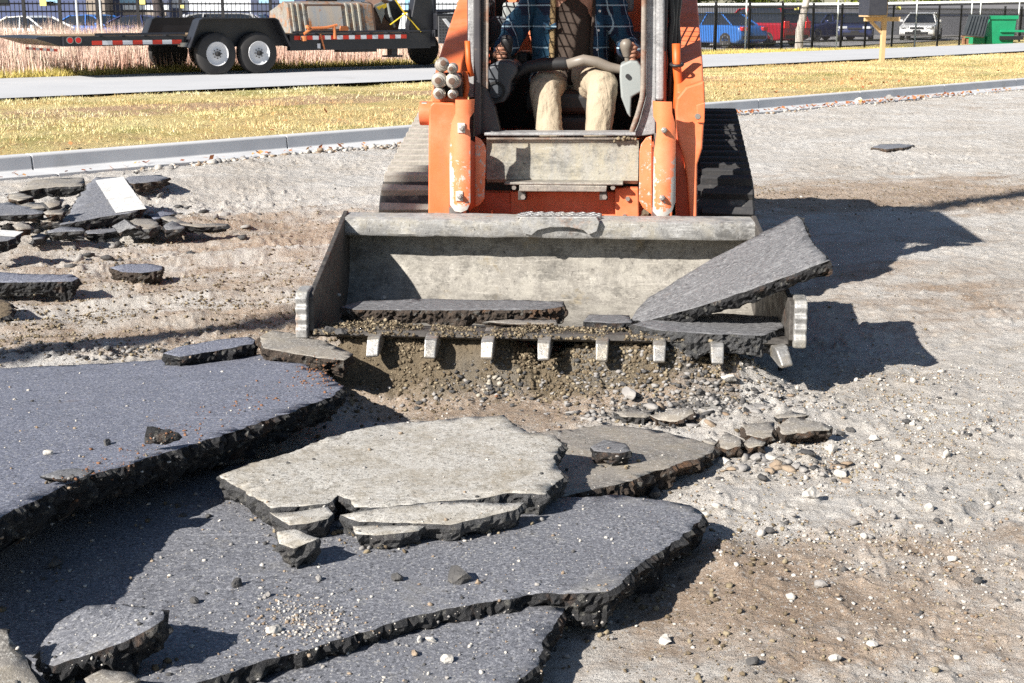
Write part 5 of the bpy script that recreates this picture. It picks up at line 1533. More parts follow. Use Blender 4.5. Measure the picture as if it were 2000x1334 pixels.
R = [(.15, .12), (.15, .11), (.17, .12), (.13, .09), .055, (.075, .09), (.07, .085), .06, .045, .03, .06, .045, .03, .08, .06, .04, .04, .08, .06, .04, .04]
bodym = MB()
V, Fc = skin_mesh(B, E, R); bodym.put(V, Fc)
def hand(w, fwd, down, out, curl_sign=1):
    """w wrist; fwd towards the finger knuckles; down along the row of knuckles; out away from the palm"""
    fwd, down, out = fwd.normalized(), down.normalized(), out.normalized()
    pc = w + fwd * .035
    V, Fc = skin_mesh([w - fwd * .02, w + fwd * .02, w + fwd * .065], [(0, 1), (1, 2)], [(.024, .024), (.036, .026), (.040, .022)], 0, 2)
    bodym.put(V, Fc)
    for k, (ln, of) in enumerate(((.070, -.030), (.078, -.010), (.074, .010), (.058, .029))):
        p0 = w + fwd * .055 + down * of
        p1 = p0 + fwd * ln * .45 + out * .012
        p2 = p1 + (fwd * .25 - out * .9).normalized() * ln * .38
        p3 = p2 + (-fwd * .7 - out * .6).normalized() * ln * .30
        bodym.tube([p0, p0.lerp(p1, .5), p1, p1.lerp(p2, .5) + fwd * .003, p2, p3, p3 - fwd * .004], [.0105, .0102, .0108, .0096, .0098, .0082, .004], 10)
    t0 = w + fwd * .02 - down * .03
    t1 = t0 + (fwd * .6 - down * .6 - out * .5).normalized() * .035
    t2 = t1 + (fwd * .7 - out * .7 + down * .1).normalized() * .032
    t3 = t2 + (fwd * .8 - out * .4 + down * .5).normalized() * .022
    bodym.tube([t0, t1, t2, t3, t3 + fwd * .004], [.015, .0135, .012, .010, .004], 10)
hand(hl + Vector((-.012, .045, -.01)), Vector((.25, -.95, .05)), Vector((.1, .1, -1)), Vector((-1, -.2, 0)))
hand(hr + Vector((.012, .045, -.005)), Vector((-.2, -.95, .1)), Vector((-.1, .1, -1)), Vector((1, -.2, 0)))
# face
hc = Vector((-.01, .05, .76))
bodym.rock(hc + Vector((0, -.095, -.01)), (.016, .022, .03), 3, 2, 1, .05)
for sx in (-1, 1):
    bodym.rock(hc + Vector((sx * .082, .0, -.01)), (.012, .022, .034), 5, 2, 1, .05)
bodym.rock(hc + Vector((0, -.072, -.075)), (.03, .022, .012), 9, 2, 1, .05)
bodym.build('body', MAT['skin'], person, smooth=True)
ey = MB()
for sx in (-1, 1): ey.rock(hc + Vector((sx * .032, -.078, .02)), (.012, .008, .008), 1, 2, 1, .0)
ey.build('eyes', MAT['cab_black'], person, smooth=True)
cpm = MB(); cpm.lathe(hc + Vector((0, 0, .03)), (0, 0, 1), [(0, .10), (.05, .102), (.085, .08), (.10, .04), (.104, .005)], 20); cpm.box(hc + Vector((0, -.14, .035)), (.13, .10, .012), rotx(.15))
cpm.build('cap', MAT['cap'], person, smooth='auto')
# trousers: one surface over hips and both legs
tv, te = [Vector((0, .02, .02)), Vector((-.095, -.03, .0)), (Vector((-.095, -.03, .0)) * .45 + kl * .55), kl + Vector((0, .02, -.01)), kl * .55 + al_ * .45 + Vector((0, .01, 0)), al_,
          Vector((.085, -.03, .0)), (Vector((.085, -.03, .0)) * .45 + kr * .55), kr + Vector((0, .01, .0)), kr * .55 + ar_ * .45, ar_, Vector((0, .06, .16))], \
         [(0, 1), (1, 2), (2, 3), (3, 4), (4, 5), (0, 6), (6, 7), (7, 8), (8, 9), (9, 10), (0, 11)]
V, Fc = skin_mesh(tv, te, [(.17, .13), (.108, .095), .096, .084, .070, .076, (.108, .095), .096, .086, .070, .076, (.17, .13)], 0, 3)
def folds(v):
    kz = (kl.z + kr.z) / 2
    if v.z < kz - .02: s1 = (34, 34, 6)
    else: s1 = (24, 8, 24)
    w = Vector((v.x * s1[0], v.y * s1[1], v.z * s1[2]))
    a = 1 - abs(mnoise.noise(w)) * 2.2
    b = mnoise.noise(Vector((v.x * 9, v.y * 9, v.z * 13 + v.x * 8)))
    return .0075 * a + .004 * b
ax_ = [(tv[a], tv[b]) for a, b in te]
def near_axis(v):
    best = None
    for a, b in ax_:
        d = b - a; t_ = max(0, min(1, (v - a).dot(d) / max(d.length_squared, 1e-9))); q = a + d * t_
        if best is None or (v - q).length < best[0]: best = ((v - q).length, q)
    return best[1]
V = [v + (v - near_axis(v)).normalized() * folds(v) for v in V]
tm = MB(); tm.put(V, Fc); tm.build('trousers', MAT['trousers'], person, smooth=True)
for a in (al_, ar_):
    bt = MB(); bt.rock(a + Vector((0, -.07, -.06)), (.055, .13, .055), 4, 2, 1, .08); bt.build('boot', MAT['boot'], person, smooth=True)
def loft(name, mat, levels, a0, a1, thick, amp, o=0, n=40):
    mb = MB()
    vs, fs = [], []
    for lv in levels:
        z, cx_, cy_, ra, rb2 = lv
        for k in range(n + 1):
            a = a0 + (a1 - a0) * k / n
            p = Vector((cx_ + ra * math.sin(a), cy_ - rb2 * math.cos(a), z))
            vs.append(p)
    vs = wrinkle(vs, amp, 9, o)
    m = n + 1
    for i in range(len(levels) - 1):
        for k in range(n): fs.append((i * m + k, i * m + k + 1, (i + 1) * m + k + 1, (i + 1) * m + k))
    b0 = len(vs); L = len(levels)
    inn = []
    for i, lv in enumerate(levels):
        for k in range(m):
            v = vs[i * m + k]; cc = Vector((lv[1], lv[2], v.z)); inn.append(v + (cc - v).normalized() * thick)
    vs += inn
    fs += [tuple(b0 + j for j in reversed(f)) for f in fs]
    for i in range(L - 1):
        fs.append(((i + 1) * m, i * m, b0 + i * m, b0 + (i + 1) * m)); fs.append((i * m + n, (i + 1) * m + n, b0 + (i + 1) * m + n, b0 + i * m + n))
    for k in range(n):
        fs.append((k + 1, k, b0 + k, b0 + k + 1)); q = (L - 1) * m; fs.append((q + k, q + k + 1, b0 + q + k + 1, b0 + q + k))
    mb.put(vs, fs)
    return mb.build(name, mat, person, smooth=True)
loft('tee_shirt', MAT['tee'], [(z, -.005, .03 + z * .18, w, b) for z, w, b in ((.02, .165, .13), (.10, .165, .135), (.2, .17, .135), (.3, .175, .13), (.4, .175, .12), (.48, .16, .10), (.56, .09, .075), (.60, .065, .065))], -math.pi, math.pi, .004, .018, 2, 48)
lv = [(z, -.01, .045 + z * .18, w, b) for z, w, b in ((-.04, .215, .165), (.04, .215, .17), (.12, .212, .17), (.2, .212, .165), (.3, .218, .16), (.4, .225, .15), (.48, .215, .13), (.545, .16, .11), (.585, .10, .09))]
loft('plaid_shirt', MAT['plaid'], lv, .62, 2 * math.pi - .42, .012, .02, 7, 56)
for sgn, a, nm in ((1, .60, 'fleece_edge'), (-1, -.40 - 0.0, 'fleece_edge')):
    fe = MB()
    pts = [Vector((l[1] + l[3] * math.sin(a if sgn > 0 else -(-a)), l[2] - l[4] * math.cos(a) - .004, l[0])) for l in lv]
    if sgn < 0: pts = [Vector((l[1] + l[3] * math.sin(-.42), l[2] - l[4] * math.cos(.42) - .004, l[0])) for l in lv]
    else: pts = [Vector((l[1] + l[3] * math.sin(.62), l[2] - l[4] * math.cos(.62) - .004, l[0])) for l in lv]
    fe.tube(wrinkle(pts, .01, 9, 7), [.016 if sgn < 0 else .009] * len(pts), 10)
    fe.build(nm, MAT['fleece'] if sgn < 0 else MAT['tee'], person, smooth=True)
for s_, e_, h_ in ((sl_, el_, hl + Vector((-.01, .055, -.01))), (sr_, er_, hr + Vector((.01, .055, -.005)))):
    pts = [s_ + Vector((-.03 if s_.x > 0 else .03, 0, .0)), s_, s_.lerp(e_, .35), s_.lerp(e_, .7), e_, e_.lerp(h_, .3), e_.lerp(h_, .65), h_.lerp(e_, .08)]
    V, Fc = skin_mesh(pts, [(i, i + 1) for i in range(7)], [.085, .088, .080, .072, .068, .062, .054, .042], 0, 2)
    sm_ = MB(); sm_.put(wrinkle(V, .022, 12, 4), Fc); sm_.build('sleeve', MAT['plaid'], person, smooth=True)
pk_ = MB(); pk_.prism([(-.145, .30), (-.075, .31), (-.075, .345), (-.11, .325), (-.145, .345)], lambda a, b, d: Vector((a, d, b)), -.085, -.072); pk_.build('pocket_flap', MAT['plaid'], person, bevel=.004)
for i in range(5):
    b = MB(); l = lv[i + 2]; b.cyl((l[1] + l[3] * math.sin(.80), l[2] - l[4] * math.cos(.80) - .006, l[0]), (l[1] + l[3] * math.sin(.80), l[2] - l[4] * math.cos(.80) - .014, l[0]), .007, 10); b.build('button', MAT['headlamp'], person)
# ------------------------------------------------------------ trailer parked beside the path
TD = Vector((.80, .60, 0)).normalized(); TANG = math.atan2(TD.y, TD.x)
TW = at_h(422, 147, .17)
trailer = tag(empty('equipment_trailer', TW, TANG), 'long black flatbed equipment trailer with two white-rimmed wheels, parked on the grass beside the path', 'trailer')
R_W = .43
def wheel(parent, x, y, r, rim_r, w=.24, out=-1):
    t = MB(); t.lathe((x, y - out * w / 2, r), (0, out, 0), [(0, rim_r * .9), (0, r * .86), (w * .12, r * .97), (w * .3, r), (w * .7, r), (w * .88, r * .97), (w, r * .86), (w, rim_r * 1.02), (w * .8, rim_r)], 36)
    to = t.build('wheel', MAT['tyre'], parent, smooth='auto')
    m = MB(); m.lathe((x, y + out * (w / 2 - .04), r), (0, out, 0), [(-.08, rim_r * .5), (-.08, rim_r * .98), (.035, rim_r), (.045, rim_r * .97), (.035, rim_r * .92), (.022, rim_r * .86), (.012, rim_r * .5), (.020, rim_r * .42), (.020, .01)], 32)
    m.build('rim', MAT['rim_white'], to, smooth='auto')
    h = MB(); h.lathe((x, y + out * (w / 2 - .07), r), (0, out, 0), [(0, rim_r * .22), (.12, rim_r * .20), (.135, rim_r * .1)], 16)
    for k in range(8):
        a = k * math.pi / 4; c = Vector((x + rim_r * .36 * math.cos(a), y + out * (w / 2 - .07), r + rim_r * .36 * math.sin(a)))
        h.cyl(c, c + Vector((0, out * .075, 0)), rim_r * .05, 6)
    h.build('hub', MAT['cab_black'], to)
    return to
for yy, out in ((0, -1), (2.35, 1)):
    for xx in (0, .93): wheel(trailer, xx, yy, R_W, .245, .25, out)
    f = MB()
    pr = [(-.62, .56), (-.38, 1.10), (-.30, 1.14), (1.30, 1.14), (1.38, 1.10), (1.66, .56)]
    ya, yb = (-.17, .15) if out < 0 else (2.2, 2.52)
    for i in range(len(pr) - 1):
        (xa, za), (xb, zb) = pr[i], pr[i + 1]
        n = Vector((-(zb - za), 0, xb - xa)).normalized() * .02
        f.put([(xa, ya, za), (xb, ya, zb), (xb, yb, zb), (xa, yb, za), (xa - n.x, ya, za - n.z), (xb - n.x, ya, zb - n.z), (xb - n.x, yb, zb - n.z), (xa - n.x, yb, za - n.z)],
              [(0, 1, 2, 3), (7, 6, 5, 4), (0, 4, 5, 1), (2, 6, 7, 3), (1, 5, 6, 2), (0, 3, 7, 4)])
    yi = .13 if out < 0 else 2.22
    f.prism(pr, lambda a, b, d: Vector((a, d, b)), yi, yi + .02)
    f.build('fender', MAT['trailer_black'], trailer)
dk = MB(); dk.span(-3.1, 5.1, .16, 2.2, .66, .78); dk.build('deck_frame', MAT['trailer_black'], trailer, bevel=.01)
for k in range(12):
    pl_ = MB(); pl_.span(-3.08, 5.08, .17 + k * .169, .17 + k * .169 + .16, .78, .815); pl_.build('deck_plank', MAT['wood_plank'], trailer)
bm_ = MB(); bm_.span(1.7, 5.25, -.02, .12, .46, .80); bm_.build('side_beam', MAT['trailer_black'], trailer, bevel=.01)
bm_ = MB(); bm_.span(-3.1, -.66, -.02, .12, .62, .80); bm_.build('side_beam', MAT['trailer_black'], trailer, bevel=.01)
for x0, x1 in ((-2.5, -.66), (1.75, 5.2)):
    rl_ = MB()
    rl_.tube([(x0, -.07, .84), (x1, -.07, .84)], .022, 8)
    k = x0 + .1
    while k < x1: rl_.span(k, k + .05, -.07, .12, .80, .835); k += .45
    rl_.build('rub_rail', MAT['trailer_black'], trailer)
def stripe_row(x0, x1, y, z0, z1, n, parent, axis='x'):
    for i in range(n):
        a, b = x0 + (x1 - x0) * i / n, x0 + (x1 - x0) * (i + 1) / n
        s_ = MB()
        if axis == 'x': s_.span(a + .002, b - .002, y - .006, y, z0, z1)
        else: s_.span(y - .006, y, a + .002, b - .002, z0, z1)
        s_.build('reflector', MAT['reflect_red' if i % 2 == 0 else 'reflect_white'], parent)
stripe_row(-2.55, -.72, -.021, .64, .72, 9, trailer)
stripe_row(1.8, 4.6, -.021, .68, .765, 19, trailer)
stripe_row(.25, 2.1, -3.13, .52, .57, 9, trailer, 'y')
tl = MB()
tl.prism([(-3.1, .62), (-3.1, .81), (-3.55, .80), (-3.60, .77)], lambda a, b, d: Vector((a, d, b)), .05, 2.35); tl.build('tail_ramp', MAT['trailer_black'], trailer)
for y0, y1 in ((.35, 1.0), (1.35, 2.1)):
    w_ = MB(); w_.put([(-3.14, y0, .66), (-3.14, y1, .66), (-3.55, y1, .772), (-3.55, y0, .772), (-3.13, y0, .655), (-3.13, y1, .655), (-3.54, y1, .767), (-3.54, y0, .767)], [(0, 1, 2, 3), (7, 6, 5, 4), (0, 4, 5, 1), (1, 5, 6, 2), (2, 6, 7, 3), (3, 7, 4, 0)])
    w_.build('ramp_board', MAT['wood_plank'], trailer)
for xx, mt in ((-2.98, 'lamp_red'), (-2.82, 'lamp_red')):
    b = MB(); b.cyl((xx, -.02, .735), (xx, -.055, .735), .05, 16); lo = b.build('tail_lamp', MAT[mt], trailer, smooth='auto')
    b = MB(); b.lathe((xx, -.02, .735), (0, -1, 0), [(0, .052), (0, .068), (.03, .066), (.03, .054), (.0, .052)], 16); b.build('lamp_ring', MAT['chrome'], lo, smooth='auto')
b = MB(); b.span(-.75, -.55, -.03, .1, .58, .66); b.build('light_box', MAT['chrome'], trailer)
b = MB(); b.span(3.05, 3.9, .1, .5, .40, .47); b.build('tool_box', MAT['trailer_black'], trailer)
b = MB(); b.span(4.35, 4.5, .2, .4, .30, .47); b.span(4.25, 4.6, .15, .45, .27, .31); b.build('landing_jack', MAT['trailer_black'], trailer)
b = MB(); b.span(2.35, 2.42, -.03, -.02, .50, .60); b.build('id_plate', MAT['reflect_white'], trailer)
gn = MB(); gn.prism([(4.75, .50), (5.40, .50), (5.40, .85), (5.22, 2.2), (5.02, 2.2), (4.72, .95)], lambda a, b, d: Vector((a, d, b)), .0, .22)
gn.prism([(4.75, .50), (5.40, .50), (5.40, .85), (5.22, 2.2), (5.02, 2.2), (4.72, .95)], lambda a, b, d: Vector((a, d, b)), 1.9, 2.1)
gn.span(4.85, 5.3, .2, 1.95, .52, .75); gn.build('headboard', MAT['trailer_black'], trailer, bevel=.02)

# ---- the worn loader bucket carried on the trailer
def T(x, y, z): return TW + TD * x + Vector((-TD.y, TD.x, 0)) * y + Vector((0, 0, z))
ob_ = tag(empty('spare_bucket', T(3.0, .25, .815), TANG + .0), 'worn grey and rusty loader bucket strapped down on the trailer deck', 'bucket')
bk = MB(); bk.prism([(0, 0), (.12, .60), (.30, .66), (.95, .45), (1.0, .02)], lambda a, b, d: Vector((d, a, b)), -1.12, .95); bk.build('bucket_body', MAT['old_bucket'], ob_, bevel=.006)
b = MB(); b.prism([(.012, .075), (.108, .555), (.09, .56), (-.006, .08)], lambda a, c, d: Vector((d, a, c)), -.66, .16); b.build('centre_panel', MAT['tan_rust'], ob_)
for xx in (-1.05, -.92, -.78, .27, .42, .58):
    b = MB(); b.prism([(-.03, .02), (.10, .62), (.16, .62), (.03, .02)], lambda a, b_, d: Vector((d, a, b_)), xx, xx + .05); b.build('rib', MAT['panel_grey'], ob_, bevel=.005)
b = MB()
for (xa, xb, za, zb) in ((-.72, .22, .56, .60), (-.72, .22, .02, .06)): b.put([(xa, -.02 + za * .2, za), (xb, -.02 + za * .2, za), (xb, -.02 + zb * .2, zb), (xa, -.02 + zb * .2, zb), (xa, .05 + za * .2, za), (xb, .05 + za * .2, za), (xb, .05 + zb * .2, zb), (xa, .05 + zb * .2, zb)], [(0, 1, 2, 3), (7, 6, 5, 4), (0, 4, 5, 1), (1, 5, 6, 2), (2, 6, 7, 3), (3, 7, 4, 0)])
b.build('frame_bar', MAT['old_rust'], ob_)
b = MB(); b.prism([(.0, -.01), (.12, .60), (.32, .67), (1.02, .46), (1.07, .0)], lambda a, b_, d: Vector((d, a, b_)), .95, .99); b.prism([(.1, .0), (1.0, .55), (1.05, .50), (.2, .0)], lambda a, b_, d: Vector((d, a, b_)), .99, 1.02)
b.build('bucket_side', MAT['old_rust'], ob_)
b = MB(); b.prism([(-.55, .03), (-.3, .03), (-.35, .14), (-.52, .14)], lambda a, c, d: Vector((a + .6, d, c)), -.02, .03); b.build('rust_patch', MAT['chain_orange'], ob_)
# attachment behind it
at_ = tag(empty('hydraulic_breaker', T(4.3, .55, .815), TANG), 'dark attachment with a grey diamond plate, lashed behind the bucket on the trailer', 'attachment')
b = MB(); b.prism([(-.35, 0), (.45, 0), (.55, .35), (.42, .62), (.05, .74), (-.2, .45)], lambda a, c, d: Vector((a, d, c)), .0, .7); b.build('attachment_body', MAT['old_rust'], at_, bevel=.03)
b = MB(); b.prism([(-.2, .58), (.0, .66), (.16, .56), (.02, .30), (-.02, .18), (-.06, .30)], lambda a, c, d: Vector((a, d, c)), -.05, -.03); b.build('diamond_plate', MAT['console_pale'], at_)
b = MB(); b.prism([(-.14, .54), (.12, .62), (.12, .54), (.04, .50), (.0, .54), (-.08, .48)], lambda a, c, d: Vector((a, d, c)), -.06, -.05); b.build('yellow_decal', MAT['strap_yellow'], at_)
b = MB(); b.tube([(.15, -.05, .62), (.2, -.05, .4), (.32, -.05, .1)], .035, 8); b.build('bracket_arm', MAT['console_pale'], at_)
st_ = MB(); yb = .06
pts = [T(3.6, .5, 1.58), T(4.0, .2, 1.66), T(4.32, .1, 1.62), T(4.62, .04, 1.2), T(4.95, -.06, .82)]
for a, b in zip(pts, pts[1:]): st_.bar(a, b, .07, .012)
tag(st_.build('ratchet_strap', MAT['strap_yellow']), 'yellow ratchet strap pulled over the cargo down to the trailer edge', 'strap')
st_ = MB(); st_.bar(T(4.62, -.02, 1.24), T(4.2, .0, .98), .06, .012)
tag(st_.build('ratchet_strap', MAT['strap_yellow']), 'short yellow strap end tied across the dark attachment', 'strap')
cb = MB(); cb.tube([T(2.0, -.09, .80), T(2.2, -.09, .92), T(2.55, -.1, .93), T(2.8, -.1, .98)], .03, 8); cb.tube([T(2.72, -.1, .98), T(2.74, -.1, .70)], .035, 8); cb.tube([T(2.0, -.09, .66), T(2.0, -.09, .76)], .06, 8); cb.tube([T(2.4, -.08, .8), T(2.5, -.06, .48)], .018, 6); cb.rock(T(2.1, -.09, .94), .05, 2)
tag(cb.build('load_binder', MAT['chain_orange']), 'rusty orange chain binder hooked over the trailer rail', 'chain binder')
b = MB(); b.tube([T(4.6, .5, 1.25), T(4.6, 1.2, 1.25)], .24, 16); tag(b.build('rolled_hose', MAT['cab_black'], smooth='auto'), 'dark rolled hose bundle at the front of the trailer cargo', 'hose roll')
b = empty('machine_seat', T(3.3, 1.4, .815), TANG); tag(b, 'tan padded seat of a machine standing behind the spare bucket', 'seat')
s1 = MB(); s1.box((0, 0, .45), (.5, .5, .9)); s1.build('seat_base', MAT['cab_black'], b, bevel=.03); s1 = MB(); s1.box((-.1, -.1, 1.0), (.55, .2, .55), rotx(-.15)); s1.build('seat_back', MAT['tan_vinyl'], b, bevel=.06, seg=3)

# ---- the truck in front of the trailer
TK = T(6.05, -.1, 0)
truck = tag(empty('flatbed_truck', TK, TANG), 'black work truck with a perforated rear light panel, half hidden behind the loader', 'truck')
for x in (.25, 4.0):
    for yy, out in ((.0, -1), (2.0, 1)): wheel(truck, x, yy, .40, .22, .26, out)
b = MB(); b.span(-.75, 2.6, .0, 2.1, .70, .86); b.span(-.75, .95, -.08, .06, .86, 1.22); b.span(.95, 2.6, -.1, .1, .45, 1.2); b.build('truck_bed', MAT['trailer_black'], truck, bevel=.02)
b = MB(); b.prism([(-.72, .56), (-.30, .56), (-.05, .84), (.62, .84), (.86, .56), (1.0, .56), (1.0, 1.16), (-.72, 1.16)], lambda a, c, d: Vector((a, d, c)), -.12, -.085); b.build('light_panel', MAT['perforated'], truck, bevel=.006)
hx = MB()
for i in range(20):
    for k in range(9): hx.box((-.68 + i * .08, -.121, .60 + k * .065 if not (-.1 < -.68 + i * .08 < .8) else .88 + k * .035), (.035, .004, .022))
h_ = hx.build('panel_holes', MAT['cab_black'], truck); h_['kind'] = 'stuff'
for xx, mt in ((-.50, 'lamp_clear'), (-.12, 'lamp_red')):
    b = MB(); b.prism([(xx - .13, 1.10), (xx - .02, 1.10), (xx + .15, .93), (xx + .04, .91)], lambda a, c, d: Vector((a, d, c)), -.145, -.12); b.build('tail_lamp', MAT[mt], truck, bevel=.01)
b = MB(); b.tube([(-.7, 0, 1.25), (.8, 0, 1.30), (2.5, 0, 1.30)], .035, 8); b.tube([(-.7, 2.0, 1.25), (2.5, 2.0, 1.30)], .035, 8)
for x in (.55, 2.4): b.tube([(x, 0, 1.2), (x, 0, 2.3)], .06, 8); b.tube([(x, 2, .86), (x, 2, 2.3)], .06, 8); b.tube([(x, 0, 2.3), (x, 2, 2.3)], .06, 8)
b.build('bed_rack', MAT['trailer_black'], truck, smooth='auto')
b = MB(); b.prism([(2.7, .5), (5.6, .5), (5.6, 1.05), (4.5, 1.15), (4.1, 1.85), (2.7, 1.9)], lambda a, c, d: Vector((a, d, c)), .0, 2.0); b.build('cab', MAT['car_black'], truck, bevel=.08, seg=3)
b = MB(); b.prism([(2.85, 1.2), (4.25, 1.2), (3.98, 1.75), (2.85, 1.8)], lambda a, c, d: Vector((a, d, c)), -.01, .0); b.build('window', MAT['car_glass'], truck)

# ------------------------------------------------------------ cars
def car(label, paint, loc, heading, style='sedan', L=4.6, W=1.8, H=1.45, group=None, cat='car'):
    r = tag(empty('parked_car', loc, heading), label, cat, group)
    h = L / 2
    if style == 'sedan':
        low = [(-h, .35), (-h - .02, .62), (-h + .08, .92), (-h + .75, .98), (.75, .96), (h - .15, .78), (h, .60), (h + .02, .32), (h - .3, .22), (-h + .3, .22)]
        cab = [(-h + .55, .96), (-h + 1.35, H - .04), (-.0, H), (.35, H - .06), (1.15, .95)]
    else:
        low = [(-h, .40), (-h - .02, .70), (-h + .04, 1.05), (.85, 1.05), (h - .12, .95), (h, .70), (h + .02, .38), (h - .3, .28), (-h + .3, .28)]
        cab = [(-h + .08, 1.04), (-h + .35, H - .06), (-h + .7, H), (.15, H), (.5, H - .08), (1.10, 1.04)]
    b = MB(); b.prism(low, lambda a, c, d: Vector((a, d, c)), -W / 2, W / 2); body = b.build('body', MAT[paint], r, bevel=.09, seg=3, smooth='auto')
    g = MB()
    n = len(cab); zt = H; zb = cab[0][1]
    vs = []
    for sg in (-1, 1):
        for a, c in cab: vs.append((a, sg * (W / 2 - .08 - .24 * (c - zb) / (zt - zb)), c - .012))
    g.put(vs, [tuple(range(n)), tuple(range(2 * n - 1, n - 1, -1))] + [((i + 1) % n, i, n + i, n + (i + 1) % n) for i in range(n)])
    g.build('glasshouse', MAT['car_glass'], r)
    rf = MB()
    top = cab[1:-1]
    for i in range(len(top) - 1):
        (xa, za), (xb, zb2) = top[i], top[i + 1]
        wa, wb = [W / 2 - .07 - .24 * (z - zb) / (zt - zb) for z in (za, zb2)]
        rf.put([(xa, -wa, za), (xb, -wb, zb2), (xb, wb, zb2), (xa, wa, za), (xa, -wa, za - .05), (xb, -wb, zb2 - .05), (xb, wb, zb2 - .05), (xa, wa, za - .05)], [(0, 1, 2, 3), (7, 6, 5, 4), (0, 4, 5, 1), (1, 5, 6, 2), (2, 6, 7, 3), (3, 7, 4, 0)])
    for sg in (-1, 1):
        for (xa, za), (xb, zb2) in ((cab[0], cab[1]), (cab[-1], cab[-2]), ((.1, zb), (-.05, H - .02))):
            wa, wb = [W / 2 - .075 - .24 * (z - zb) / (zt - zb) for z in (za, zb2)]
            rf.bar((xa, sg * wa, za), (xb, sg * wb, zb2), .07 if style == 'sedan' else .15, .05, (1, 0, 0))
    rf.build('roof', MAT[paint], r, smooth='auto')
    for x in (-h + .85, h - .85):
        for sg in (-1, 1):
            t = MB(); t.lathe((x, sg * (W / 2 - .20), .33), (0, sg, 0), [(0, .15), (0, .31), (.03, .33), (.19, .33), (.215, .31), (.215, .22), (.20, .20)], 24); to = t.build('wheel', MAT['tyre'], r, smooth='auto')
            m = MB(); m.lathe((x, sg * (W / 2 - .20), .33), (0, sg, 0), [(.12, .10), (.12, .21), (.205, .215), (.208, .20), (.17, .18), (.18, .05), (.19, .01)], 20); m.build('rim', MAT['alloy'], to, smooth='auto')
    zl = .70 if style == 'sedan' else .85
    for sg in (-1, 1):
        b = MB(); b.box((h - .07, sg * (W / 2 - .28), zl), (.24, .42, .13), rotz(-sg * .35)); b.build('headlight', MAT['headlamp'], r, bevel=.03)
        b = MB(); b.box((-h + .04, sg * (W / 2 - .22), zl + .12), (.16, .34, .16 if style == 'sedan' else .30)); b.build('tail_light', MAT['lamp_red'], r, bevel=.02)
        b = MB(); b.box((.85, sg * (W / 2 + .08), 1.02 if style == 'sedan' else 1.12), (.12, .20, .13)); b.build('mirror', MAT[paint], r, bevel=.03)
    b = MB(); b.box((h + .0, 0, zl - .05), (.06, .7, .10)); b.box((h + .01, 0, .38), (.06, 1.2, .14)); b.build('grille', MAT['plastic_black'], r, bevel=.01)
    b = MB(); b.box((-h - .015, 0, .45), (.04, 1.5, .14)); b.build('bumper_trim', MAT['plastic_black'], r)
    b = MB(); b.box((h + .045, 0, .50), (.01, .4, .10)); b.build('number_plate', MAT['plastic_black'], r)
    return r
PZ_ = -.15
def park(px, py_ground, d): 
    p = at_d(px, 50, d); return Vector((p.x, d, PZ_))
A = math.radians
G_R, G_L = 'cars parked beyond the right fence', 'cars parked beyond the left fence'
car('white sedan facing the camera in front of the long grey wall', 'car_white', park(1800, 72, 78), A(-112), 'sedan', 4.7, 1.84, 1.46, G_R)
car('dark red sport utility vehicle behind the black fence', 'car_red', park(1480, 88, 64), A(128), 'suv', 4.6, 1.85, 1.72, G_R)
car('bright blue car seen from behind just right of the loader arm', 'car_blue', park(1398, 90, 62), A(130), 'sedan', 4.4, 1.80, 1.50, G_R)
car('black car almost hidden between the blue car and the red one', 'car_black', park(1436, 80, 68), A(130), 'sedan', 4.5, 1.8, 1.45, G_R)
car('dark car far back, between the red vehicle and the pale tree trunk', 'car_navy', park(1545, 70, 86), A(-60), 'suv', 4.4, 1.8, 1.6, G_R)
car('silver-blue sedan with bright headlights behind the pale tree trunk', 'car_navy', park(1605, 72, 76), A(-140), 'sedan', 4.6, 1.8, 1.46, G_R)
car('navy car facing forward, left of the black mailbox', 'car_navy', park(1672, 72, 76), A(-105), 'sedan', 4.6, 1.8, 1.44, G_R)
car('white car half sunk behind the tall pink grass at the far left', 'car_white', park(66, 60, 52), A(-25), 'sedan', 4.0, 1.75, 1.40, G_L)
car('blue car behind the tall grass next to a thin white pole', 'car_blue', park(190, 55, 60), A(-25), 'sedan', 4.4, 1.8, 1.42, G_L)
car('silver pickup-like car behind the grass above the trailer fender', 'car_silver', park(392, 55, 56), A(-160), 'suv', 4.5, 1.8, 1.48, G_L)
car('navy car behind the fence between the silver car and the white one', 'car_navy', park(470, 55, 62), A(170), 'sedan', 4.5, 1.8, 1.45, G_L)
car('white car behind the fence left of the spare bucket', 'car_white', park(575, 55, 58), A(175), 'sedan', 4.5, 1.8, 1.45, G_L)
car('small dark blue car above the left trailer fender, beyond the fence', 'car_navy', park(285, 55, 60), A(0), 'sedan', 4.4, 1.8, 1.40, G_L)

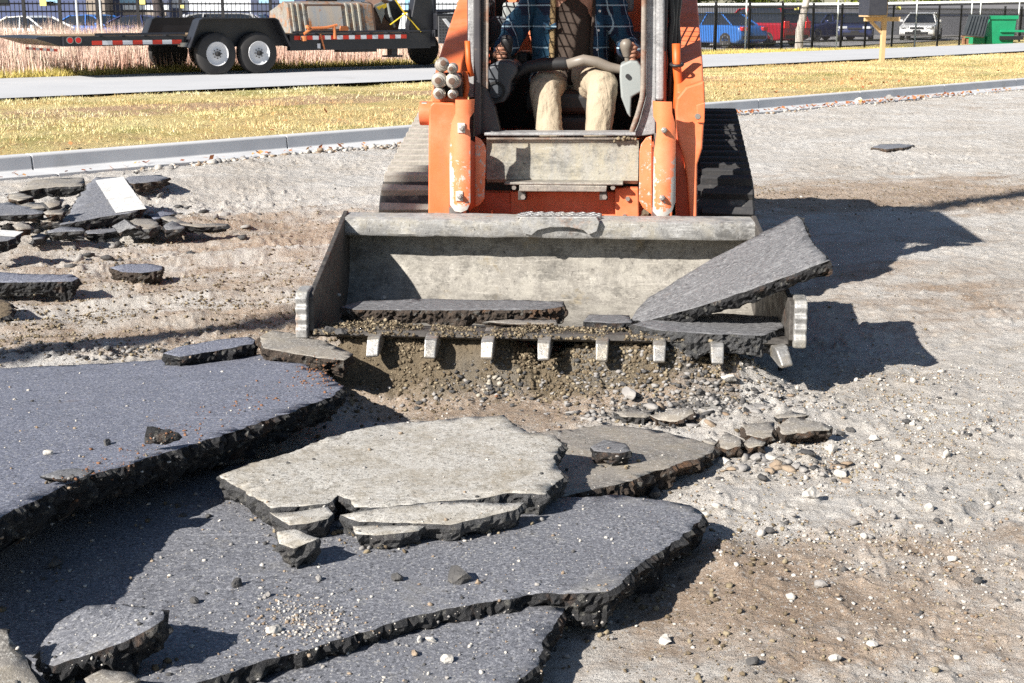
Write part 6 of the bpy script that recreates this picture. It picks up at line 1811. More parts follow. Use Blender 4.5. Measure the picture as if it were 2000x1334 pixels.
# ------------------------------------------------------------ fences
def fence(label, pxs, line, ztop, name='metal_fence'):
    P = [line(px) for px in pxs]
    r = tag(empty(name, (P[0].x, P[0].y, 0)), label, 'fence')
    o = Vector((P[0].x, P[0].y, 0))
    for p in P:
        b = MB(); q = Vector((p.x, p.y, 0)) - o; b.span(q.x - .04, q.x + .04, q.y - .04, q.y + .04, -.3, ztop(p) + .09); b.box((q.x, q.y, ztop(p) + .10), (.10, .10, .03)); b.build('post', MAT['fence_black'], r)
    rails, pick = MB(), MB()
    for a, b in zip(P, P[1:]):
        za, zb = ztop(a), ztop(b)
        for f in (-.07, -.28, -1.32):
            rails.bar(Vector((a.x, a.y, za + f)) - o, Vector((b.x, b.y, zb + f)) - o, .04, .04)
        L = (b - a).length; n = max(3, int(L / .115))
        for i in range(1, n):
            t = i / n; q = a.lerp(b, t) - o; z = za + (zb - za) * t
            pick.span(q.x - .009, q.x + .009, q.y - .009, q.y + .009, -.12, z)
    rails.build('rail', MAT['fence_black'], r); k = pick.build('picket', MAT['fence_black'], r); k['kind'] = 'stuff'
    return r
RF0, RF1 = at_h(1400, 98, .15), at_h(1875, 74, .15)
def right_line(px):
    # point of the straight fence line seen in that column
    u = (px - CX) / F_PX
    d = RF1 - RF0
    # x = y*cos-scaled ray: x/y ratio from the ray through the horizon row
    k = ray(px, 60); ratio = k.x / k.y
    t = (RF0.x - ratio * RF0.y) / (ratio * d.y - d.x)
    return RF0 + d * t
def left_line(px):
    k = ray(px, 60); ratio = k.x / k.y
    a, b = Vector((-18, 37, .1)), Vector((2, 44.5, .1)); d = b - a
    t = (a.x - ratio * a.y) / (ratio * d.y - d.x)
    return a + d * t
fence('black picket fence along the parking lot on the right', [1250, 1330, 1397, 1463, 1527, 1587, 1643, 1690, 1743, 1788, 1832, 1875, 1912, 1960, 1992, 2030, 2070], right_line, lambda p: 1.62 - (p.y - 47) * .004)
fence('black picket fence behind the tall grass on the left', [-120, -30, 50, 120, 193, 272, 355, 437, 530, 610, 690, 770, 850, 930, 1010, 1090, 1170, 1250], left_line, lambda p: 1.70)
G_P = 'thin white poles along the fences'
for px, line, h, lab in ((1455, right_line, 2.2, 'thin white pole standing in front of the red vehicle'), (1633, right_line, 2.2, 'thin white pole right of the silver-blue sedan'), (1786, right_line, 2.2, 'thin white pole standing in front of the white sedan'),
                         (1893, right_line, 2.3, 'left one of two thin white poles above the dark bin lid'), (1910, right_line, 2.3, 'right one of two thin white poles above the dark bin lid'), (1985, right_line, 2.6, 'white pole behind the right end of the green bin'), (156, left_line, 2.4, 'thin white pole left of the blue car behind the grass'), (202, left_line, 2.4, 'thin white pole right of the blue car behind the grass')):
    p = line(px) + Vector((.0, -.15, 0)); b = MB(); b.cyl((0, 0, -.1), (0, 0, h), .028, 8); b.lathe((0, 0, h), (0, 0, 1), [(0, .028), (.02, .02), (.025, .005)], 8)
    o = b.build('white_pole', MAT['white_pole'], smooth='auto'); o.location = (p.x, p.y, 0); tag(o, lab, 'pole', G_P)
for px, py, line, w, h, lab in ((1556, 17, right_line, .16, .10, 'small yellow sign on the fence beside the pale tree trunk'), (1755, 16, right_line, .19, .14, 'small yellow sign on the fence above the white sedan'), (356, 13, left_line, .10, .09, 'tiny yellow tag on the fence above the silver car'), (577, 17, left_line, .12, .10, 'tiny yellow tag on the fence left of the spare bucket'), (84, 5, left_line, .18, .18, 'pale yellow sign on the fence above the white car'), (278, 3, left_line, .16, .16, 'pale yellow sign on the fence left of the dark trunk')):
    p = line(px); q = at_d(px, py, p.y - .06); b = MB(); b.box((0, 0, 0), (w, .012, h)); b.cyl((-w * .35, -.01, h * .3), (-w * .35, .0, h * .3), .01, 6); b.cyl((w * .35, -.01, h * .3), (w * .35, .0, h * .3), .01, 6)
    o = b.build('fence_sign', MAT['yellow_sign'], bevel=.004); o.location = q; tag(o, lab, 'sign', 'small yellow signs on the fences')

# ------------------------------------------------------------ mailbox on its timber post
MP = at_h(1726, 119, .15)
mb_ = tag(empty('mailbox', (MP.x, MP.y, .15), A(8)), 'black mailbox on a pale timber post with a cross arm and brace, by the path', 'mailbox')
sc = MP.y / F_PX
b = MB(); b.span(-.115, .0, -.06, .06, -.1, (119 - 8) * sc); b.prism([(-.115, (119 - 8) * sc), (0, (119 - 8) * sc), (-.06, (119 - 3) * sc)], lambda a, c, d: Vector((a, d, c)), -.06, .06); b.build('post', MAT['timber'], mb_, bevel=.006)
b = MB(); b.span(-.62, .36, -.075, -.065 + .07, 74 * sc, 82 * sc); b.build('cross_arm', MAT['timber'], mb_, bevel=.006)
b = MB(); b.bar((-.42, -.0, 74 * sc), (-.10, -.0, 52 * sc), .09, .07); b.build('brace', MAT['timber'], mb_, bevel=.005)
b = MB(); b.span(-.66, -.12, -.35, .25, 82.5 * sc, 85 * sc); b.build('shelf_board', MAT['timber'], mb_)
b = MB(); z0 = 85.3 * sc; b.prism([(-.66, z0), (-.16, z0), (-.16, z0 + .42)] + [(-.41 + .25 * math.cos(t), z0 + .42 + .25 * math.sin(t)) for t in np.linspace(.2, math.pi - .2, 9)] + [(-.66, z0 + .42)], lambda a, c, d: Vector((a, d, c)), -.40, .30); b.build('box', MAT['mailbox'], mb_, bevel=.01)
b = MB(); b.span(-.155, -.13, -.2, .0, z0 + .1, z0 + .5); b.build('flag', MAT['old_rust'], mb_)

# ------------------------------------------------------------ green bin with its dark lid hanging open
DP = at_h(1955, 86, .12)
db = tag(empty('waste_container', (DP.x, DP.y, .12), A(6)), 'green waste container with a dark sloping lid, standing beside the path on the right', 'waste container')
s = DP.y / F_PX
b = MB(); w0, w1 = -29 * s, 27 * s
vs = [(w0, 0, 0), (w1 - .06, 0, 0), (w1 - .06, 1.4, 0), (w0, 1.4, 0), (w0 + .1, -.05, 52 * s), (w1, -.05, 52 * s), (w1, 1.5, 52 * s), (w0 + .1, 1.5, 52 * s)]
b.put(vs, [(3, 2, 1, 0), (4, 5, 6, 7), (0, 1, 5, 4), (1, 2, 6, 5), (2, 3, 7, 6), (3, 0, 4, 7)]); b.build('container_body', MAT['skip_green'], db, bevel=.02)
b = MB(); b.span(w0 - .05, w1 + .04, -.1, -.04, 46 * s, 53 * s); b.build('top_rim', MAT['skip_green'], db, bevel=.01)
b = MB(); b.span(-.1, .95, -.1, -.02, 22 * s, 26 * s); b.build('lift_sleeve', MAT['skip_green'], db, bevel=.01); b = MB(); b.span(-.1, .85, -.105, -.02, 8 * s, 15 * s); b.build('fork_pocket', MAT['plastic_black'], db)
b = MB(); xa = -40 * s
lidv = [(-.02 + w0, -.15, 54 * s), (w0 - 42 * s, -.15, 55 * s), (w0 - 58 * s, -.4, 17 * s), (w0 - 14 * s, -.4, 14 * s)]
b.put(lidv + [(x + .02, y + .05, z - .06) for x, y, z in lidv], [(0, 1, 2, 3), (7, 6, 5, 4), (0, 4, 5, 1), (1, 5, 6, 2), (2, 6, 7, 3), (3, 7, 4, 0)]); lo_ = b.build('lid', MAT['skip_lid'], db, bevel=.01)
for k in range(1, 7):
    f = k / 7; p0 = Vector(lidv[0]).lerp(Vector(lidv[1]), f); p1 = Vector(lidv[3]).lerp(Vector(lidv[2]), f)
    r_ = MB(); r_.bar(p0.lerp(p1, .06) + Vector((0, -.02, .01)), p0.lerp(p1, .94) + Vector((0, -.02, .01)), .05, .03, (1, 0, 0)); r_.build('lid_rib', MAT['skip_lid'], lo_)
b = MB(); b.span(w0 - 24 * s, w0 - .02, .1, 1.2, 0, 15 * s); b.build('rear_bay', MAT['skip_green'], db); b = MB(); b.span(w0 - 58 * s, w0 - 20 * s, -.38, -.3, 14 * s, 16 * s); b.span(w0 - 55 * s, w0 - 52 * s, -.38, -.3, 0, 14 * s); b.span(w0 - 47 * s, w0 - 42 * s, -.3, .1, 0, 12 * s); b.build('lid_frame', MAT['skip_rust'], db)

# ------------------------------------------------------------ buildings and wall
def building(label, px0, px1, d, ztop, mat, depth=8, name='building', windows=(), extra=None):
    a, b = at_d(px0, 18, d), at_d(px1, 18, d)
    o = tag(empty(name, (a.x, d, 0)), label, 'building')
    w = b.x - a.x
    m = MB(); m.span(0, w, 0, depth, -.4, ztop); m.build('wall', MAT[mat], o)
    m = MB(); m.span(-.1, w + .1, -.1, depth + .1, ztop, ztop + .18); m.build('roof_edge', MAT['coping_white' if 'white' in mat else mat], o)
    for (p0, q0, p1, q1, mt) in windows:
        A1, B1 = at_d(p0, q0, d), at_d(p1, q1, d)
        f = MB(); f.span(A1.x - a.x, B1.x - a.x, -.05, .02, B1.z, A1.z); wo_ = f.build('window', MAT[mt], o)
        g = MB(); g.span(A1.x - a.x - .06, B1.x - a.x + .06, -.03, .01, B1.z - .06, B1.z); g.build('window_sill', MAT['plastic_black'], wo_)
    return o
building('large blue-grey building behind the fence at the far left', -420, 168, 95, 7, 'block_blue', windows=((-30, -30, 17, 9, 'window_dark'), (84, -28, 114, 8, 'block_cyan'), (90, 3, 106, 9, 'window_dark'), (-140, -30, -80, 9, 'window_dark')))
building('narrow tan building bay between the blue-grey one and the blue panels', 169, 205, 94, 7, 'block_tan')
building('blue panelled building left of the long white one', 206, 330, 96, 7, 'block_navy', windows=((232, -25, 268, 7, 'block_cyan'), (240, 10, 330, 19, 'block_white'), (240, 24, 325, 30, 'block_tan')))
building('long white building with a dark base behind the trailer', 331, 490, 97, 7, 'block_white', windows=((355, 23, 488, 44, 'block_navy'), (332, 16, 352, 44, 'block_navy')))
building('dark blue building beyond the fence above the trailer wheels', 491, 598, 93, 7, 'block_navy', windows=((505, -20, 530, 6, 'block_cyan'), (545, -20, 575, 6, 'block_cyan')))
building('pale blue and white building glimpsed left of the loader', 599, 1340, 98, 7, 'block_white', windows=((640, 2, 735, 12, 'block_cyan'), (652, 20, 690, 40, 'block_navy'), (790, -10, 842, 22, 'block_cyan'), (812, 10, 842, 40, 'block_navy'), (905, -10, 960, 20, 'block_navy'), (1000, -10, 1100, 20, 'block_navy'), (1120, -10, 1240, 30, 'block_navy')))
gw = tag(empty('boundary_wall', (0, 0, 0)), 'long dark grey wall with a white coping behind the parked cars on the right', 'wall')
wa, wb, wc = at_d(1300, 9, 92), at_d(1700, 7, 92), at_d(2080, 0, 92)
m = MB()
for (a, b) in ((wa, wb), (wb, wc)):
    m.put([(a.x, 92, -.4), (b.x, 92, -.4), (b.x, 92, b.z - .08), (a.x, 92, a.z - .08), (a.x, 92.4, -.4), (b.x, 92.4, -.4), (b.x, 92.4, b.z - .08), (a.x, 92.4, a.z - .08)], [(0, 1, 2, 3), (7, 6, 5, 4), (0, 4, 5, 1), (1, 5, 6, 2), (2, 6, 7, 3), (3, 7, 4, 0)])
m.build('wall_panel', MAT['wall_grey'], gw)
m = MB(); m.bar((wa.x, 92.1, wa.z), (wb.x, 92.1, wb.z), .5, .14); m.bar((wb.x, 92.1, wb.z), (wc.x, 92.1, wc.z), .5, .14); m.build('coping', MAT['coping_white'], gw)
m = MB(); zz = wb.z - .75; m.span(wa.x, wc.x, 91.93, 92, zz, zz + .08); m.build('wall_ledge', MAT['block_navy'], gw)

# ------------------------------------------------------------ trees
def leaf_cloud(rng, n, c, r, size):
    p = rng.normal(size=(n, 3)); p /= np.linalg.norm(p, axis=1)[:, None]
    p *= rng.random((n, 1)) ** .4
    p = np.array(c) + p * np.array(r)
    a = rng.normal(size=(n, 3)); a /= np.linalg.norm(a, axis=1)[:, None]
    b = np.cross(a, rng.normal(size=(n, 3))); b /= np.linalg.norm(b, axis=1)[:, None]
    s_ = size * (.6 + .8 * rng.random((n, 1)))
    V = np.stack([p - a * s_, p + b * s_ * .55, p + a * s_, p - b * s_ * .55], 1).reshape(-1, 3)
    return V
def quads_obj(name, V, mat, parent=None, tint=None, k=4):
    n = len(V) // k
    me = bpy.data.meshes.new(name)
    me.vertices.add(len(V)); me.vertices.foreach_set('co', V.astype(np.float32).ravel())
    me.loops.add(n * k); me.loops.foreach_set('vertex_index', np.arange(n * k, dtype=np.int32))
    me.polygons.add(n); me.polygons.foreach_set('loop_start', np.arange(0, n * k, k, dtype=np.int32))
    me.materials.append(mat); me.update(calc_edges=True)
    if tint is not None:
        a = me.attributes.new('tint', 'FLOAT', 'POINT'); a.data.foreach_set('value', np.repeat(tint, k).astype(np.float32))
    return mesh_obj(name, me, parent)
def tree(label, px, d, h, trunk_r, bark, crown_z, crown_r, n_leaf, lean=0.0, seed=0, name='tree'):
    p = at_d(px, 40, d); rng = np.random.default_rng(seed)
    r = tag(empty(name, (p.x, d, -.15)), label, 'tree')
    m = MB()
    pts = [Vector((lean * i / 6 + .06 * math.sin(i * 1.7 + seed), 0, h * .75 * i / 6)) for i in range(7)]
    m.tube(pts, [trunk_r * (1.15 - .12 * i) for i in range(7)], 10)
    for k in range(7):
        a = k * 2.4 + seed; b0 = pts[3 + k % 4]
        e = b0 + Vector((math.cos(a) * crown_r * .7, math.sin(a) * crown_r * .7, h * .18))
        m.tube([b0, b0.lerp(e, .5) + Vector((0, 0, .15)), e], [trunk_r * .5, trunk_r * .3, trunk_r * .1], 7)
    m.build('trunk', MAT[bark], r, smooth='auto')
    if n_leaf:
        Vs, ts = [], []
        for k in range(14):
            c = (lean + rng.normal() * crown_r * .45, rng.normal() * crown_r * .45, crown_z + rng.normal() * (h - crown_z) * .28)
            q = leaf_cloud(rng, n_leaf // 14, c, (crown_r * .5, crown_r * .5, (h - crown_z) * .30), .11); Vs.append(q); ts.append(np.clip(rng.random(n_leaf // 14) * .6 + rng.random() * .4, 0, 1))
        quads_obj('crown', np.concatenate(Vs), MAT['leaf_green'], r, np.concatenate(ts))
    return r
tree('pale-barked leaning tree trunk by the fence, right of the red vehicle', 1562, 58, 6.5, .16, 'bark_pale', 4.6, 1.6, 1400, .5, 3)
tree('dark tree trunk in front of the white building on the left', 312, 62, 6.5, .26, 'bark_dark', 5.0, 1.8, 1400, -.2, 5)
for i, (px, lab) in enumerate(((1360, 'yellow-green tree above the wall just right of the loader arm'), (1470, 'bushy green tree above the wall over the red vehicle'), (1590, 'green tree above the wall over the silver-blue sedan'), (1720, 'tree above the wall behind the mailbox'), (1850, 'tree above the wall right of the white sedan'), (1975, 'tree above the wall at the right edge, over the green bin'))):
    t_ = tree(lab, px, 104 + 3 * (i % 2), 6.0 + i % 3, .22, 'bark_dark', 3.4, 2.6, 5600, .2, 20 + i); t_['group'] = 'trees above the boundary wall'

# wooden utility pole to the left whose long shadow crosses the dirt
SH = Vector((-SUN_DIR.x, -SUN_DIR.y, 0)).normalized()
tip = at_h(596, 603, .05)
Lp = 9.7
base = tip - SH * Lp
Hp = (Lp + 11.0) * math.tan(SUN_EL)
up = tag(empty('utility_pole', (base.x, base.y, -.1)), 'tall plain wooden pole left of the work area, throwing the long straight shadow', 'pole')
m = MB(); m.cyl((0, 0, 0), (0, 0, Hp), .135, 14, .115); m.build('shaft', MAT['bark_dark'], up, smooth='auto')
# ------------------------------------------------------------ stones, soil and grass
def ico(sub):
    bm = bmesh.new(); bmesh.ops.create_icosphere(bm, subdivisions=sub, radius=1.0)
    V = np.array([v.co[:] for v in bm.verts]); Fq = np.array([[v.index for v in f.verts] for f in bm.faces]); bm.free()
    return V, Fq
def rock_base(sub, seed, jag=.30):
    V, Fq = ico(sub)
    rng = np.random.default_rng(seed)
    # chop the ball with a few planes so that it has flat faces
    for _ in range(8):
        n = rng.normal(size=3); n /= np.linalg.norm(n)
        d = .42 + .36 * rng.random()
        over = np.maximum(V @ n - d, 0)
        V = V - over[:, None] * n
    return V * (1 + jag * .25 * rng.normal(size=(len(V), 1))), Fq
BASES = {s: [rock_base(s, 100 + 7 * s + i) for i in range(8)] for s in (1, 2)}
def scatter(name, P, S, mats, rng, sub=1, flat=.65, sink=.25, kind='stuff', mat_pick=None):
    """one mesh of many stones at points P (n,3) with radii S"""
    n = len(P)
    ang = rng.random(n) * 2 * math.pi; tilt = rng.normal(size=n) * .35
    Vall, Fall, Mall = [], [], []
    off = 0
    which = rng.integers(0, 8, n)
    mp = mat_pick if mat_pick is not None else rng.integers(0, len(mats), n)
    for b in range(8):
        idx = np.nonzero(which == b)[0]
        if len(idx) == 0: continue
        V, Fq = BASES[sub][b]
        k = len(idx); nv = len(V)
        sx = S[idx] * (.75 + .6 * rng.random(k)); sy = S[idx] * (.75 + .6 * rng.random(k)); sz = S[idx] * flat * (.75 + .6 * rng.random(k))
        X = V[None, :, 0] * sx[:, None]; Y = V[None, :, 1] * sy[:, None]; Z = V[None, :, 2] * sz[:, None]
        ct, st = np.cos(tilt[idx])[:, None], np.sin(tilt[idx])[:, None]
        X, Z = X * ct - Z * st, X * st + Z * ct
        c, s_ = np.cos(ang[idx])[:, None], np.sin(ang[idx])[:, None]
        X, Y = X * c - Y * s_, X * s_ + Y * c
        co = np.stack([X + P[idx, 0:1], Y + P[idx, 1:2], Z + P[idx, 2:3] + (sz * (1 - 2 * sink))[:, None]], -1).reshape(-1, 3)
        f = (Fq[None] + (np.arange(k) * nv)[:, None, None]).reshape(-1, 3) + off
        Vall.append(co); Fall.append(f); Mall.append(np.repeat(mp[idx], len(Fq)))
        off += k * nv
    V = np.concatenate(Vall); Fq = np.concatenate(Fall); M_ = np.concatenate(Mall)
    me = bpy.data.meshes.new(name)
    me.vertices.add(len(V)); me.vertices.foreach_set('co', V.astype(np.float32).ravel())
    me.loops.add(Fq.size); me.loops.foreach_set('vertex_index', Fq.ravel().astype(np.int32))
    me.polygons.add(len(Fq)); me.polygons.foreach_set('loop_start', np.arange(0, Fq.size, 3, dtype=np.int32))
    for m in mats: me.materials.append(MAT[m])
    me.polygons.foreach_set('material_index', M_.astype(np.int32))
    me.update(calc_edges=True)
    o = mesh_obj(name, me)
    if kind: o['kind'] = kind
    return o
rng = np.random.default_rng(5)
dens = lambda X, Y: 0
def sample(n, fn, x0, x1, y0, y1):
    """random ground points thinned by fn(x, y) in 0..1, denser near the camera"""
    out = []
    tot = 0
    while tot < n:
        Y = y0 * (y1 / y0) ** rng.random(20000); 
        X = (x0 + (x1 - x0) * rng.random(20000)) * Y
        k = rng.random(20000) < fn(X, Y)
        k &= (Y < kerb_y(X) - .45)
        out.append(np.stack([X[k], Y[k]], -1)); tot += k.sum()
    return np.concatenate(out)[:n]
def gravel_d(X, Y):
    d = .035 + 1.0 * pxblob(X, Y, 1780, 790, .75, .55, .5) + .8 * pxblob(X, Y, 1600, 880, .45, .35, .5) + .7 * pxblob(X, Y, 1560, 1000, .30, .35) + .5 * pxblob(X, Y, 1330, 790, .5, .3) + .35 * pxblob(X, Y, 1800, 1050, .6, .6)
    d = d + .35 * pxblob(X, Y, 100, 690, 1.2, .4) + .35 * pxblob(X, Y, 420, 400, 1.2, .5, .6) + .9 * pxblob(X, Y, 620, 318, 2.2, .25, .78)  + .35 * pxblob(X, Y, 1000, 760, .8, .15)
    keep = np.clip(np.maximum(pxblob(X, Y, 560, 1130, 1.0, .75, .45), pxblob(X, Y, 300, 1250, .9, .6, .3)) * 1.7, 0, 1)
    return np.clip(d * (.6 + 1.5 * fbm(X * 2.5, Y * 2.5, 3)), 0, 1) * (1 - keep) * (1 - np.clip(road_wet(X, Y) * 1.3, 0, 1))
def put(pts): return np.column_stack([pts, road_z(pts[:, 0], pts[:, 1])])
pts = sample(15000, gravel_d, -.42, .42, 2.6, 16)
S = .0018 + .0058 * rng.random(len(pts)) ** 3.2
scatter('gravel', put(pts), S, ['stone_pale', 'stone_grey', 'stone_brown', 'soil'], rng)
pts = sample(380, lambda X, Y: np.clip(gravel_d(X, Y) ** 1.3, 0, 1), -.42, .42, 2.6, 14)
S = .007 + .013 * rng.random(len(pts)) ** 2.8
scatter('gravel', put(pts), S, ['stone_pale', 'stone_pale', 'stone_pale', 'stone_grey', 'stone_dark'], rng, flat=.7)
# crumbs of dark soil under and round the bucket, on the ridges and round the slabs
def soil_d(X, Y):
    lx = (X - MORG.x) * MX.x + (Y - MORG.y) * MX.y; ly = (X - MORG.x) * MY.x + (Y - MORG.y) * MY.y
    d = 1.0 * np.exp(-((ly + .02) / .22) ** 2) * (lx > -1.1) * (lx < .9) + .5 * pxblob(X, Y, 300, 600, 1.8, 1.3, .3) + .5 * pxblob(X, Y, 330, 460, 1.2, .4, .4) + .35 * pxblob(X, Y, 1700, 380, 3, .8) + .35 * pxblob(X, Y, 1420, 1080, .12, .3) + .12 * pxblob(X, Y, 1250, 1230, .25, .5, .5)
    keep = np.clip(np.maximum(pxblob(X, Y, 560, 1130, 1.0, .75, .45), pxblob(X, Y, 300, 1250, .9, .6, .3)) * 1.7, 0, 1)
    return np.clip(d * (.7 + 1.6 * fbm(X * 3, Y * 3, 3)), 0, 1) * (1 - keep)
pts = sample(16000, soil_d, -.42, .42, 2.6, 14)
S = .0022 + .009 * rng.random(len(pts)) ** 3.6
scatter('soil_crumbs', put(pts), S, ['soil', 'soil_dark', 'soil_dark'], rng, flat=.8)
pts = sample(2600, lambda X, Y: np.clip(1.2 * pxblob(X, Y, 1330, 790, .30, .16) + .7 * pxblob(X, Y, 930, 768, .22, .07) + .5 * pxblob(X, Y, 1240, 766, .4, .06) + .5 * pxblob(X, Y, 160, 712, .8, .1, .1), 0, 1), -.42, .42, 4, 8)
S = .003 + .014 * rng.random(len(pts)) ** 3.0
scatter('asphalt_crumbs', put(pts), S, ['stone_dark', 'stone_grey'], rng, flat=.6)
# loose soil heaped on the cutting edge
pts = []
for k in range(8500):
    x = random.uniform(-.95, .68); y = random.uniform(-.065, .16)
    if n3((x, y, 0), 5, 8) + .5 * n3((x, y, 0), 13, 4) < -.30: continue
    h = max(0, .034 * (1 + n3((x, y, 1), 5, 2)) * (1 - abs(y - .05) / .14))
    p = m_world(x, y, .207 - .10 * max(0, y - .0) + random.random() * h); pts.append(p[:])
pts = np.array(pts); scatter('soil_in_bucket', pts, .0014 + .0085 * rng.random(len(pts)) ** 4, ['soil_dark', 'soil_dark', 'soil'], rng, flat=.8)
# the crumbly bank pushed up before the teeth
k = 9000; lx = rng.uniform(-1.0, .75, k); ly = -.02 + rng.normal(0, .075, k)
pts = np.array([m_world(a, b, 0)[:2] for a, b in zip(lx, ly)])
kp = fbm(pts[:, 0] * 5, pts[:, 1] * 5, 3) > -.18
scatter('bank_crumbs', put(pts[kp]), (.0018 + .011 * rng.random(k) ** 4.5)[kp], ['soil', 'soil_dark', 'soil_dark', 'soil_dark'], rng, flat=.85)
# crumbs that fell from the broken edges
fp_ = np.array([v[:] for v in FOOT]); k = rng.integers(0, len(fp_), 5200)
pts = fp_[k] + rng.normal(size=(5200, 3)) * np.array([.035, .035, 0])
dg = bpy.context.evaluated_depsgraph_get()
for i in range(len(pts)):
    ok, loc, *_ = SC.ray_cast(dg, Vector((pts[i, 0], pts[i, 1], pts[i, 2] + .012)), Vector((0, 0, -1)))
    if ok: pts[i] = loc[:]
scatter('edge_crumbs', pts, .0018 + .011 * rng.random(5200) ** 4, ['stone_dark', 'stone_grey', 'soil_dark', 'soil'], rng, flat=.75)
# ---- grit lying on the slabs
dg = bpy.context.evaluated_depsgraph_get()
def on_surface(px, py):
    d = ray(px, py).normalized()
    hit, loc, nrm, idx, ob, mtx = SC.ray_cast(dg, Vector((0, 0, CAM_H)), d)
    return (loc, ob) if hit else (None, None)
grit, gs, gm = [], [], []
for k in range(2300):
    px, py = random.uniform(0, 1400), random.uniform(690, 1334)
    if random.random() > .25 + .75 * (py > 1120) * (px > 350): 
        if random.random() > .4: continue
    loc, ob = on_surface(px, py)
    if loc is None or not ob.name.startswith(('asphalt_slab', 'concrete_slab', 'asphalt_chunk')): continue
    grit.append(loc[:]); gs.append(.002 + .006 * random.random() ** 4); gm.append(random.choice((0, 0, 1, 2, 3)))
for k in range(420):   # brown earth strewn along the lifted slab's edge and corner
    t = random.random(); px = 130 + 530 * t + random.gauss(0, 14); py = 945 - 235 * t + random.gauss(0, 14)
    if random.random() < .4: px, py = random.gauss(620, 28), random.gauss(735, 16)
    loc, ob = on_surface(px, py)
    if loc is None or not ob.name.startswith('asphalt'): continue
    grit.append(loc[:]); gs.append(.0015 + .006 * random.random() ** 3); gm.append(4)
for k in range(500):   # grit patch low in the middle
    loc, ob = on_surface(random.gauss(590, 55), random.gauss(1215, 28))
    if loc is None or not ob.name.startswith('asphalt'): continue
    grit.append(loc[:]); gs.append(.002 + .005 * random.random() ** 3); gm.append(random.choice((0, 1, 3)))
scatter('grit', np.array(grit), np.array(gs), ['stone_pale', 'stone_grey', 'stone_dark', 'stone_brown', 'red_soil'], rng, mat_pick=np.array(gm), sink=.3)

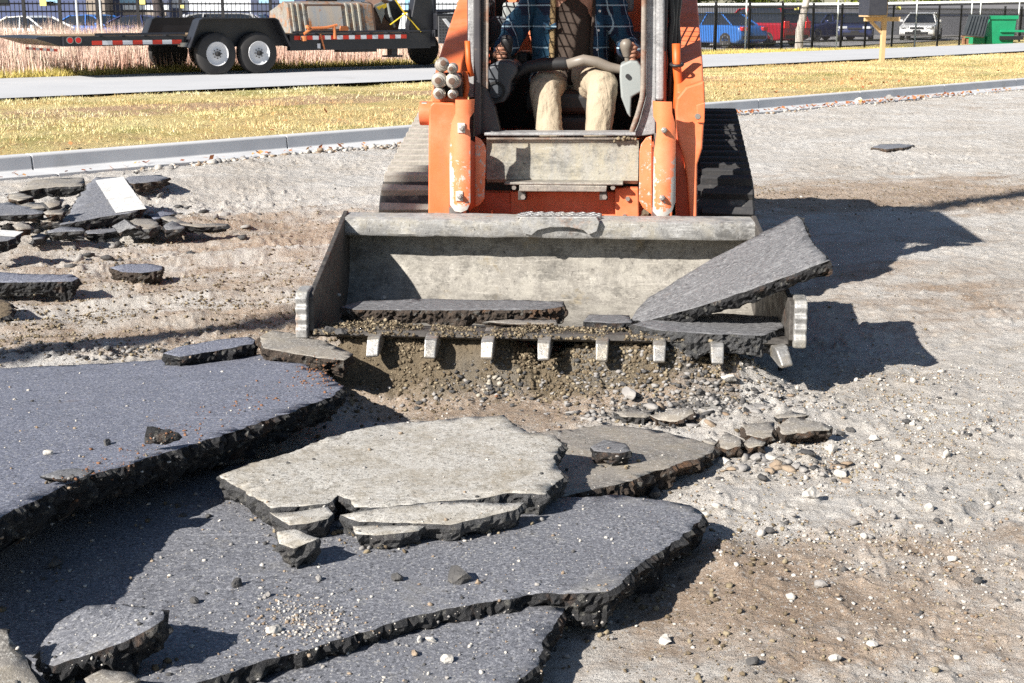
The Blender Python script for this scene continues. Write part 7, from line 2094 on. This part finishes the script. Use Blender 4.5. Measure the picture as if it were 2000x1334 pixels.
# ---- single stones that stand out
def stone(px, py, r, mat, label, cat='stone', flat=.7, sink=.22, group='loose stones that stand out', sub=2):
    loc, ob = on_surface(px, py)
    if loc is None: return
    i = (int(px) * 7 + int(py)) % 8
    V, Fq = BASES[sub][i]
    me = bpy.data.meshes.new('stone'); a = px * .37
    ca, sa = math.cos(a), math.sin(a)
    kx, ky = 1 + .3 * math.sin(px), 1 + .3 * math.cos(py)
    me.from_pydata([((x * ca * kx - y * sa * ky) * r, (x * sa * kx + y * ca * ky) * r, z * r * flat) for x, y, z in V], [], [tuple(f) for f in Fq])
    me.materials.append(MAT[mat])
    o = mesh_obj('stone', me); o.location = loc + Vector((0, 0, r * flat * (1 - 2 * sink)))
    tag(o, label, cat, group)
for a in [
    (536, 1236, .016, 'stone_pale', 'white rounded stone on the grey slab above the long crack'),
    (893, 1132, .034, 'stone_dark', 'angular dark stone with a grey cap in the middle of the flat slab'),
    (777, 1133, .020, 'stone_dark', 'dark crumbly lump left of the angular stone on the flat slab'),
    (464, 1145, .019, 'stone_dark', 'dark brown lump alone on the flat slab left of the middle'),
    (380, 1178, .015, 'stone_dark', 'small dark flake on the flat slab above the tilted block'),
    (933, 1140, .011, 'stone_brown', 'small tan pebble right of the angular dark stone'),
    (623, 1133, .012, 'stone_grey', 'small grey pebble pair left of the dark crumbly lump'),
    (522, 1165, .012, 'stone_grey', 'grey pebble midway between the brown lump and the white stone'),
    (820, 1253, .012, 'stone_pale', 'left one of two pale pebbles on the split-off bottom slab'),
    (843, 1251, .012, 'stone_pale', 'right one of two pale pebbles on the split-off bottom slab'),
    (811, 1279, .012, 'stone_brown', 'tan pebble below the pair on the split-off bottom slab'),
    (873, 1293, .016, 'stone_pale', 'pale oblong pebble near the bottom edge of the slab'),
    (934, 1221, .008, 'stone_pale', 'tiny white pebble in the middle of the split-off slab'),
    (1300, 1257, .022, 'stone_pale', 'whitish stone alone on the brown dirt at the bottom right'),
    (1228, 776, .036, 'stone_grey', 'blue-grey rounded stone in front of the bucket teeth'),
    (1422, 742, .028, 'stone_pale', 'pale stone at the edge of the shadow under the right bucket end'),
    (1645, 930, .030, 'stone_pale', 'largest white stone on the gravel, low cylinder shaped'),
    (1585, 968, .026, 'stone_pale', 'upright white stone on the gravel below the largest one'),
    (1413, 905, .018, 'stone_pale', 'white stone just below the pinkish crust block'),
    (1478, 900, .024, 'stone_grey', 'flat greenish-grey stone below the row of crust'),
    (1503, 897, .022, 'stone_pale', 'flat white stone right of the greenish-grey one'),
    (1625, 882, .028, 'stone_pale', 'white stone right of the biggest crust block'),
    (1640, 850, .022, 'stone_dark', 'black stone against the right end of the biggest crust block'),
    (1662, 843, .020, 'stone_dark', 'second black stone a hand to the right of the crust blocks'),
    (1705, 860, .024, 'stone_pale', 'pale stone at the left end of the white gravel spread'),
    (1814, 996, .022, 'stone_pale', 'white stone on the gravel at the right, near the furrow'),
    (1796, 1030, .014, 'stone_pale', 'small white stone under the furrow on the right'),
    (1830, 1020, .013, 'stone_dark', 'black pebble beside the furrow on the right'),
    (1502, 1041, .020, 'stone_dark', 'dark slanted stone right of the slab corner'),
    (1604, 1146, .018, 'stone_grey', 'blue-grey stone on the brown dirt in the lower right'),
    (1860, 1095, .016, 'stone_pale', 'white stone on the tan dirt far right'),
    (1630, 1292, .017, 'stone_pale', 'whitish stone near the bottom edge on the right'),
    (1470, 1297, .020, 'stone_dark', 'dark stone near the bottom edge, left of the whitish one'),
    (1704, 1262, .013, 'stone_pale', 'small white stone in the lower right dirt'),
    (1275, 967, .024, 'stone_dark', 'dark stone below the brown squared crust block'),
    (95, 888, .014, 'stone_pale', 'small white pebble on the lifted blue-grey slab'),
    (212, 868, .018, 'stone_dark', 'flat dark flake on the lifted blue-grey slab'),
    (110, 1105, .024, 'stone_dark', 'long dark splinter at the edge of the big shadow'),
    (408, 1010, .012, 'stone_dark', 'dark pebble on the flat slab next to the pale slab corner'),
    (1676, 199, .075, 'stone_pale', 'white stone lying in the gutter on the right'),
    (1738, 198, .10, 'stone_grey', 'lump of broken concrete in the gutter on the right'),
    (660, 578, .012, 'stone_pale', 'pale pebble on the brown-edged slab in the bucket'),
    (748, 584, .016, 'stone_pale', 'white pebble on the back of the brown-edged slab in the bucket'),
    (610, 660, .026, 'stone_grey', 'grey stone below the left corner of the bucket'),
    (645, 650, .035, 'stone_dark', 'dark broken lump at the left bucket corner'),
    (668, 655, .030, 'stone_dark', 'dark lump leaning on the first one at the left bucket corner'),
    (970, 776, .010, 'red_soil', 'tiny red scrap on the brown dirt before the bucket'),
]: stone(*a)

# ---- fallen leaves along the gutter
lv_, lt_ = [], []
for k in range(650):
    x = rng.uniform(-5, 12) if k % 2 else rng.uniform(2.0, 8.0)
    y = kerb_y(x) - rng.normal(.90, .10) if rng.random() < .8 else kerb_y(x) + rng.uniform(.2, 3)
    over = y - kerb_y(x)
    z = (.03 if over < 0 else .17) + rng.random() * .03
    a = rng.random() * 6.28; s_ = .018 + .022 * rng.random()
    u = np.array([math.cos(a), math.sin(a), rng.normal() * .4]) * s_; v = np.array([-math.sin(a), math.cos(a), rng.normal() * .4]) * s_ * .7
    c = np.array([x, y, z]); lv_.append(np.stack([c - u, c + v, c + u, c - v])); lt_.append(rng.random())
lf = quads_obj('fallen_leaves', np.concatenate(lv_), MAT['fallen_leaf'], None, np.array(lt_)); lf['kind'] = 'stuff'
# bits of rubble between the slabs of the heap
k = 420; c = [at_h(random.gauss(190, 110), random.gauss(425, 28), .06) for _ in range(k)]
pts = np.array([[p.x, p.y] for p in c])
scatter('heap_rubble', put(pts), .008 + .045 * rng.random(k) ** 2.6, ['stone_dark', 'stone_grey', 'stone_dark'], rng, flat=.5)
# flakes of broken crust on the dirt before the bucket
k = 240; c = [at_h(random.gauss(1330, 120), random.gauss(812, 24) + 0, .03) for _ in range(k // 2)] + [at_h(random.uniform(1220, 1660), random.gauss(900, 12) - .10 * (random.random() * 60), .03) for _ in range(k // 2)]
pts = np.array([[p.x, p.y] for p in c])
scatter('crust_flakes', put(pts), .006 + .030 * rng.random(k) ** 2.4, ['stone_grey', 'stone_dark', 'stone_brown', 'stone_grey'], rng, flat=.35)
# grey rubble strip along the gutter
xx = -3.6 + 5.0 * rng.random(1500) ** .7; yy = kerb_y(xx) - .92 - np.abs(rng.normal(0, .22, 1500)); pts = np.column_stack([xx, yy])
scatter('gravel', put(pts), .012 + .035 * rng.random(1500) ** 2.5, ['stone_grey', 'stone_pale', 'stone_brown'], rng, flat=.7)
xx = rng.uniform(1.5, 12, 500); yy = kerb_y(xx) - .90 - np.abs(rng.normal(0, .15, 500)); pts = np.column_stack([xx, yy])
scatter('gravel', put(pts), .008 + .03 * rng.random(500) ** 3, ['stone_brown', 'stone_pale'], rng, flat=.7)

# ---- grass
def blades(name, X, Y, Z, H, W, tint, mat, lean=.45, bend=True):
    n = len(X)
    a = rng.random(n) * 2 * math.pi
    l = np.abs(rng.normal(size=n)) * lean
    dx, dy = np.cos(a), np.sin(a)
    b = rng.random(n) * 2 * math.pi
    wx, wy = np.cos(b) * W, np.sin(b) * W
    base = np.stack([X, Y, Z], -1)
    w = np.stack([wx, wy, np.zeros(n)], -1)
    tip = base + np.stack([dx * H * l, dy * H * l, H / np.sqrt(1 + l * l)], -1)
    V = np.stack([base - w, base + w, tip], 1).reshape(-1, 3)
    o = quads_obj(name, V, MAT[mat], None, tint, 3); o['kind'] = 'stuff'
    return o
def lawn_height(X, Y):
    over = Y - kerb_y(X)
    return 0.105 + 0.03 * np.clip(over / 2, 0, 1) + (0.035 * fbm(X * 1.3, Y * 1.3, 4) + 0.02 * fbm(X * 5, Y * 5, 3)) * np.clip(over / 0.4, 0, 1)
n = 130000
X = np.concatenate([rng.uniform(-9, 2.2, n // 2), rng.uniform(1.5, 17, n - n // 2)])
K = kerb_y(X); top = path_edge(path_near, X)
f = rng.random(n)
Y = K + .03 + (top - K) * f
cl = fbm(X * 1.1, Y * 1.1, 3) + .5 * vnoise(X * 6, Y * 6)
keepm = (rng.random(n) < np.clip(.62 + 1.6 * cl - .45 * np.exp(-((f - .68) / .16) ** 2) * (X < 3), .06, 1)) & (np.abs(X) < .45 * Y)
X, Y, f, cl = X[keepm], Y[keepm], f[keepm], cl[keepm]
tint = np.clip(.46 + .65 * vnoise(X * .45, Y * .45) + .35 * vnoise(X * 1.6, Y * 1.6) + .2 * rng.normal(size=len(X)) + .35 * (f > .86) * (X < 4) - .1 * (X > 3), 0, 1)
blades('lawn_grass', X, Y, lawn_height(X, Y), .025 + .042 * rng.random(len(X)), .0045, tint, 'straw', 1.3)
# rough grass beyond the path
n = 60000
X = rng.uniform(-22, 26, n); top = path_edge(path_far, X)
Y = top + .05 + np.abs(rng.normal(0, 1, n)) * np.where(X < 3, .9, 1.6)
m = np.abs(X) < .46 * Y; X, Y = X[m], Y[m]
Z = lawn_height(X, Y) - .33 * np.clip((Y - 46 - .15 * X) / 14, 0, 1)
tint = np.clip(.5 + .6 * vnoise(X * .8, Y * .8) + .25 * rng.normal(size=len(X)), 0, 1)
blades('rough_grass', X, Y, Z, np.where(X < 3, .16, .07) * (.6 + rng.random(len(X))), .010, tint, 'green_grass', .7)
n = 95000
X = rng.uniform(-24, 1.5, n); top = path_edge(path_far, X)
fy = rng.random(n) ** .8
back = 38.0 + .34 * X
Y = (top + .9) + (np.maximum(back + 7, top + 3) - top - .9) * fy
m = np.abs(X) < .47 * Y; X, Y, fy = X[m], Y[m], fy[m]
Z = lawn_height(X, Y) - .33 * np.clip((Y - 46 - .15 * X) / 14, 0, 1)
clump = vnoise(X * 1.2, Y * 1.2) + .6 * vnoise(X * 4, Y * 4)
tint = np.clip(.48 + .55 * vnoise(X * .5 + 9, Y * .5) + .28 * rng.normal(size=len(X)) - .25 * (fy < .18), 0, 1)
Hh = np.clip((.55 + .55 * np.clip(fy * 2.2, 0, 1)) * (.78 + .35 * clump) * (.75 + .4 * rng.random(len(X))), .2, 1.25)
Hh = Hh * np.where(X > -9, np.clip(1 - .03 * (X + 9), .6, 1), 1)
blades('tall_grass', X, Y, Z, Hh, .014, tint, 'pink_grass', .22)
